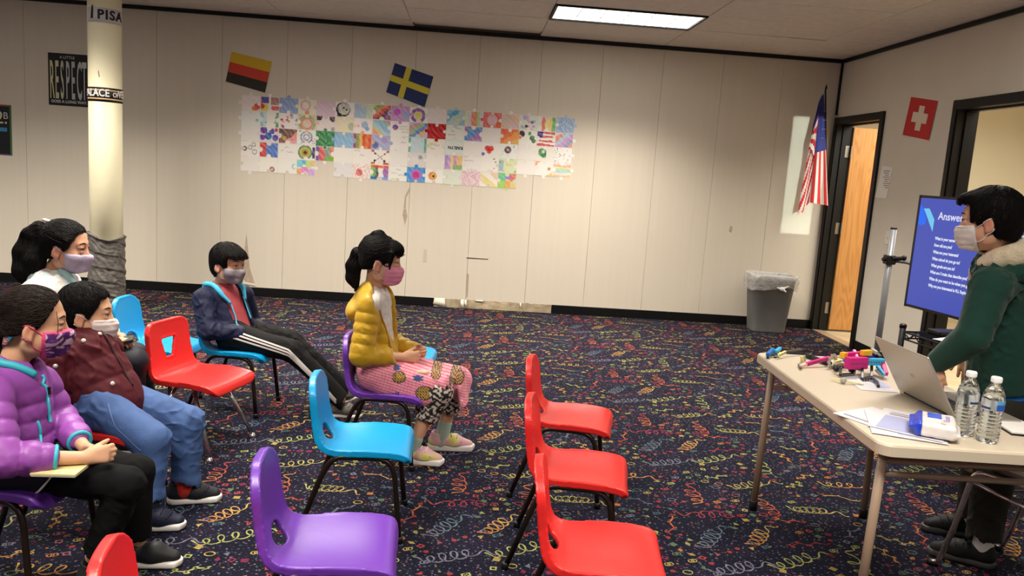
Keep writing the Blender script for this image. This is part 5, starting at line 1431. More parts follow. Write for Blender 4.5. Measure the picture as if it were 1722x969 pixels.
for (p, q_) in ((A(1.524, 3.110, 0.710), A(1.627, 3.083, 0.710)), (A(1.535, 3.073, 0.710), A(1.523, 3.042, 0.690)), (A(1.523, 3.042, 0.690), A(1.603, 3.085, 0.688)), (A(1.601, 3.085, 0.688), A(1.602, 3.090, 0.712)),
                 (A(1.637, 3.095, 0.720), A(1.599, 3.010, 0.688)), (A(1.599, 3.010, 0.688), A(1.658, 3.050, 0.688)), (A(1.658, 3.050, 0.688), A(1.688, 3.117, 0.720)), (A(1.593, 2.998, 0.686), A(1.639, 3.004, 0.692)), (A(1.639, 3.004, 0.692), A(1.632, 2.956, 0.690)), (A(1.632, 2.956, 0.690), A(1.610, 2.902, 0.687))):
    beam('black_beam', p, q_, .010, .010, m_bk, rbt, 1)
for (x, y) in ((1403, 619), (1432, 622)): part('wheel', tubeg([A(0, 0, 0) + A(1.531, 3.111, 0.700) if x == 1403 else A(1.594, 3.105, 0.700), (A(1.531, 3.111, 0.700) if x == 1403 else A(1.594, 3.105, 0.700)) + A(.004, -.014, 0)], .011, 12), m_bk, rbt, True)
yp = thing('toy_propeller', 'pale yellow propeller with a grey hub lying before the robot model', 'toy', tuple(A(1.514, 2.995, 0.680)))
hb = A(1.486, 2.939, 0.694)
part('hub', latheg([(.001, -.012), (.009, -.010), (.012, 0), (.009, .010), (.001, .013)], 14, tuple(hb)), m_gyp, yp, True)
beam('blade', hb, A(1.459, 2.978, 0.689), .008, .005, m_cr, yp); beam('blade', hb, A(1.564, 2.930, 0.684), .008, .005, m_cr, yp); beam('pin', hb, A(1.506, 2.972, 0.681), .006, .006, m_gyp, yp)

# ============================================================ SCREEN, POLE, CART
tvp = A(2.757, 4.80, 0); td = A(.145, -.989, 0); td = nrm(td); tn = nrm(A(-.989, -.145, 0))   # tn: towards the audience
TVW, TZ0, TZ1 = 1.235, .740, 1.440
def tvpt(u, z, o=0): return tvp + td * u + tn * o + A(0, 0, z)
m_bez = mat('black bezel', (12, 12, 14), .3)
m_screen = mat('lit blue screen', (8, 8, 12), .2, emit=(66, 80, 176), estr=1.0); m_stxt = mat('lit white lettering', (10, 10, 10), .3, emit=(224, 228, 246), estr=1.0)
m_sc1 = mat('lit azure mark', (8, 8, 8), .3, emit=(26, 104, 240), estr=1.0); m_sc2 = mat('lit pale cyan mark', (8, 8, 8), .3, emit=(110, 196, 236), estr=1.0)
tv = thing('display_screen', 'large flat display with blue slide behind the standing boy', 'screen', tuple(tvpt(TVW / 2, 0)))
Rt = np.stack([td, -tn, A(0, 0, 1)], 1)
part('cabinet', boxg(tvpt(TVW / 2, (TZ0 + TZ1) / 2, -.026), (TVW / 2, .025, (TZ1 - TZ0) / 2), Rt, bev=.006), m_bez, tv)
part('bezel', join([boxg(tvpt(TVW / 2, z, .0), (TVW / 2, .004, .008), Rt) for z in (TZ0 + .010, TZ1 - .008)] + [boxg(tvpt(u, (TZ0 + TZ1) / 2, .0), (.008, .004, (TZ1 - TZ0) / 2), Rt) for u in (.008, TVW - .008)]), m_bez, tv)
part('panel', boxg(tvpt(TVW / 2, (TZ0 + TZ1) / 2 + .001, .0005), (TVW / 2 - .014, .0012, (TZ1 - TZ0) / 2 - .014), Rt), m_screen, tv)
tr_, tu_ = td, A(0, 0, 1)
text('slide_text', 'Answer these questions', .064, m_stxt, tv, tvpt(.186, 1.302, .0025), tr_, tu_, ext=.0003, bold=.0006)
for i, s_ in enumerate(['What is your name?', 'How old are you?', 'What are your interests?', 'What school do you go to?', 'What grade are you in?', 'What are 3 traits that describe you?', 'What do you want to be when you grow up?', 'Why are you interested in FLL Explore?']):
    text('slide_text', s_, .0255, m_stxt, tv, tvpt(.186, 1.180 - .0408 * i, .0025), tr_, tu_, ext=.0003, sx=.80, bold=.0008)
part('slide_mark', polyg([tvpt(u, z, .0025) for u, z in ((.022, 1.385), (.022, 1.262), (.050, 1.256), (.085, 1.262), (.090, 1.290), (.060, 1.355))], tn, .0003), m_sc1, tv)
part('slide_mark', polyg([tvpt(u, z, .0031) for u, z in ((.056, 1.360), (.104, 1.362), (.158, 1.298), (.156, 1.224))], tn, .0003), m_sc2, tv)
part('wall_bracket', boxg(tvpt(TVW / 2, 1.09, -.075), (.12, .025, .14), Rt), m_bez, tv)
st = thing('display_stand', 'silver pole stand with black clamp carrying the display', 'stand', (2.80, 5.12, 0))
m_grp = mat('grey painted tube', (120, 122, 125), .35, .3); pb = A(2.795, 5.12, 0)
part('pole', tubeg([pb + A(0, 0, .03), pb + A(0, 0, 1.205)], .021, 16), m_grp, st, True); part('pole_cap', tubeg([pb + A(0, 0, 1.205), pb + A(0, 0, 1.215)], .022, 16), m_black, st, True)
zc_ = 1.000; cb = pb + A(0, 0, zc_)
part('clamp', join([boxg(cb, (.032, .032, .030), bev=.006), tubeg([cb + A(.0, -.03, .012), cb + A(.07, -.04, .02)], .010, 8), tubeg([cb + A(-.05, 0, 0), cb + A(-.03, 0, 0)], .012, 8)]), m_black, st)
part('clamp_knob', latheg([(.006, -.014), (.016, -.010), (.016, .010), (.006, .014)], 12, tuple(cb + A(.075, -.04, .022))), m_black, st, True)
arm_end = tvpt(.30, zc_ - .02, -.075)
part('arm', tubeg([cb, cb + A(.09, -.05, -.004), arm_end], .014, 10), m_grp, st, True)
for k in range(4):
    a = .5 + k * 1.5708; part('stand_foot', tubeg([pb + A(0, 0, .05), pb + A(.30 * math.cos(a), .30 * math.sin(a), .03)], .016, 8), m_grp, st, True); part('caster', latheg([(.001, -.02), (.02, -.012), (.02, .012), (.001, .02)], 10, (pb[0] + .30 * math.cos(a), pb[1] + .30 * math.sin(a), .02)), m_black, st, True)

ct = thing('wire_cart', 'black wire shelf cart behind the standing boy', 'cart', (2.52, 3.62, 0))
c0 = A(2.307, 4.0, 0); cf = nrm(A(.09, -.70, 0)) * .72; cr_ = nrm(A(.70, .09, 0)) * .42
def cp(u, v, z): return c0 + cr_ * u + cf * v + A(0, 0, z)
for u in (0, 1):
    for v in (0, 1):
        p = part('post', tubeg([cp(u, v, .02), cp(u, v, .745)], .0155, 12), m_black, ct, True); part('post_cap', latheg([(.018, .735), (.018, .752), (.010, .758)], 12, tuple(cp(u, v, 0))), m_black, p, True)
        part('caster', latheg([(.001, 0), (.018, .004), (.018, .03), (.001, .035)], 10, tuple(cp(u, v, 0))), m_black, ct, True)
for zs in (.715, .13):
    rails = []
    for a, b in (((0, 0), (0, 1)), ((1, 0), (1, 1)), ((0, 0), (1, 0)), ((0, 1), (1, 1))):
        for dz in (0, -.036): rails.append(tubeg([cp(*a, zs + dz), cp(*b, zs + dz)], .0045, 6))
        A0, B0 = cp(*a, zs), cp(*b, zs); n = int(np.linalg.norm(B0 - A0) / .045)
        zz = [A0 + (B0 - A0) * k / n + A(0, 0, -.036 * (k % 2)) for k in range(n + 1)]
        rails.append(tubeg(zz, .0035, 6))
    part('shelf_rail', join(rails), m_black, ct)
    wires = [tubeg([cp(0, k / 27, zs), cp(1, k / 27, zs)], .0022, 5) for k in range(1, 27)] + [tubeg([cp(k / 3, 0, zs - .003), cp(k / 3, 1, zs - .003)], .003, 5) for k in (1, 2)]
    part('shelf_wire', join(wires), m_black, ct, kind='stuff')
cpz = thing('paper_sheet', 'white paper lying on the wire cart shelf', 'paper', tuple(cp(.45, .45, .722)))
part('sheet', boxg(cp(.42, .42, .7215), (.15, .11, .001), frame(-60)), m_sheet, cpz)
nbk = thing('box', 'flat black case lying on the wire cart behind the paper', 'case', tuple(cp(.6, .12, .721)))
part('case_body', boxg(cp(.62, .10, .731), (.13, .05, .011), frame(5), bev=.004), m_black, nbk)

# chrome chair behind the table, mostly outside the view
cc = thing('chrome_chair', 'chrome legged chair with dark seat behind the table at the right edge', 'chair', (2.13, 2.60, 0))
cfw = nrm(A(-.39, .92, 0)); clt = nrm(A(.92, .39, 0)); cf0 = A(1.889, 2.800, 0)
def cq(l, b, z): return cf0 + clt * l - cfw * b + A(0, 0, z)
for l in (0, .40):
    part('leg_loop', tubeg([cq(l, -.03, .012), cq(l, .0, .02), cq(l, .045, .20), cq(l, .085, .43), cq(l, .40, .45), cq(l, .50, .62), cq(l, .53, .82)], .0105, 10, fil=.05), m_chrome, cc, True)
    part('leg', tubeg([cq(l, .34, .44), cq(l, .44, .012)], .0105, 10), m_chrome, cc, True)
    part('stretcher', tubeg([cq(l, .075, .385), cq(l, .37, .36)], .008, 8), m_chrome, cc, True)
    part('glide', tubeg([cq(l, -.04, .008), cq(l, -.005, .012)], .014, 8), m_black, cc, True)
m_seat = mat('taupe seat pad', (96, 84, 76), .6)
part('seat', boxg(cq(.20, .26, .468), (.20, .18, .016), np.stack([clt, cfw, A(0, 0, 1)], 1), bev=.01), m_seat, cc)
part('backrest', boxg(cq(.20, .525, .72), (.20, .014, .10), np.stack([clt, cfw, A(0, 0, 1)], 1), bev=.01), m_seat, cc)
print('table', time.time() - T0)

# ============================================================ PEOPLE: toolkit
T0 = time.time()
m_skin = mat('skin', attr=True, rough=0.52, sss=0.12, spec=0.35)
m_eye = mat('eye white', (226, 220, 214), .2); m_iris = mat('dark iris', (26, 18, 15), .15); m_brow = mat('brow hair', (30, 22, 18), .8)
def hair_mat(nm, c, scale=(70, 70, 8)):
    m = mat(nm, c, .62, var=.3, vscale=1.0, bump=.35, bscale=1.0, stretch=scale, spec=.22); return m
m_hairk = hair_mat('black hair', (15, 12, 12)); m_hairb = hair_mat('dark brown hair', (36, 26, 22)); m_hairt = hair_mat('tail hair', (16, 13, 13), (90, 90, 10))

def H(R, hc, s, *p): return np.asarray(hc) + R @ (np.array(p, float) * s)

def head_prims(hc, R, s):
    e = lambda c, r, k=.012, op='u', Q=None: ell(H(R, hc, s, *c), np.array(r) * s, R if Q is None else R @ Q, k * s, op)
    cn = lambda a, b, r1, r2, k=.012, op='u': cone(H(R, hc, s, *a), H(R, hc, s, *b), r1 * s, r2 * s, k * s, op)
    P = [e((-.008, 0, .046), (.092, .074, .080)), e((.020, 0, -.010), (.069, .061, .084), .02), cn((.012, 0, -.052), (.058, 0, -.076), .046, .026, .02)]
    for y in (1, -1):
        P += [e((.046, y * .034, -.028), (.032, .030, .032), .02), e((-.002, y * .05, -.045), (.03, .017, .035), .02)]
    P += [e((.070, 0, .034), (.018, .046, .016), .014), cn((.084, 0, .010), (.095, 0, -.022), .0085, .0115, .010)]
    for y in (1, -1):
        P += [e((.091, y * .010, -.026), (.010, .008, .007), .006), e((.088, y * .031, .011), (.013, .017, .010), .010, 's'),
              e((.0725, y * .031, .0205), (.0150, .018, .0080), .004), e((.0715, y * .031, .0020), (.0150, .017, .0065), .005)]
    P += [e((.087, 0, -.048), (.012, .022, .006), .005), e((.085, 0, -.057), (.012, .019, .0065), .005)]
    for y in (1, -1):
        t = math.radians(14); Q = np.array([[math.cos(t), 0, math.sin(t)], [0, 1, 0], [-math.sin(t), 0, math.cos(t)]])
        a = math.radians(22) * y; Qz = np.array([[math.cos(a), math.sin(a), 0], [-math.sin(a), math.cos(a), 0], [0, 0, 1]])
        P += [e((-.008, y * .0775, -.004), (.0185, .0075, .0300), .006, 'u', Qz @ Q), e((-.004, y * .0865, -.001), (.0100, .0060, .0170), .004, 's', Qz @ Q), e((-.004, y * .078, -.026), (.009, .006, .010), .005)]
    return P

def eyes(person, hc, R, s, look=(1, 0, 0)):
    for y in (1, -1):
        c = H(R, hc, s, .0712, y * .031, .0115)
        g = latheg([(.001, -.0125 * s)] + [(.0125 * s * math.sin(a), -.0125 * s * math.cos(a)) for a in np.linspace(.25, 2.9, 9)] + [(.001, .0125 * s)], 14, (0, 0, 0), False)
        ey = part('eyeball', (g[0] + c, g[1]), m_eye, person, True)
        d = R @ nrm(look); q = c + d * .0062 * s
        gi = latheg([(.001, -.0072 * s)] + [(.0072 * s * math.sin(a), -.0072 * s * math.cos(a)) for a in np.linspace(.3, 2.8, 7)] + [(.001, .0072 * s)], 12, (0, 0, 0), False)
        part('iris', (gi[0] + q, gi[1]), m_iris, ey, True)
        part('eyebrow', tubeg([H(R, hc, s, .0885, y * .014, .0355), H(R, hc, s, .0860, y * .030, .0410), H(R, hc, s, .0745, y * .047, .0370)], [.0022 * s, .0030 * s, .0014 * s], 6), m_brow, person, True)
        part('eyelash', tubeg([H(R, hc, s, .0850, y * .0165, .0120), H(R, hc, s, .0870, y * .031, .0162), H(R, hc, s, .0760, y * .047, .0125)], .0012 * s, 5), m_brow, person, True)

def hand_prims(W, u, n, w, s=1.0, curl=(30, 40, 25), spread=1.0, thumb=(35, 20), k=.006, curls=None):
    """W wrist, u towards the fingers, n out of the palm, w towards the thumb"""
    W = np.asarray(W, float); u = nrm(u); w = nrm(np.asarray(w) - u * np.dot(u, w)); n = nrm(np.asarray(n) - u * np.dot(u, n) - w * np.dot(w, n))
    P = []; offs = (.0225, .0078, -.0070, -.0205); lens = ((.026, .018, .015), (.029, .020, .016), (.027, .019, .015), (.021, .014, .013)); rad = (.0078, .0080, .0077, .0068)
    for i in range(4):
        kn = W + (u * (.062 - .003 * abs(i - 1)) + w * offs[i]) * s
        P.append(cone(W + (u * .006 + w * offs[i] * .55) * s, kn, .0125 * s, .0098 * s, .012 * s))
        d = nrm(u + w * (offs[i] * 4 * spread)); p = kn; cu = curls[i] if curls else curl; a = 0
        for j in range(3):
            a += math.radians(cu[j]); dd = d * math.cos(a) + n * math.sin(a)
            q = p + dd * lens[i][j] * s; P.append(cone(p, q, rad[i] * s * (1 - .07 * j), rad[i] * s * (.95 - .08 * j), k * .5 * s)); p = q
    b = W + (u * .012 + w * .017 + n * .006) * s
    t1 = nrm(u * math.cos(math.radians(thumb[0])) + w * math.sin(math.radians(thumb[0])) + n * .35); m1 = b + t1 * .030 * s
    t2 = nrm(t1 + n * math.radians(thumb[1]) * .8 - w * math.radians(thumb[1]) * .6); m2 = m1 + t2 * .022 * s; m3 = m2 + nrm(t2 + n * .2) * .018 * s
    P += [cone(b, m1, .0125 * s, .0095 * s, .012 * s), cone(m1, m2, .0092 * s, .0082 * s, .003), cone(m2, m3, .0082 * s, .0066 * s, .003)]
    return P

def skin_color(hc, R, s, base, blush=(206, 120, 100)):
    b = lin(base); bl = lin(blush)
    def f(V):
        q = (V - hc) @ R / s
        k = np.zeros(len(V))
        for y in (1, -1):
            k += .35 * np.exp(-(((q[:, 0] - .065) / .03) ** 2 + ((q[:, 1] - y * .042) / .028) ** 2 + ((q[:, 2] + .02) / .025) ** 2))
            k += .5 * np.exp(-(((q[:, 0] + .006) / .022) ** 2 + ((q[:, 1] - y * .08) / .016) ** 2 + ((q[:, 2]) / .03) ** 2))
        k += .4 * np.exp(-(((q[:, 0] - .088) / .016) ** 2 + (q[:, 1] / .022) ** 2 + ((q[:, 2] + .052) / .010) ** 2))
        k = np.clip(k + .05 * wav(V, 60, 3), 0, .8)[:, None]
        return b * (1 - k) + bl * k
    return f

def face_mask(person, hc, R, s, m, mloop, kind='surgical', top=-.008, colfn=None, bottom=-.104, side=.020):
    e = lambda c, r, k=.02, op='u': ell(H(R, hc, s, *c), np.array(r) * s, R, k * s, op)
    cn = lambda a, b, r1, r2, k=.02: cone(H(R, hc, s, *a), H(R, hc, s, *b), r1 * s, r2 * s, k * s)
    g = .0065
    P = [e((.020, 0, -.010), (.069 + g, .061 + g, .084 + g)), cn((.012, 0, -.052), (.058, 0, -.076), .046 + g, .026 + g), cn((.080, 0, .004), (.097, 0, -.026), .012, .016, .03)]
    for y in (1, -1): P.append(e((.046, y * .034, -.028), (.032 + g, .030 + g, .032 + g)))
    if kind == 'surgical': P += [e((.070, 0, -.052), (.040, .046, .046), .03), cn((.098, 0, -.032), (.092, 0, -.066), .011, .012, .02)]
    else: P += [cn((.098, 0, -.030), (.086, 0, -.075), .012, .014, .035)]
    t = math.radians(-10); Q = np.array([[math.cos(t), 0, -math.sin(t)], [0, 1, 0], [math.sin(t), 0, math.cos(t)]])
    # limits: top edge rising to the nose, side edge, lower edge
    P += [plane(H(R, hc, s, .09, 0, top), R @ nrm((.06, 0, 1)), .004 * s), plane(H(R, hc, s, side, 0, -.05), R @ nrm((-1, 0, .10)), .004 * s), plane(H(R, hc, s, .05, 0, bottom), R @ nrm((.25, 0, -1)), .004 * s)]
    def disp(V):
        q = (V - hc) @ R / s
        d = .0008 * wav(V, 120, 5)
        if kind == 'surgical':
            zz = q[:, 2] + .05
            d += np.where(np.abs(zz) < .036, .0020 * s * np.abs(np.sin(zz * 3.14159 / .024)) * np.clip((q[:, 0] - side) / .02, 0, 1), 0)
        return d
    o = sdf('face_mask', P, .0035, m, person, disp, colfn)
    for y in (1, -1):
        for (z0, z1, zz) in ((-.024, .022, .004), (-.082, -.026, -.058)):
            x0 = side + .004 + (0.003 if z0 < -.05 else 0)
            yy = y * (.0625 if z0 > -.05 else .0520)
            hp = head_prims(hc, R, s)
            ps = [H(R, hc, s, x0 + .008, yy, z0), H(R, hc, s, .008, y * .076, zz), H(R, hc, s, -.012, y * .079, (z0 + z1) / 2 * .2 + z1 * .8), H(R, hc, s, -.022, y * .083, z1 * .7)]
            P_, g_ = stick(hp, resample(ps, 12), .0014)
            part('ear_loop', tubeg(P_, .0019 * s, 6), mloop, o, True)
    return o

def torso_frame(J):
    up = nrm(J['neck'] - J['pelvis']); lat = J['shL'] - J['shR']; lat = nrm(lat - up * np.dot(lat, up)); fw = np.cross(lat, up)
    return fw, lat, up

def body(person, J, R, s, base, hands, legs=True, feet=True, h=.0042):
    hc = J['head']; fw, lat, up = torso_frame(J)
    P = head_prims(hc, R, s)
    P.append(cone(H(R, hc, s, -.016, 0, -.05), J['neck'] - up * .01, .041 * s, .046 * s, .02))
    P.append(ecap(J['pelvis'], J['neck'] - up * .10, .085 * s, .085 * s, fw, .7, .03))
    P.append(cone(J['shR'], J['shL'], .034 * s, .034 * s, .03))
    for q in 'RL':
        if 'el' + q in J:
            P.append(cone(J['sh' + q], J['el' + q], .034 * s, .028 * s, .015)); P.append(cone(J['el' + q], J['wr' + q], .028 * s, .0195 * s, .01))
        if legs and 'kn' + q in J:
            P.append(cone(J['hip' + q], J['kn' + q], .055 * s, .042 * s, .02)); P.append(cone(J['kn' + q], J['an' + q], .042 * s, .027 * s, .015))
            if feet and 'toe' + q in J: P.append(cone(J['an' + q] - A(0, 0, .02), J['toe' + q] * .75 + J['an' + q] * .25 - A(0, 0, .03), .024 * s, .02 * s, .01))
    for hd in hands: P += hd
    sdf('body', P, h, m_skin, person, None, skin_color(hc, R, s, base), it=1)

def fold(amp, freq, seed, aniso=None):
    def f(V):
        Q = V if aniso is None else V * np.array(aniso)
        f0 = freq * 2.6
        w = wav(Q, f0, seed); rdg = (1 - np.abs(w)); g = np.clip(.55 + .8 * wav(V, freq * .7, seed + 5), 0.1, 1.2)
        return -amp * (rdg ** 3 - .35) * g + amp * .35 * wav(V, f0 * 2.1, seed + 9) * g + amp * .5 * wav(V, freq, seed + 2)
    return f

def trousers(person, J, m, s=1.0, waist=.092, thigh=(.076, .060), shin=(.055, .046), name='trousers', seed=1, amp=.004, cuffs=None, colfn=None, hem=1.0):
    P = [cone(J['hipR'], J['hipL'], waist * s, waist * s, .03)]
    fw, lat, up = torso_frame(J)
    P.append(ecap(J['pelvis'], J['pelvis'] + up * .03, (waist + .012) * s, (waist + .008) * s, fw, .8, .03))
    for q in 'RL':
        if 'kn' + q in J:
            an = J['kn' + q] + (J['an' + q] - J['kn' + q]) * hem
            P.append(cone(J['hip' + q], J['kn' + q], thigh[0] * s, thigh[1] * s, .025)); P.append(cone(J['kn' + q], an, shin[0] * s, shin[1] * s, .02))
            if cuffs: P.append(cone(an + nrm(J['kn' + q] - an) * .018, an, cuffs * s, cuffs * s * .96, .006))
    for q in 'RL':
        if 'kn' + q in J:
            an = J['kn' + q] + (J['an' + q] - J['kn' + q]) * hem; d = nrm(an - J['kn' + q])
            P.append(cone(an + d * .012, an + d * .08, shin[1] * s * 1.1, shin[1] * s * 1.3, .003, 's'))
    sdf(name, P, .0048, m, person, fold(amp, 26, seed), colfn)
    return P

def torso_prims(J, s, r0, r1, sq=.78, sh=.052, k=.03, puff=None, low=0.0):
    fw, lat, up = torso_frame(J)
    a = J['pelvis'] - up * low; b = J['neck'] - up * .085 * s
    return [ecap(a, b, r0 * s, r1 * s, fw, sq, k, puff=puff), cone(J['shR'], J['shL'], sh * s, sh * s, k), cone(J['neck'] - up * .05 * s, J['neck'] - up * .012 * s, .062 * s, .05 * s, k)]

def sleeve_prims(J, s, q, r=(.056, .050, .040), cut=.95, k=.010, puff=None):
    wr = J['el' + q] + (J['wr' + q] - J['el' + q]) * cut
    return [cone(J['sh' + q], J['el' + q], r[0] * s, r[1] * s, k, puff=puff), cone(J['el' + q], wr, r[1] * s, r[2] * s, k, puff=puff)]

def shoe(person, an, yaw, m_up, m_sole, L=.205, s=1.0, name='shoe', sole_h=.026, colfn=None, pitch=0.0, laces=None, ground=0.0, accent=None):
    """an: ankle; sole on z = ground"""
    f = heading(yaw); R = frame(yaw, pitch); o = A(an[0], an[1], ground)
    if pitch: o = o + A(0, 0, .0)
    p = lambda x, y, z: o + R @ (A(x, y, z) * s)
    k = L / .205
    sole = [rbox(p(.045 * k, 0, sole_h / 2), A(.092 * k, .034, sole_h / 2) * s, R, .012 * s), cone(p(.105 * k, .004, sole_h * .55), p(.125 * k, .003, sole_h * .7), .030 * s, .026 * s, .01), cone(p(-.035 * k, 0, sole_h * .6), p(-.02 * k, 0, sole_h * .5), .030 * s, .03 * s, .01),
            plane(p(0, 0, .0), R @ A(0, 0, -1)), plane(p(0, 0, sole_h), R @ nrm(A(.0, 0, 1)))]
    sh = thing_part = None
    up_ = [cone(p(-.030 * k, 0, .046), p(.055 * k, 0, .046), .034 * s, .036 * s, .02), cone(p(.055 * k, 0, .044), p(.118 * k, .003, .030), .037 * s, .025 * s, .02), cone(p(-.022 * k, 0, .05), p(-.018 * k, 0, .088), .033 * s, .034 * s, .02),
           plane(p(0, 0, sole_h * .8), R @ A(0, 0, -1)), cone(p(-.012 * k, 0, .085), p(-.02 * k, 0, .14), .026 * s, .05 * s, .006, 's')]
    u = sdf(name, up_, .0036, m_up, person, lambda V: .0008 * wav(V, 70, 2), colfn)
    sdf('sole', sole, .0034, m_sole, u)
    if laces is not None:
        for j in range(4):
            x = (.028 + .016 * j) * k
            P_, g = stick(up_, np.array([p(x, t, .085 - .012 * j) for t in np.linspace(-.02, .02, 8)]), .0022); part('lace', tubeg(P_, .0022 * s, 6), laces, u, True)
    return up_, u

def arm_fix(J, bend=None):
    """keeps limbs at believable lengths: nothing to do when given directly"""
    return J
def shoulders(neck, yaw, half, drop=.065, fwd=.0, roll=0.0):
    f = heading(yaw); l = A(-f[1], f[0], 0)
    return neck - l * half + f * fwd - A(0, 0, drop - roll), neck + l * half + f * fwd - A(0, 0, drop + roll)
def hips(pelvis, yaw, half):
    f = heading(yaw); l = A(-f[1], f[0], 0); return pelvis - l * half, pelvis + l * half
def person(label, loc): return thing('person', label, 'person', loc)

def strand_mesh(parent, prims, P, g, flow, m, n=9, ds=.010, r=.0011, off=.0012, wander=.25, seed=0, name='hair_strands', cen=None):
    rg = np.random.RandomState(seed); N = len(P); offs = off + rg.rand(N) * .0026
    pts = [P.copy()]; alive = np.ones(N, bool); hang = np.zeros(N); D0 = np.zeros((N, 3)); jit = rg.randn(N, 3) * wander
    lens = .55 + .9 * rg.rand(N)
    for k in range(n):
        d = flow(P) + jit; d = d - g * (d * g).sum(1)[:, None] * .92; d /= np.linalg.norm(d, axis=1)[:, None] + 1e-9
        if k: d = .6 * d + .4 * D0; d /= np.linalg.norm(d, axis=1)[:, None] + 1e-9
        D0 = d
        Q = P + d * ds * lens[:, None]
        S, g2 = stick(prims, Q, 0.0, 2); S = S + g2 * offs[:, None]
        out = np.linalg.norm(S - Q, axis=1) > ds * .75
        if cen is not None: out |= ((g2 * (S - cen)).sum(1) < -.01)
        S = np.where(out[:, None], Q, S); hang = np.where(out, hang + 1, hang)
        stop = hang > 1
        S = np.where(stop[:, None], P, S); g = np.where(out[:, None], g, g2); P = S; pts.append(P.copy())
    Q = np.stack(pts, 1)           # N, n+1, 3
    T = np.gradient(Q, axis=1); T /= np.linalg.norm(T, axis=2)[:, :, None] + 1e-9
    a = np.cross(T, np.broadcast_to(A(.3, .5, .81), T.shape)); a /= np.linalg.norm(a, axis=2)[:, :, None] + 1e-9; b = np.cross(T, a)
    tp = np.linspace(1, .25, n + 1)[None, :, None] * (r * (.6 + .8 * rg.rand(N)))[:, None, None]
    V = np.stack([Q + tp * (a * math.cos(x) + b * math.sin(x)) for x in (0, 2.094, 4.189)], 2)   # N,n+1,3,3
    V = V.reshape(-1, 3); base = (np.arange(N) * (n + 1) * 3)[:, None, None] + (np.arange(n) * 3)[None, :, None]
    F = []
    for q in range(3):
        F.append(np.stack([base[..., 0] + q, base[..., 0] + (q + 1) % 3, base[..., 0] + 3 + (q + 1) % 3, base[..., 0] + 3 + q], -1).reshape(-1, 4))
    return link(name, mk(name, V, np.vstack(F), True), m, parent, kind='stuff')

def cap_strands(parent, prims, hc, R, s, m, N=1500, mode='crown', n=9, ds=.010, seed=0, r=.0011, tail=(-.09, 0, .04), zmin=-.05, wander=.22):
    rg = np.random.RandomState(seed + 77); d = rg.randn(N * 2, 3); d /= np.linalg.norm(d, axis=1)[:, None]
    q = d * A(.125, .105, .12) + A(-.01, 0, .045); q = q[q[:, 2] > zmin][:N]
    P, g = stick(prims, hc + (q * s) @ R.T, .002, 8)
    ok = np.abs(evalp(prims, P) - .002) < .002
    P, g = P[ok], g[ok]
    l = (P - hc) @ R / s
    ok = (((g @ R) * (l - A(-.01, 0, .03))).sum(1) > .02); P, g = P[ok], g[ok]
    cr = A(-.035, .006, .14); tl = np.array(tail)
    def flow(X):
        l = (X - hc) @ R / s
        if mode == 'crown': v = l - cr; v = v / (np.linalg.norm(v, axis=1)[:, None] + 1e-6) + A(.0, 0, -.55)
        else:
            v = tl - l; v = v / (np.linalg.norm(v, axis=1)[:, None] + 1e-6)
            fr = (l[:, 0] > .045)[:, None] if mode == 'bangs' else np.zeros((len(l), 1), bool)
            v = np.where(fr, A(.35, 0, -1.0) + .3 * (l - cr), v)
        return v @ R.T
    return strand_mesh(parent, prims, P, g, flow, m, n, ds, r, seed=seed, cen=hc + R @ (A(-.01, 0, .03) * s), wander=wander)

def tail_strands(parent, prims, pts, m, N=900, seed=0, n=9, ds=.014, r=.0013):
    rg = np.random.RandomState(seed + 5); pts = np.array(pts); segs = pts[1:] - pts[:-1]
    i = rg.randint(0, len(segs), N); P = pts[i] + segs[i] * rg.rand(N, 1) + rg.randn(N, 3) * .03
    P, g = stick(prims, P, .001, 8)
    def flow(X):
        best = np.full(len(X), 9.0); v = np.zeros_like(X)
        for a, sg in zip(pts[:-1], segs):
            t = np.clip(((X - a) @ sg) / (sg @ sg), 0, 1); dd = np.linalg.norm(X - a - t[:, None] * sg, axis=1); mm = dd < best
            best = np.where(mm, dd, best); v[mm] = nrm(sg)
        return v
    return strand_mesh(parent, prims, P, g, flow, m, n, ds, r, seed=seed, wander=.12)

# ============================================================ PEOPLE
def from_ear(ear, R, s, side): return ear - R @ (A(-.006, side * .080, -.004) * s)
def cap_prims(hc, R, s, g=.013, top=.0, fr=None, facex=.034, facez=.036, nape=-.062, sides=None, earcut=True, back=0.0, swept=False):
    e = lambda c, r, k=.012, op='u': ell(H(R, hc, s, *c), np.array(r) * s, R, k * s, op)
    P = [e((-.010 - back, 0, .048), (.094 + g + back, .076 + g, .082 + g + top)), e((-.035, 0, -.01), (.062 + g, .062 + g * .8, .075), .03)]
    if fr: P += [e(c, r, .02) for c, r in fr]
    Q = R
    P.append(rbox(H(R, hc, s, facex + .10, 0, facez - .115), A(.10, .14, .115) * s, Q,   .016 * s, .006 * s, 's'))
    if swept:
        n_ = A(.857, 0, -.514); Qs = np.stack([n_, A(0, 1, 0), A(.514, 0, .857)], 1); m_ = A(swept, 0, .050)
        P.append(rbox(H(R, hc, s, *(m_ + n_ * .10)), A(.10, .14, .075) * s, R @ Qs, .02 * s, .006 * s, 's'))
    if earcut:
        for y in (1, -1): P.append(e((.012, y * .095, -.016), (.036, .034, .036), .006, 's'))
    P.append(plane(H(R, hc, s, -.06, 0, nape), R @ nrm((.25, 0, -1)), .01 * s))
    if sides:
        for y in (1, -1):
            for a, b, r1, r2 in sides: P.append(cone(H(R, hc, s, a[0], y * a[1], a[2]), H(R, hc, s, b[0], y * b[1], b[2]), r1 * s, r2 * s, .008 * s))
    return P
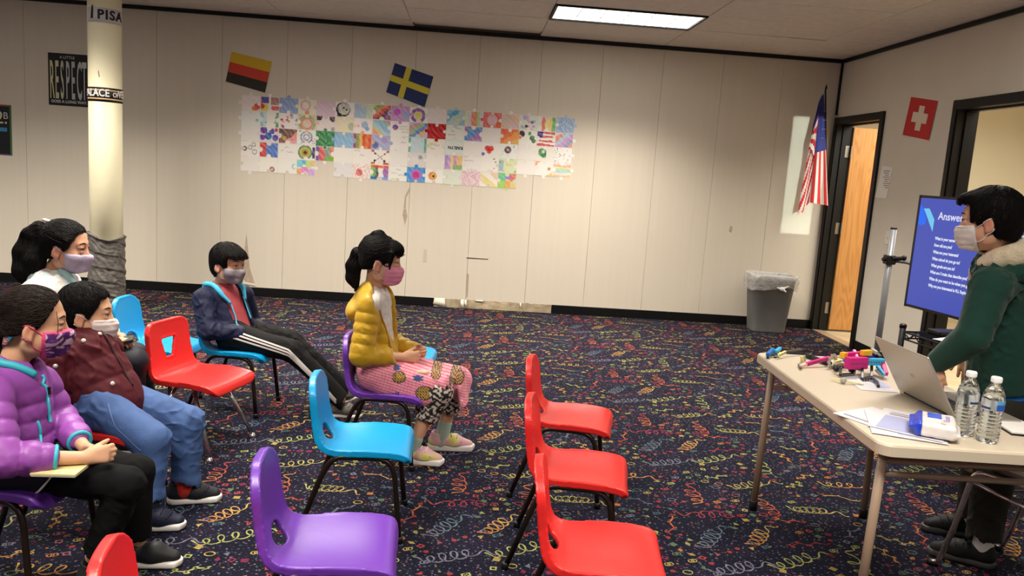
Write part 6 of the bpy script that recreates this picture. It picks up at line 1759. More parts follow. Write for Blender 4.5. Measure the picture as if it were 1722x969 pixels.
def strands(hc, R, s, amp=.0022, f=150, seed=0):
    def fn(V):
        q = (V - hc) @ R / s
        a = np.arctan2(q[:, 1], q[:, 2] + .02) * 3 + q[:, 0] * 4
        return amp * .35 * np.sin(a * 16 + 1.5 * wav(V, 60, seed)) + amp * .45 * wav(q * np.array([.3, 1.3, .45]), f * 2.6, seed + 2)
    return fn
def chain(pts, rad, k=.015):
    return [cone(pts[i], pts[i + 1], rad[i], rad[i + 1], k) for i in range(len(pts) - 1)]

def lapel(prims, pts, r, m, parent, name='lining', n=26, off=.004):
    P, g = stick(prims, resample(pts, n), off); return part(name, tubeg(P, r, 8), m, parent, True)

m_wsole = mat('white rubber', (222, 218, 212), .5); m_dsole = mat('dark rubber', (70, 70, 70), .55)

# ------------------------------------------------------------ girl in yellow
def girl_yellow():
    s = 1.0; R = frame(3, 4); hc = from_ear(A(-0.432, 3.670, 0.940), R, s, -1)
    t = person('girl in a yellow puffer jacket and pink mask seated on the purple chair', (-.40, 3.74, 0))
    J = dict(head=hc, neck=A(-0.456, 3.760, 0.826), pelvis=A(-.415, 3.74, .425))
    J['shR'], J['shL'] = shoulders(J['neck'], -2, .136, .062, .01)
    J['hipR'], J['hipL'] = hips(J['pelvis'], -4, .07)
    J.update(elR=A(-0.479, 3.570, 0.531), wrR=A(-0.289, 3.680, 0.507), elL=A(-.45, 3.93, .54), wrL=A(-0.255, 3.820, 0.508),
             knR=A(-0.124, 3.660, 0.363), anR=A(-0.235, 3.630, 0.050), knL=A(-0.041, 3.840, 0.356), anL=A(-0.093, 3.830, 0.067), toeL=A(0.066, 3.840, 0.018), toeR=A(-0.158, 3.600, -0.018))
    hands = [hand_prims(J['wrR'], (.92, .22, -.02), (.1, 1, -.15), (0, .1, 1), .92, (42, 55, 35)), hand_prims(J['wrL'], (.88, -.42, .06), (.1, -1, -.1), (0, 0, 1), .92, (40, 55, 30))]
    body(t, J, R, s, (206, 160, 128), hands)
    eyes(t, hc, R, s)
    yel = mat('yellow puffer', (186, 146, 8), .5, var=.08, vscale=20, bump=.2, bscale=50, sheen=.15)
    shirt = mat('white printed shirt', (206, 202, 196), .7, var=.14, vscale=60)
    tp = torso_prims(J, s, .098, .098, .80, .044)
    sdf('shirt', tp + [cone(J['neck'] + A(.01, 0, .0), J['neck'] + A(.02, 0, .06), .048, .06, .004, 's')], .0048, shirt, t, fold(.003, 30, 4))
    fw, lat, up = torso_frame(J)
    jp = torso_prims(J, s, .124, .116, .86, .062, puff=(.007, .052, .3), low=.015)
    jp += sleeve_prims(J, s, 'R', (.058, .054, .042), .93, puff=(.006, .048, .2)) + sleeve_prims(J, s, 'L', (.058, .054, .042), .93, puff=(.006, .048, .2))
    b = J['neck'] - fw * .066 - up * .098
    jp += [ell(b - fw * .030 - up * .015, (.044, .098, .052), np.stack([fw, lat, up], 1), .03), cone(J['neck'] + lat * .055 + fw * .0, J['neck'] + lat * .05 + fw * .055 - up * .04, .024, .02, .02), cone(J['neck'] - lat * .055, b, .026, .04, .03), cone(J['neck'] + lat * .055, b, .026, .04, .03)]
    solid = list(jp)
    Rt = np.stack([fw, lat, up], 1); tl = math.radians(-15); Q = np.array([[math.cos(tl), 0, math.sin(tl)], [0, 1, 0], [-math.sin(tl), 0, math.cos(tl)]])
    mid = (J['neck'] + J['pelvis']) / 2
    jp.append(rbox(mid + fw * (.060 + .10) - lat * .125 + up * .02, (.10, .165, .30), Rt @ Q, .01, .012, 's'))
    jp.append(cone(J['neck'] + fw * .02 - up * .02, J['neck'] + fw * .035 + up * .07, .046, .07, .01, 's'))
    jk = sdf('jacket', jp, .005, yel, t, lambda V: .0018 * wav(V, 60, 3) + fold(.0025, 38, 8)(V))
    # zip edge
    lapel(jp, [J['neck'] - lat * .05 + fw * .03, mid + fw * .06 - lat * .10 + up * .08, mid + fw * .085 - lat * .09 - up * .08], .004, mat('dark yellow zip', (150, 104, 12), .5), jk, 'zip_edge', off=.001)
    # skirt
    C1, C2, CD = lin((214, 104, 128)), lin((232, 164, 176)), lin((40, 34, 36))
    pine = [(A(-0.302, 3.620, 0.431), .030, .026, 0), (A(-0.180, 3.600, 0.363), .040, .032, 0), (A(-0.033, 3.620, 0.417), .034, .036, 1), (A(-0.132, 3.660, 0.450), .024, .022, 1)]
    leaf = [(A(-0.213, 3.620, 0.430), .030, .016), (A(-0.307, 3.600, 0.344), .026, .018), (A(-0.315, 3.620, 0.471), .018, .014)]
    def skc(V):
        w = np.sin((V[:, 2] * .93 + V[:, 0] * .25 + V[:, 1] * .2) * 6.283 / .0125) > 0
        c = np.where(w[:, None], C1, C2)
        for (p, a, b_, kk) in pine:
            dx, dz = V[:, 0] - p[0], V[:, 2] - p[2]; q = (dx / a) ** 2 + (dz / b_) ** 2
            hat = (np.sin((dx + dz) * 6.283 / .013) > .55) | (np.sin((dx - dz) * 6.283 / .013) > .55)
            base_ = lin((206, 168, 70)) if kk == 0 else lin((190, 140, 80))
            c = np.where(((q < 1))[:, None], np.where(hat[:, None], CD, base_), c)
            c = np.where(((q >= .85) & (q < 1.1))[:, None], CD, c)
        for (p, a, b_) in leaf:
            dx, dz = V[:, 0] - p[0], V[:, 2] - p[2]; an = np.arctan2(dz, dx); q = np.hypot(dx / a, dz / b_)
            c = np.where((q < .55 + .45 * np.abs(np.sin(an * 4)))[:, None], lin((52, 66, 120)), c)
        return c
    m_sk = mat('printed skirt', attr=True, rough=.75, sheen=.2)
    sp = [cone(J['hipR'], J['knR'] + A(.0, 0, .02), .088, .070, .04), cone(J['hipL'], J['knL'] + A(.01, 0, .012), .088, .068, .04), cone((J['hipR'] + J['hipL']) / 2, (J['knR'] + J['knL']) / 2 + A(0, 0, .015), .09, .06, .05),
          cone(J['knL'] + A(.015, -.01, .0), J['knL'] + A(.020, -.01, -.075), .062, .050, .03), ecap(J['knL'] + A(.030, -.075, .01), J['knL'] + A(.050, -.075, -.10), .085, .105, A(1, 0, 0), .26, .03), cone(J['hipR'] + A(.05, -.03, -.05), J['knR'] + A(-.05, -.03, -.03), .05, .05, .03)]
    sp += [plane(J['knL'] + A(.03, 0, -.085), (.25, 0, -1)), cone(J['knL'] + A(.012, 0, -.05), J['knL'] + A(.0, 0, -.2), .052, .06, .006, 's')]
    sdf('skirt', sp, .0042, m_sk, t, fold(.004, 24, 6), skc)
    BW = (lin((30, 27, 28)), lin((206, 198, 186)))
    m_us = mat('black and white floral', attr=True, rough=.8)
    up_ = [cone(J['hipR'] * .4 + J['knR'] * .6 + A(0, 0, -.02), J['knR'] + A(.0, 0, -.008), .066, .074, .03), cone(J['knR'] + A(0, 0, -.01), J['knR'] + (J['anR'] - J['knR']) * .40, .074, .060, .03), cone(J['knL'], J['knL'] + (J['anL'] - J['knL']) * .46, .062, .054, .02),
           cone(J['knR'] + (J['anR'] - J['knR']) * .44, J['knR'] + (J['anR'] - J['knR']) * .7, .05, .06, .004, 's'), cone(J['knL'] + (J['anL'] - J['knL']) * .5, J['knL'] + (J['anL'] - J['knL']) * .8, .045, .06, .004, 's')]
    sdf('underskirt', up_, .0042, m_us, t, fold(.004, 30, 2), lambda V: np.where((wav(V, 330, 4) > .10)[:, None], BW[1], BW[0]))
    # socks and shoes
    m_sock = mat('pale green sock', (150, 170, 158), .9, bump=.3, bscale=200)
    for q in 'LR':
        a = J['an' + q]; d = nrm(J['kn' + q] - a)
        sdf('sock', [cone(a + d * .075, a - d * .03, .034, .036, .01)], .004, m_sock, t)
    SA, SB, SC_ = lin((206, 150, 176)), lin((206, 196, 110)), lin((176, 170, 178))
    def shc(V):
        k = np.clip(.5 + .7 * wav(V, 70, 5), 0, 1)[:, None]; return SA * k + SB * (1 - k)
    m_sh = mat('pink and yellow mesh shoe', attr=True, rough=.6, bump=.3, bscale=220)
    shoe(t, J['anL'] - A(0, 0, .03), 2, m_sh, m_wsole, .235, 1.0, 'shoe', .036, shc, laces=mat('lilac lace', (176, 150, 190), .7))
    shoe(t, A(J['anR'][0] + .01, J['anR'][1], 0), -6, m_sh, m_wsole, .215, 1.0, 'shoe', .034, shc, laces=m_white)
    # hair
    hp = cap_prims(hc, R, s, .006, -.003, [((.058, 0, .074), (.042, .058, .032)), ((.076, 0, .064), (.020, .048, .022))], .040, .054, -.03, [((.052, .064, .06), (.046, .068, -.002), .014, .004)])
    hp += [ell(H(R, hc, s, -.022, 0, .134), (.030, .020, .014), R, .012), cone(H(R, hc, s, -.012, 0, .142), H(R, hc, s, -.075, 0, .105), .011, .012, .012), cone(H(R, hc, s, -.045, 0, .135), H(R, hc, s, -.02, 0, .150), .007, .004, .01)]
    hr = sdf('hair', hp, .0038, m_hairk, t, strands(hc, R, s, .0020, 140, 1)); cap_strands(hr, hp, hc, R, s, m_hairk, 1500, 'bangs', seed=1)
    tp_ = [H(R, hc, s, *p) for p in ((-.085, 0, .045), (-.108, -.004, .030), (-.122, -.006, -.03), (-.120, -.006, -.085), (-.106, -.004, -.118))]
    tl_ = chain(tp_, [.018, .027, .032, .028, .016])
    pt = sdf('ponytail', tl_, .0036, m_hairt, t, strands(hc, R, s, .0030, 170, 3)); tail_strands(pt, tl_, tp_, m_hairt, 900, 1)
    part('hair_tie', tubeg([H(R, hc, s, -.092 + .014 * math.cos(a) * .3, .022 * math.cos(a), .042 + .022 * math.sin(a)) for a in np.linspace(0, 6.0, 12)], .005, 6, closed=True), m_black, t, True)
    face_mask(t, hc, R, s, mat('pink mask', (222, 140, 168), .7, bump=.1, bscale=300), mat('pink loop', (230, 186, 196), .7), side=.030)
    part('bracelet', tubeg([J['wrL'] + A(-.012, .024 * math.cos(a), .022 * math.sin(a)) for a in np.linspace(0, 6.0, 12)], .004, 6, closed=True), mat('red band', (186, 40, 36), .5), t, True)
    return J
girl_yellow(); print('yellow', time.time() - T0)
# the wooden doll-like toy she holds
hd_ = thing('toy_figure', 'small wooden figure held in the lap of the girl in yellow', 'toy', tuple(A(-0.193, 3.660, 0.438)))
sdf('figure_body', [cone(A(-0.214, 3.620, 0.451), A(-0.180, 3.620, 0.450), .013, .012), cone(A(-0.175, 3.630, 0.450), A(-0.165, 3.650, 0.454), .010, .009)], .003, mat('pale wood', (220, 176, 150), .5), hd_)

# ------------------------------------------------------------ boy in navy jacket
def boy_navy():
    s = .94; R = frame(-24, 2); hc = from_ear(A(-1.369, 4.310, 0.793), R, s, -1)
    t = person('boy in a navy jacket with cyan lining and grey mask, legs stretched out', (-1.28, 4.36, 0))
    J = dict(head=hc, neck=A(-1.384, 4.400, 0.684), pelvis=A(-1.285, 4.37, .425))
    J['shR'], J['shL'] = A(-1.431, 4.280, 0.624), A(-1.293, 4.520, 0.616)
    J['hipR'], J['hipL'] = hips(J['pelvis'], -8, .07)
    J.update(elR=A(-1.384, 4.210, 0.463), wrR=A(-1.209, 4.270, 0.444), elL=A(-1.258, 4.600, 0.428), wrL=A(-1.183, 4.500, 0.425), knR=A(-0.953, 4.270, 0.362), knL=A(-0.999, 4.440, 0.382), anR=A(-0.672, 4.270, 0.100), anL=A(-0.664, 4.420, 0.115))
    hands = [hand_prims(J['wrR'], (.7, .25, -.66), (.2, .9, -.2), (.3, .1, .9), .75, (20, 25, 15)), hand_prims(J['wrL'], (.85, -.25, -.35), (.2, -.9, -.2), (.3, .1, .9), .8, (20, 25, 15))]
    body(t, J, R, s, (210, 166, 138), hands)
    eyes(t, hc, R, s)
    tee = mat('faded red shirt', (166, 66, 72), .8, var=.06, vscale=14)
    sdf('shirt', torso_prims(J, s, .112, .104, .80, .048) + [cone(J['neck'] + A(.01, 0, 0), J['neck'] + A(.015, -.005, .06), .044, .056, .004, 's')], .0048, tee, t, fold(.004, 24, 14))
    fw, lat, up = torso_frame(J); Rt = np.stack([fw, lat, up], 1); mid = (J['neck'] + J['pelvis']) / 2
    jp = torso_prims(J, s, .130, .122, .84, .064, low=.03) + sleeve_prims(J, s, 'R', (.062, .058, .042), .97) + sleeve_prims(J, s, 'L', (.062, .058, .042), .97)
    b = J['neck'] - fw * .07 - up * .05
    jp += [ell(b - fw * .02, (.062, .098, .05), Rt, .03), cone(J['neck'] - lat * .058 - up * .01, b, .024, .04, .03), cone(J['neck'] + lat * .058 - up * .01, b, .024, .04, .03)]
    solid = list(jp)
    jp.append(rbox(mid + fw * .15, (.115, .062, .30), Rt, .01, .012, 's'))
    jp.append(cone(J['neck'] - up * .03 + fw * .01, J['neck'] + fw * .03 + up * .07, .05, .075, .01, 's'))
    navy = mat('navy nylon', (20, 26, 56), .62, bump=.15, bscale=30, spec=.35)
    jk = sdf('jacket', jp, .005, navy, t, fold(.0055, 26, 5))
    cy = mat('cyan lining', (64, 176, 214), .6, bump=.1, bscale=80)
    for sg, x in ((-1, 0), (1, 0)):
        lapel(solid, [J['neck'] - fw * .04 + lat * sg * .060 + up * .015, J['neck'] + lat * sg * .070 + fw * .01 - up * .01, J['neck'] + lat * sg * .074 + fw * .07 - up * .07, mid + lat * sg * .070 + fw * .12 + up * .02], np.r_[np.linspace(.017, .016, 12), np.linspace(.016, .007, 14)], cy, jk, 'lining')
        lapel(solid, [mid + lat * sg * .066 + fw * .12 + up * .04, mid + lat * sg * .066 + fw * .13 - up * .09], .004, cy, jk, 'zip_tape', off=.0)
    lapel(solid, [J['neck'] - fw * .055 + lat * .062 + up * .012, J['neck'] - fw * .075 + up * .02, J['neck'] - fw * .055 - lat * .062 + up * .012], .016, cy, jk, 'lining')
    tr = trousers(t, J, mat('black track trousers', (13, 13, 14), .8, var=.1, vscale=12, spec=.25), s, .086, (.082, .064), (.060, .052), seed=3, amp=.006, hem=1.06)
    wst = mat('white stripe', (214, 210, 206), .7)
    for k in range(3):
        o = A(.012, -.05, .030 - .018 * k)
        part('side_stripe', ribbon_on(tr, [J['hipR'] + A(.03, -.07, .045 - .020 * k), (J['hipR'] + J['knR']) / 2 + A(.0, -.07, .038 - .018 * k), J['knR'] + A(0, -.06, .018 - .014 * k), (J['knR'] + J['anR']) / 2 + A(0, -.06, .010 - .012 * k), J['anR'] + A(-.02, -.05, .012 - .010 * k)], .0095, 60, .006), wst, t, True)
    gsh = mat('grey mesh shoe', (104, 100, 94), .7, bump=.4, bscale=180)
    shoe(t, A(-.685, 4.27, 0), -2, gsh, m_wsole, .19, .95, 'shoe', .024, laces=mat('grey lace', (150, 148, 142), .7))
    shoe(t, A(-.665, 4.41, 0.02), -4, gsh, m_wsole, .19, .95, 'shoe', .024, pitch=-28, laces=mat('grey lace', (150, 148, 142), .7), ground=.035)
    hp = cap_prims(hc, R, s, .011, -.002, [((.055, 0, .064), (.048, .070, .038)), ((.076, 0, .052), (.024, .052, .018))], .046, .060, -.062, [((.03, .072, .05), (.028, .074, .016), .012, .006)])
    hr = sdf('hair', hp, .0038, m_hairk, t, strands(hc, R, s, .0022, 130, 5)); cap_strands(hr, hp, hc, R, s, m_hairk, 1700, 'crown', seed=2)
    face_mask(t, hc, R, s, mat('grey mask', (140, 138, 146), .75), mat('grey loop', (170, 160, 158), .7), 'cup', side=.024)
boy_navy(); print('navy', time.time() - T0)

# ------------------------------------------------------------ boy in maroon jacket
def boy_maroon():
    s = .98; R = frame(13, 0, -4); hc = from_ear(A(-1.469, 3.010, 0.748), R, s, -1)
    t = person('boy in a maroon jacket and jeans with a white mask', (-1.40, 3.03, 0))
    J = dict(head=hc, neck=A(-1.504, 3.060, 0.679), pelvis=A(-1.375, 3.03, .425))
    J['shR'], J['shL'] = A(-1.520, 2.950, 0.618), A(-1.455, 3.190, 0.598)
    J['hipR'], J['hipL'] = hips(J['pelvis'], 0, .072)
    J.update(elR=A(-1.528, 2.900, 0.425), wrR=A(-1.418, 2.920, 0.350), elL=A(-1.50, 3.27, .46), wrL=A(-1.38, 3.20, .42), knR=A(-1.152, 2.890, 0.328), knL=A(-1.095, 3.100, 0.330), anR=A(-1.153, 2.860, 0.096), anL=A(-1.100, 3.080, 0.087))
    hands = [hand_prims(J['wrR'], (.9, .3, -.1), (0, .3, -1), (.1, 1, 0), .85), hand_prims(J['wrL'], (.9, -.3, -.1), (0, -.3, -1), (.1, -1, 0), .85)]
    body(t, J, R, s, (202, 156, 122), hands)
    eyes(t, hc, R, s)
    mar = mat('maroon nylon', (76, 23, 31), .72, spec=.25, var=.1, vscale=18, bump=.2, bscale=40)
    fw, lat, up = torso_frame(J)
    jp = torso_prims(J, s, .142, .126, .92, .060, puff=(.006, .085, .2)) + sleeve_prims(J, s, 'R', (.062, .056, .044), .95) + sleeve_prims(J, s, 'L', (.062, .056, .044), .95)
    jp += [cone(J['neck'] - up * .05, J['neck'] - up * .012, .075, .060, .02), cone(J['neck'] + fw * .01, J['neck'] + fw * .02 + up * .06, .046, .058, .008, 's')]
    jk = sdf('jacket', jp, .005, mar, t, fold(.007, 24, 12))
    lapel(jp, [J['neck'] + lat * .05 - up * .016, J['neck'] + fw * .055 - up * .025, J['neck'] - lat * .05 - up * .016, J['neck'] - fw * .05 - up * .01, J['neck'] + lat * .05 - up * .016], .007, mat('maroon rib', (60, 16, 24), .7), jk, 'collar_rib')
    m_snap = mat('pearl snap', (206, 200, 194), .25, .3)
    mid = (J['neck'] + J['pelvis']) / 2
    for p in (J['neck'] + fw * .08 - lat * .012 - up * .045, J['neck'] + fw * .07 - lat * .07 - up * .045, mid + fw * .12 - lat * .075 - up * .085, J['shR'] + A(.02, -.06, -.02)):
        q, g = stick(jp, np.array([p]), .002); c = latheg([(.001, .004), (.006, .003), (.0085, 0)], 10, (0, 0, 0), False); n = g[0]; a = nrm(np.cross(n, (0, 0, 1))); b = np.cross(n, a)
        part('snap_button', (q[0] + c[0] @ np.stack([a, b, n]), c[1]), m_snap, jk, True)
    lapel(jp, [J['neck'] + fw * .06 - up * .02, mid + fw * .13 + up * .03, J['pelvis'] + fw * .13 + up * .02], .005, mat('maroon placket', (54, 14, 22), .6), jk, 'placket', off=.001)
    dn = mat('blue denim', (62, 90, 140), .8, var=.14, vscale=22, bump=.2, bscale=260)
    tr = trousers(t, J, dn, s, .090, (.084, .070), (.064, .054), seed=7, amp=.006, cuffs=.060)
    part('seam', ribbon_on(tr, [J['hipR'] + A(.06, -.06, .03), (J['hipR'] + J['knR']) / 2 + A(0, -.07, .01), J['knR'] + A(-.01, -.06, -.01)], .003, 30, .004), mat('denim seam', (110, 136, 180), .8), t, True)
    sdf('sock', [cone(J['anL'] + A(0, 0, .05), J['anL'] - A(0, 0, .03), .038, .038)], .004, mat('red sock', (176, 40, 30), .9, var=.3, vscale=40), t)
    sdf('sock', [cone(J['anR'] + A(0, 0, .05), J['anR'] - A(0, 0, .03), .038, .038)], .004, mat('dark sock', (30, 34, 50), .9), t)
    bs_ = mat('dark navy shoe', (20, 22, 32), .6, bump=.3, bscale=160)
    shoe(t, A(-1.105, 3.085, 0), 14, bs_, m_wsole, .20, 1.0, 'shoe', .028, laces=mat('black lace', (16, 16, 18), .7))
    shoe(t, A(-1.160, 2.84, 0), 8, mat('navy shoe', (22, 28, 52), .6, bump=.3, bscale=160), m_wsole, .20, 1.0, 'shoe', .028, laces=mat('navy lace', (20, 22, 36), .7))
    hp = cap_prims(hc, R, s, .006, .004, None, .056, .080, -.055, [((.022, .070, .05), (.020, .072, .010), .009, .004)], swept=.052)
    hr = sdf('hair', hp, .0038, m_hairk, t, strands(hc, R, s, .0030, 150, 7)); cap_strands(hr, hp, hc, R, s, m_hairk, 1900, 'crown', seed=3, ds=.0065, wander=.5)
    face_mask(t, hc, R, s, mat('white mask', (214, 200, 196), .75, var=.05, vscale=30), mat('white loop', (224, 212, 206), .7), side=.030)
boy_maroon(); print('maroon', time.time() - T0)

# ------------------------------------------------------------ girl in purple
def girl_purple():
    s = .98; R = frame(24, 2); hc = from_ear(A(-1.349, 2.450, 0.825), R, s, -1)
    t = person('girl in a purple puffer jacket with a patterned mask, hands clasped', (-1.42, 2.50, 0))
    J = dict(head=hc, neck=A(-1.439, 2.500, 0.720), pelvis=A(-1.43, 2.50, .395))
    J['shR'], J['shL'] = A(-1.420, 2.360, 0.653), A(-1.419, 2.630, 0.609)
    J['hipR'], J['hipL'] = hips(J['pelvis'], 0, .072)
    J.update(elR=A(-1.339, 2.260, 0.489), wrR=A(-1.137, 2.360, 0.465), elL=A(-1.360, 2.640, 0.484), wrL=A(-1.189, 2.470, 0.446), knR=A(-1.038, 2.410, 0.360), knL=A(-1.079, 2.570, 0.338), anR=A(-1.147, 2.420, 0.112), anL=A(-1.072, 2.570, 0.096))
    hands = [hand_prims(J['wrR'], (.86, .40, .10), (-.25, .9, -.25), (.0, .3, 1), .92, curls=None, curl=(38, 62, 40), thumb=(28, 10)),
             hand_prims(J['wrL'], (.90, -.42, -.06), (-.25, -.9, -.2), (.0, -.2, 1), .92, curl=(34, 60, 40), thumb=(28, 10))]
    body(t, J, R, s, (204, 158, 126), hands, h=.004)
    eyes(t, hc, R, s)
    pu_ = mat('purple puffer', (136, 68, 154), .45, var=.08, vscale=16, bump=.2, bscale=50)
    fw, lat, up = torso_frame(J); Rt = np.stack([fw, lat, up], 1); mid = (J['neck'] + J['pelvis']) / 2
    jp = torso_prims(J, s, .134, .122, .90, .062, puff=(.009, .055, .2), low=.02) + sleeve_prims(J, s, 'R', (.062, .060, .048), .50, puff=(.008, .055, .1)) + sleeve_prims(J, s, 'L', (.062, .056, .046), .62, puff=(.008, .055, .1))
    jp += [cone(J['neck'] - up * .06, J['neck'] - up * .0, .080, .066, .02), cone(J['neck'] + fw * .012 - up * .01, J['neck'] + fw * .03 + up * .07, .050, .070, .008, 's')]
    jp += [rbox(J['neck'] + fw * .10 - up * .03, (.07, .018, .05), Rt, .01, .01, 's')]
    jk = sdf('jacket', jp, .0048, pu_, t, lambda V: .0016 * wav(V, 70, 3) + fold(.003, 34, 3)(V))
    cyan = mat('turquoise trim', (52, 170, 186), .55)
    solid = jp[:-2]
    lapel(solid, [J['neck'] + fw * .075 - lat * .030 - up * .045, J['neck'] + fw * .02 - lat * .066 - up * .004, J['neck'] - fw * .06 - lat * .02 + up * .01, J['neck'] - fw * .05 + lat * .05 + up * .01], .0125, cyan, jk, 'collar_trim', off=.002)
    lapel(jp, [J['neck'] + fw * .09 - up * .05, mid + fw * .13 + up * .03, mid + fw * .135 - up * .03], .005, cyan, jk, 'zipper', off=.001)
    part('zip_pull', boxg(stick(jp, np.array([mid + fw * .14 + up * .07]), .006)[0][0], (.004, .004, .012)), m_tube, jk)
    lapel(jp, [mid + fw * .10 - lat * .045 - up * .02, mid + fw * .125 - lat * .050 - up * .07, mid + fw * .115 - lat * .055 - up * .13], .0045, cyan, jk, 'pocket_zip', off=.001)
    for q, c in (('R', .50), ('L', .62)):
        p = J['el' + q] + (J['wr' + q] - J['el' + q]) * c; d = nrm(J['wr' + q] - J['el' + q])
        a = nrm(np.cross(d, (0, 0, 1))); b = np.cross(d, a); r = (.046 if q == 'R' else .044) * s
        part('cuff_trim', tubeg([p + d * .030 + r * .78 * (a * math.cos(x) + b * math.sin(x)) for x in np.linspace(0, 5.9, 18)], .0065, 8, closed=True), cyan, jk, True)
    trousers(t, J, mat('black leggings', (8, 8, 10), .85, spec=.2), s, .094, (.070, .058), (.054, .044), seed=5, amp=.004)
    sh_ = [cone(J['hipR'], J['hipL'], .102, .102, .03), cone(J['hipR'], J['hipR'] * .6 + J['knR'] * .4, .080, .073, .02), cone(J['hipL'], J['hipL'] * .6 + J['knL'] * .4, .08, .073, .02), plane(J['hipR'] * .55 + J['knR'] * .45, (1, 0, -.55))]
    so = sdf('shorts', sh_, .0048, mat('navy shorts', (14, 16, 36), .7), t, fold(.003, 26, 9))
    part('piping', ribbon_on(sh_, [J['hipR'] + A(.215, -.05, .06), J['hipR'] + A(.19, -.09, .0), J['hipR'] + A(.14, -.09, -.06)], .006, 24, .004), m_white, so, True)
    dsh = mat('dark shoe', (24, 24, 28), .6)
    shoe(t, A(-1.135, 2.42, 0), 0, dsh, m_wsole, .20, 1.0, 'shoe', .026); shoe(t, A(-1.075, 2.575, 0), 4, dsh, m_wsole, .20, 1.0, 'shoe', .026)
    hp = cap_prims(hc, R, s, .005, -.002, None, .056, .084, -.02, None, swept=.044)
    hr = sdf('hair', hp, .0038, m_hairb, t, strands(hc, R, s, .0022, 150, 8)); cap_strands(hr, hp, hc, R, s, m_hairb, 1900, 'tail', seed=4, n=10)
    tp_ = [H(R, hc, s, *p) for p in ((-.085, .0, .03), (-.112, 0, .02), (-.128, .0, -.03), (-.120, .0, -.10), (-.10, .0, -.15))]; tl_ = chain(tp_, [.022, .032, .036, .030, .012])
    pt = sdf('ponytail', tl_, .004, m_hairb, t, strands(hc, R, s, .003, 160, 6)); tail_strands(pt, tl_, tp_, m_hairb, 900, 2)
    part('hair_wisp', tubeg([H(R, hc, s, .066, -.056, .06), H(R, hc, s, .072, -.056, .02), H(R, hc, s, .070, -.058, -.02)], .0011, 5), m_hairb, t, True)
    cA, cB, cC = lin((70, 26, 92)), lin((212, 70, 130)), lin((200, 170, 190))
    def mc(V):
        q = (V - hc) @ R / s; c = np.tile(cA, (len(V), 1))
        w = wav(V, 240, 8); c = np.where((w > .35)[:, None], cC, c); c = np.where((w < -.55)[:, None], lin((120, 60, 150)), c)
        e = (q[:, 2] > -.012) | (q[:, 0] < .038)
        return np.where(e[:, None], cB, c)
    face_mask(t, hc, R, s, mat('patterned mask', attr=True, rough=.7), mat('pink band', (206, 60, 110), .6), 'cup', colfn=mc, side=.026)
    return J
girl_purple(); print('purple', time.time() - T0)
nb2 = thing('notebook', 'cream notebook on the lap of the girl in purple', 'notebook', tuple(A(-1.241, 2.420, 0.388)))
nbc = [A(-1.130, 2.360, 0.435), A(-1.127, 2.270, 0.437), A(-1.247, 2.250, 0.443), A(-1.245, 2.360, 0.440)]
part('cover', polyg([p + A(0, 0, .004) for p in nbc], (0, 0, 1), .006), mat('cream cover', (214, 196, 140), .5), nb2)
part('pages', polyg([p * .97 + sum(nbc) / 4 * .03 for p in nbc], (0, 0, 1), .004), m_white, nb2)

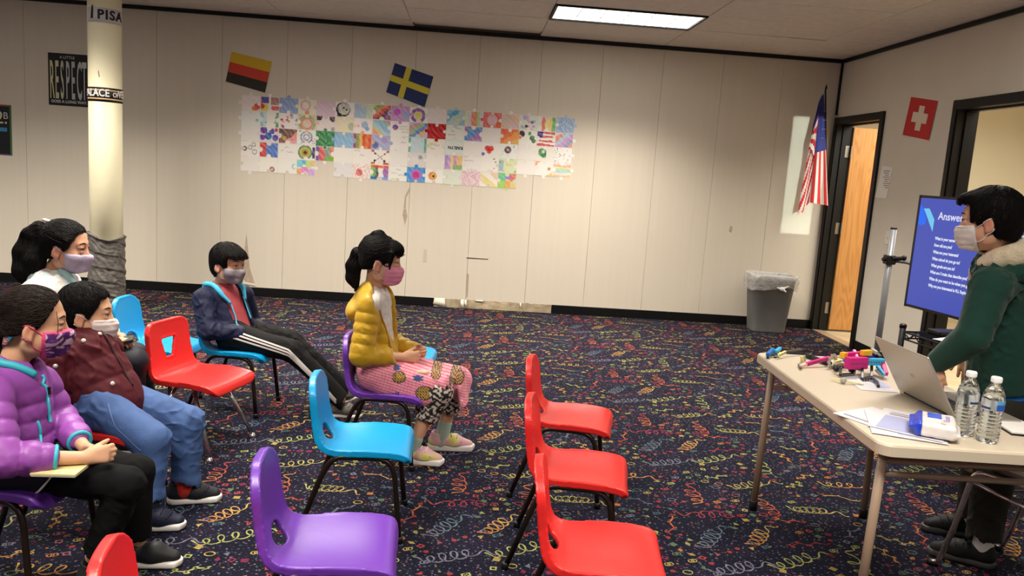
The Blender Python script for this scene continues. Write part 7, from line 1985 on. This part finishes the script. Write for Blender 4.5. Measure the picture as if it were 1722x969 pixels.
# ------------------------------------------------------------ girl in white fleece
def girl_white():
    s = 1.02; R = frame(6, 4); hc = from_ear(A(-1.844, 3.580, 0.925), R, s, -1)
    t = person('girl in white fleece with a long black ponytail and lavender mask', (-1.88, 3.66, 0))
    J = dict(head=hc, neck=A(-1.911, 3.660, 0.814), pelvis=A(-1.86, 3.67, .425))
    J['shR'], J['shL'] = shoulders(J['neck'], 2, .130, .068, .005)
    J['hipR'], J['hipL'] = hips(J['pelvis'], 0, .075)
    J.update(elR=A(-1.853, 3.470, 0.547), wrR=A(-1.614, 3.550, 0.535), elL=A(-1.86, 3.88, .56), wrL=A(-1.666, 3.700, 0.536), knR=A(-1.517, 3.580, 0.442), knL=A(-1.574, 3.740, 0.422), anR=A(-1.52, 3.58, .08), anL=A(-1.50, 3.75, .08))
    hands = [hand_prims(J['wrR'], (.92, .25, .10), (0, .25, -1), (.1, .9, .2), .95, (20, 30, 20)), hand_prims(J['wrL'], (.92, -.2, .02), (0, -.2, -1), (.1, -.9, .2), .95, (25, 35, 20))]
    body(t, J, R, s, (196, 146, 118), hands)
    eyes(t, hc, R, s)
    fw, lat, up = torso_frame(J)
    cs = [lin((214, 214, 210)), lin((170, 200, 200)), lin((206, 178, 180))]
    def fc(V):
        a = wav(V * np.array([1, 1, .6]), 90, 4)[:, None]; c = np.where(a > .55, cs[1], cs[0]); return np.where(a < -.6, cs[2], c)
    fl_ = mat('white fleece', attr=True, rough=.95, sheen=.4, bump=.8, bscale=150)
    jp = torso_prims(J, s, .130, .124, .86, .066) + sleeve_prims(J, s, 'R', (.062, .056, .046), .95) + sleeve_prims(J, s, 'L', (.062, .056, .046), .95)
    ring = [J['neck'] + (fw * math.cos(a) * .068 + lat * math.sin(a) * .072) - up * (.015 + .04 * max(0, math.cos(a))) for a in np.linspace(0, 6.283, 11)]
    jp += chain(ring, [.030] * 11, .02) + [cone(J['neck'] + fw * .012, J['neck'] + fw * .03 + up * .07, .046, .06, .008, 's')]
    sdf('fleece_jacket', jp, .005, fl_, t, lambda V: fold(.004, 26, 3)(V) + .0022 * wav(V, 150, 2), fc)
    lapel(jp, [J['neck'] - lat * .05 + fw * .05 - up * .0, J['neck'] + fw * .09 - lat * .02 - up * .06, J['neck'] + fw * .115 - up * .14], np.linspace(.018, .012, 26), mat('pale teal collar', (150, 186, 190), .9, bump=.5, bscale=120), t, 'collar')
    trousers(t, J, mat('dark navy trousers', (20, 22, 34), .7), s, .105, (.086, .068), (.06, .05), seed=6)
    dsh = mat('black shoe', (22, 22, 24), .6)
    shoe(t, A(-1.53, 3.58, 0), 0, dsh, m_wsole, .21); shoe(t, A(-1.51, 3.75, 0), 0, dsh, m_wsole, .21)
    hp = cap_prims(hc, R, s, .006, -.002, None, .056, .084, -.045, [((.030, .070, .05), (.028, .073, .012), .010, .004)], swept=.050)
    hr = sdf('hair', hp, .0038, m_hairk, t, strands(hc, R, s, .0018, 150, 9)); cap_strands(hr, hp, hc, R, s, m_hairk, 1700, 'tail', seed=5, n=10, tail=(-.09, 0, .075))
    tp_ = [H(R, hc, s, *p) for p in ((-.080, 0, .080), (-.112, -.004, .082), (-.142, -.012, .045), (-.158, -.02, -.03), (-.150, -.03, -.11), (-.125, -.035, -.170))]; tl_ = chain(tp_, [.016, .026, .034, .043, .046, .020])
    tq_ = [H(R, hc, s, *p) for p in ((-.085, -.02, .03), (-.108, -.04, -.06), (-.080, -.055, -.135))]; tk_ = chain(tq_, [.028, .040, .016])
    pt = sdf('ponytail', tl_ + tk_, .004, m_hairt, t, strands(hc, R, s, .0035, 160, 2)); tail_strands(pt, tl_ + tk_, tp_, m_hairt, 1100, 3, n=11); tail_strands(pt, tl_ + tk_, tq_, m_hairt, 500, 4)
    part('hair_clip', tubeg([H(R, hc, s, -.088, -.030, .055), H(R, hc, s, -.094, -.032, .070), H(R, hc, s, -.092, -.012, .10)], .005, 6), m_white, t, True)
    sdf('hair_bow', [ell(H(R, hc, s, -.075, -.008, .118), (.014, .012, .008), R), ell(H(R, hc, s, -.093, .0, .121), (.012, .010, .007), R)], .003, mat('pale pink clip', (216, 186, 184), .5), t)
    face_mask(t, hc, R, s, mat('lavender mask', (170, 160, 184), .8, var=.06, vscale=40), mat('lavender loop', (180, 170, 190), .7), 'cup', side=.018, top=-.012)
girl_white(); print('white', time.time() - T0)
tb2 = thing('tablet', 'dark tablet held on the lap of the girl in white fleece', 'tablet', tuple(A(-1.606, 3.620, 0.506)))
tc_ = [A(-1.540, 3.660, 0.535), A(-1.499, 3.550, 0.539), A(-1.604, 3.500, 0.517), A(-1.733, 3.740, 0.495)]
part('tablet_body', polyg(tc_, (0, 0, 1), .012), m_keys, tb2); part('tablet_screen', polyg([p * .95 + sum(tc_) / 4 * .05 + A(0, 0, .0121) for p in tc_], (0, 0, 1), .0008), m_scr, tb2)

# ------------------------------------------------------------ standing boy
def boy_green():
    s = 1.03; R = frame(138, 6); hc = from_ear(A(1.919, 2.860, 1.340), R, s, 1)
    t = person('standing boy in a green hoodie with cream lining behind the table', (2.12, 2.95, 0))
    J = dict(head=hc, neck=A(2.071, 2.950, 1.246), pelvis=A(2.165, 2.98, .70))
    J['shL'], J['shR'] = A(1.943, 2.820, 1.113), A(2.275, 3.100, 1.121)
    J['hipR'], J['hipL'] = hips(J['pelvis'] - A(0, 0, .07), 155, .060)
    J.update(elL=A(1.887, 2.800, 0.924), wrL=A(1.835, 2.920, 0.786), elR=A(2.17, 3.17, .94), wrR=A(2.075, 3.12, .795), knL=A(2.13, 2.90, .37), knR=A(2.20, 3.08, .37), anL=A(2.085, 2.835, .08), anR=A(2.205, 3.09, .08))
    hands = [hand_prims(J['wrL'], (.10, -.30, -.9), (.6, .4, .1), (-.7, .55, -.2), 1.0, (25, 35, 25)), hand_prims(J['wrR'], (-.25, -.75, -.6), (.3, .2, -.7), (-.9, .3, 0), 1.0, (15, 25, 15))]
    body(t, J, R, s, (208, 160, 132), hands)
    eyes(t, hc, R, s)
    fw, lat, up = torso_frame(J); Rt = np.stack([fw, lat, up], 1); mid = (J['neck'] + J['pelvis']) / 2
    blue = mat('blue tee', (10, 104, 184), .75)
    tp = torso_prims(J, s, .139, .112, .84, .046, low=.11)
    sdf('tee_shirt', tp + [cone(J['neck'] + fw * .01 + up * .0, J['neck'] + fw * .012 + up * .06, .047, .058, .004, 's'), plane(J['pelvis'] - up * .026, -up), cone(J['neck'] - up * .03, J['neck'] + up * .012, .062, .058, .01)], .005, blue, t, fold(.003, 24, 4))
    part('collar', tubeg([J['neck'] + (fw * (math.cos(a) * .058 + .008) + lat * math.sin(a) * .058) + up * (.014 - .022 * math.cos(a)) for a in np.linspace(0, 5.95, 20)], .009, 8, closed=True), blue, t, True)
    green = mat('dark green sweat fabric', (10, 56, 46), .9, var=.06, vscale=18, bump=.2, bscale=220, sheen=.1)
    jp = torso_prims(J, s, .150, .134, .86, .068, low=.08) + sleeve_prims(J, s, 'L', (.066, .058, .046), .90) + sleeve_prims(J, s, 'R', (.066, .058, .046), .90)
    for q in 'LR':
        p = J['el' + q] + (J['wr' + q] - J['el' + q]) * .90; d = nrm(J['wr' + q] - J['el' + q]); jp.append(cone(p, p + d * .025, .040, .038, .008))
    jp += [plane(J['pelvis'] - up * .000, -up)]
    jp.append(rbox(mid + fw * .17 + lat * .0, (.12, .038, .36), Rt, .01, .012, 's'))
    jp.append(cone(J['neck'] - up * .02, J['neck'] + up * .07 + fw * .01, .062, .09, .01, 's'))
    jk = sdf('hoodie', jp, .0052, green, t, fold(.009, 24, 10))
    hb_ = J['neck'] - fw * .080 - up * .005
    def ringc(rf, rl, up0, tilt, rad, a0=.55):
        P = [J['neck'] + fw * (math.cos(a) * rf - .012) + lat * math.sin(a) * rl + up * (up0 + tilt * -math.cos(a)) for a in np.linspace(a0, 6.283 - a0, 13)]
        return chain(P, [rad] * 13, .02)
    hood = ringc(.098, .110, -.082, .030, .034) + [ell(hb_ - fw * .05 - up * .07, (.07, .12, .075), Rt, .03), cone(J['neck'] - up * .06, J['neck'] + up * .06, .060, .070, .01, 's')]
    sdf('hood', hood, .005, green, jk, fold(.004, 24, 2))
    cream = mat('cream sherpa', (214, 200, 172), .95, bump=.9, bscale=120, sheen=.3)
    sdf('hood_lining', ringc(.080, .094, -.016, .034, .042, .35) + [ell(hb_ - fw * .03 + up * .0, (.06, .10, .05), Rt, .03), cone(J['neck'] - up * .06, J['neck'] + up * .06, .054, .062, .01, 's')], .005, cream, jk, lambda V: .003 * wav(V, 110, 3))
    lapel(jp, [J['neck'] + lat * .055 + fw * .085 - up * .06, mid + lat * .042 + fw * .15 + up * .10, mid + lat * .042 + fw * .16 - up * .05, J['pelvis'] + lat * .042 + fw * .15], .010, cream, jk, 'front_lining', off=-.002)
    lapel(jp, [J['neck'] - lat * .055 + fw * .085 - up * .06, mid - lat * .042 + fw * .15 + up * .10, mid - lat * .042 + fw * .16 - up * .05, J['pelvis'] - lat * .042 + fw * .15], .010, cream, jk, 'front_lining', off=-.002)
    olive = mat('dark olive trousers', (34, 33, 26), .85, var=.12, vscale=16)
    trousers(t, J, olive, s, .070, (.074, .072), (.074, .060), seed=8, amp=.006, cuffs=.062)
    wsk = mat('white sock', (224, 222, 218), .9, bump=.3, bscale=200)
    for q in 'LR': sdf('sock', [cone(J['an' + q] + A(0, 0, .05), J['an' + q] - A(0, 0, .035), .038, .038)], .004, wsk, t)
    bsh = mat('black shoe fabric', (16, 16, 17), .7, bump=.3, bscale=160)
    shoe(t, A(2.068, 2.842, 0), 150, bsh, m_dsole, .24, 1.0, 'shoe', .028, laces=mat('black lace', (12, 12, 13), .7)); shoe(t, A(2.185, 3.10, 0), 165, bsh, m_dsole, .24, 1.0, 'shoe', .028, laces=mat('black lace', (12, 12, 13), .7))
    hp = cap_prims(hc, R, s, .009, .0, [((.064, 0, .090), (.042, .056, .026))], .054, .076, -.060, [((.03, .070, .05), (.026, .073, .006), .010, .004)])
    hr = sdf('hair', hp, .0038, m_hairk, t, strands(hc, R, s, .003, 140, 4)); cap_strands(hr, hp, hc, R, s, m_hairk, 2000, 'crown', seed=6, ds=.008, wander=.35)
    face_mask(t, hc, R, s, mat('white mask', (226, 220, 216), .75, var=.03, vscale=30), mat('white loop', (228, 222, 218), .7), side=.034)
boy_green(); print('green', time.time() - T0)
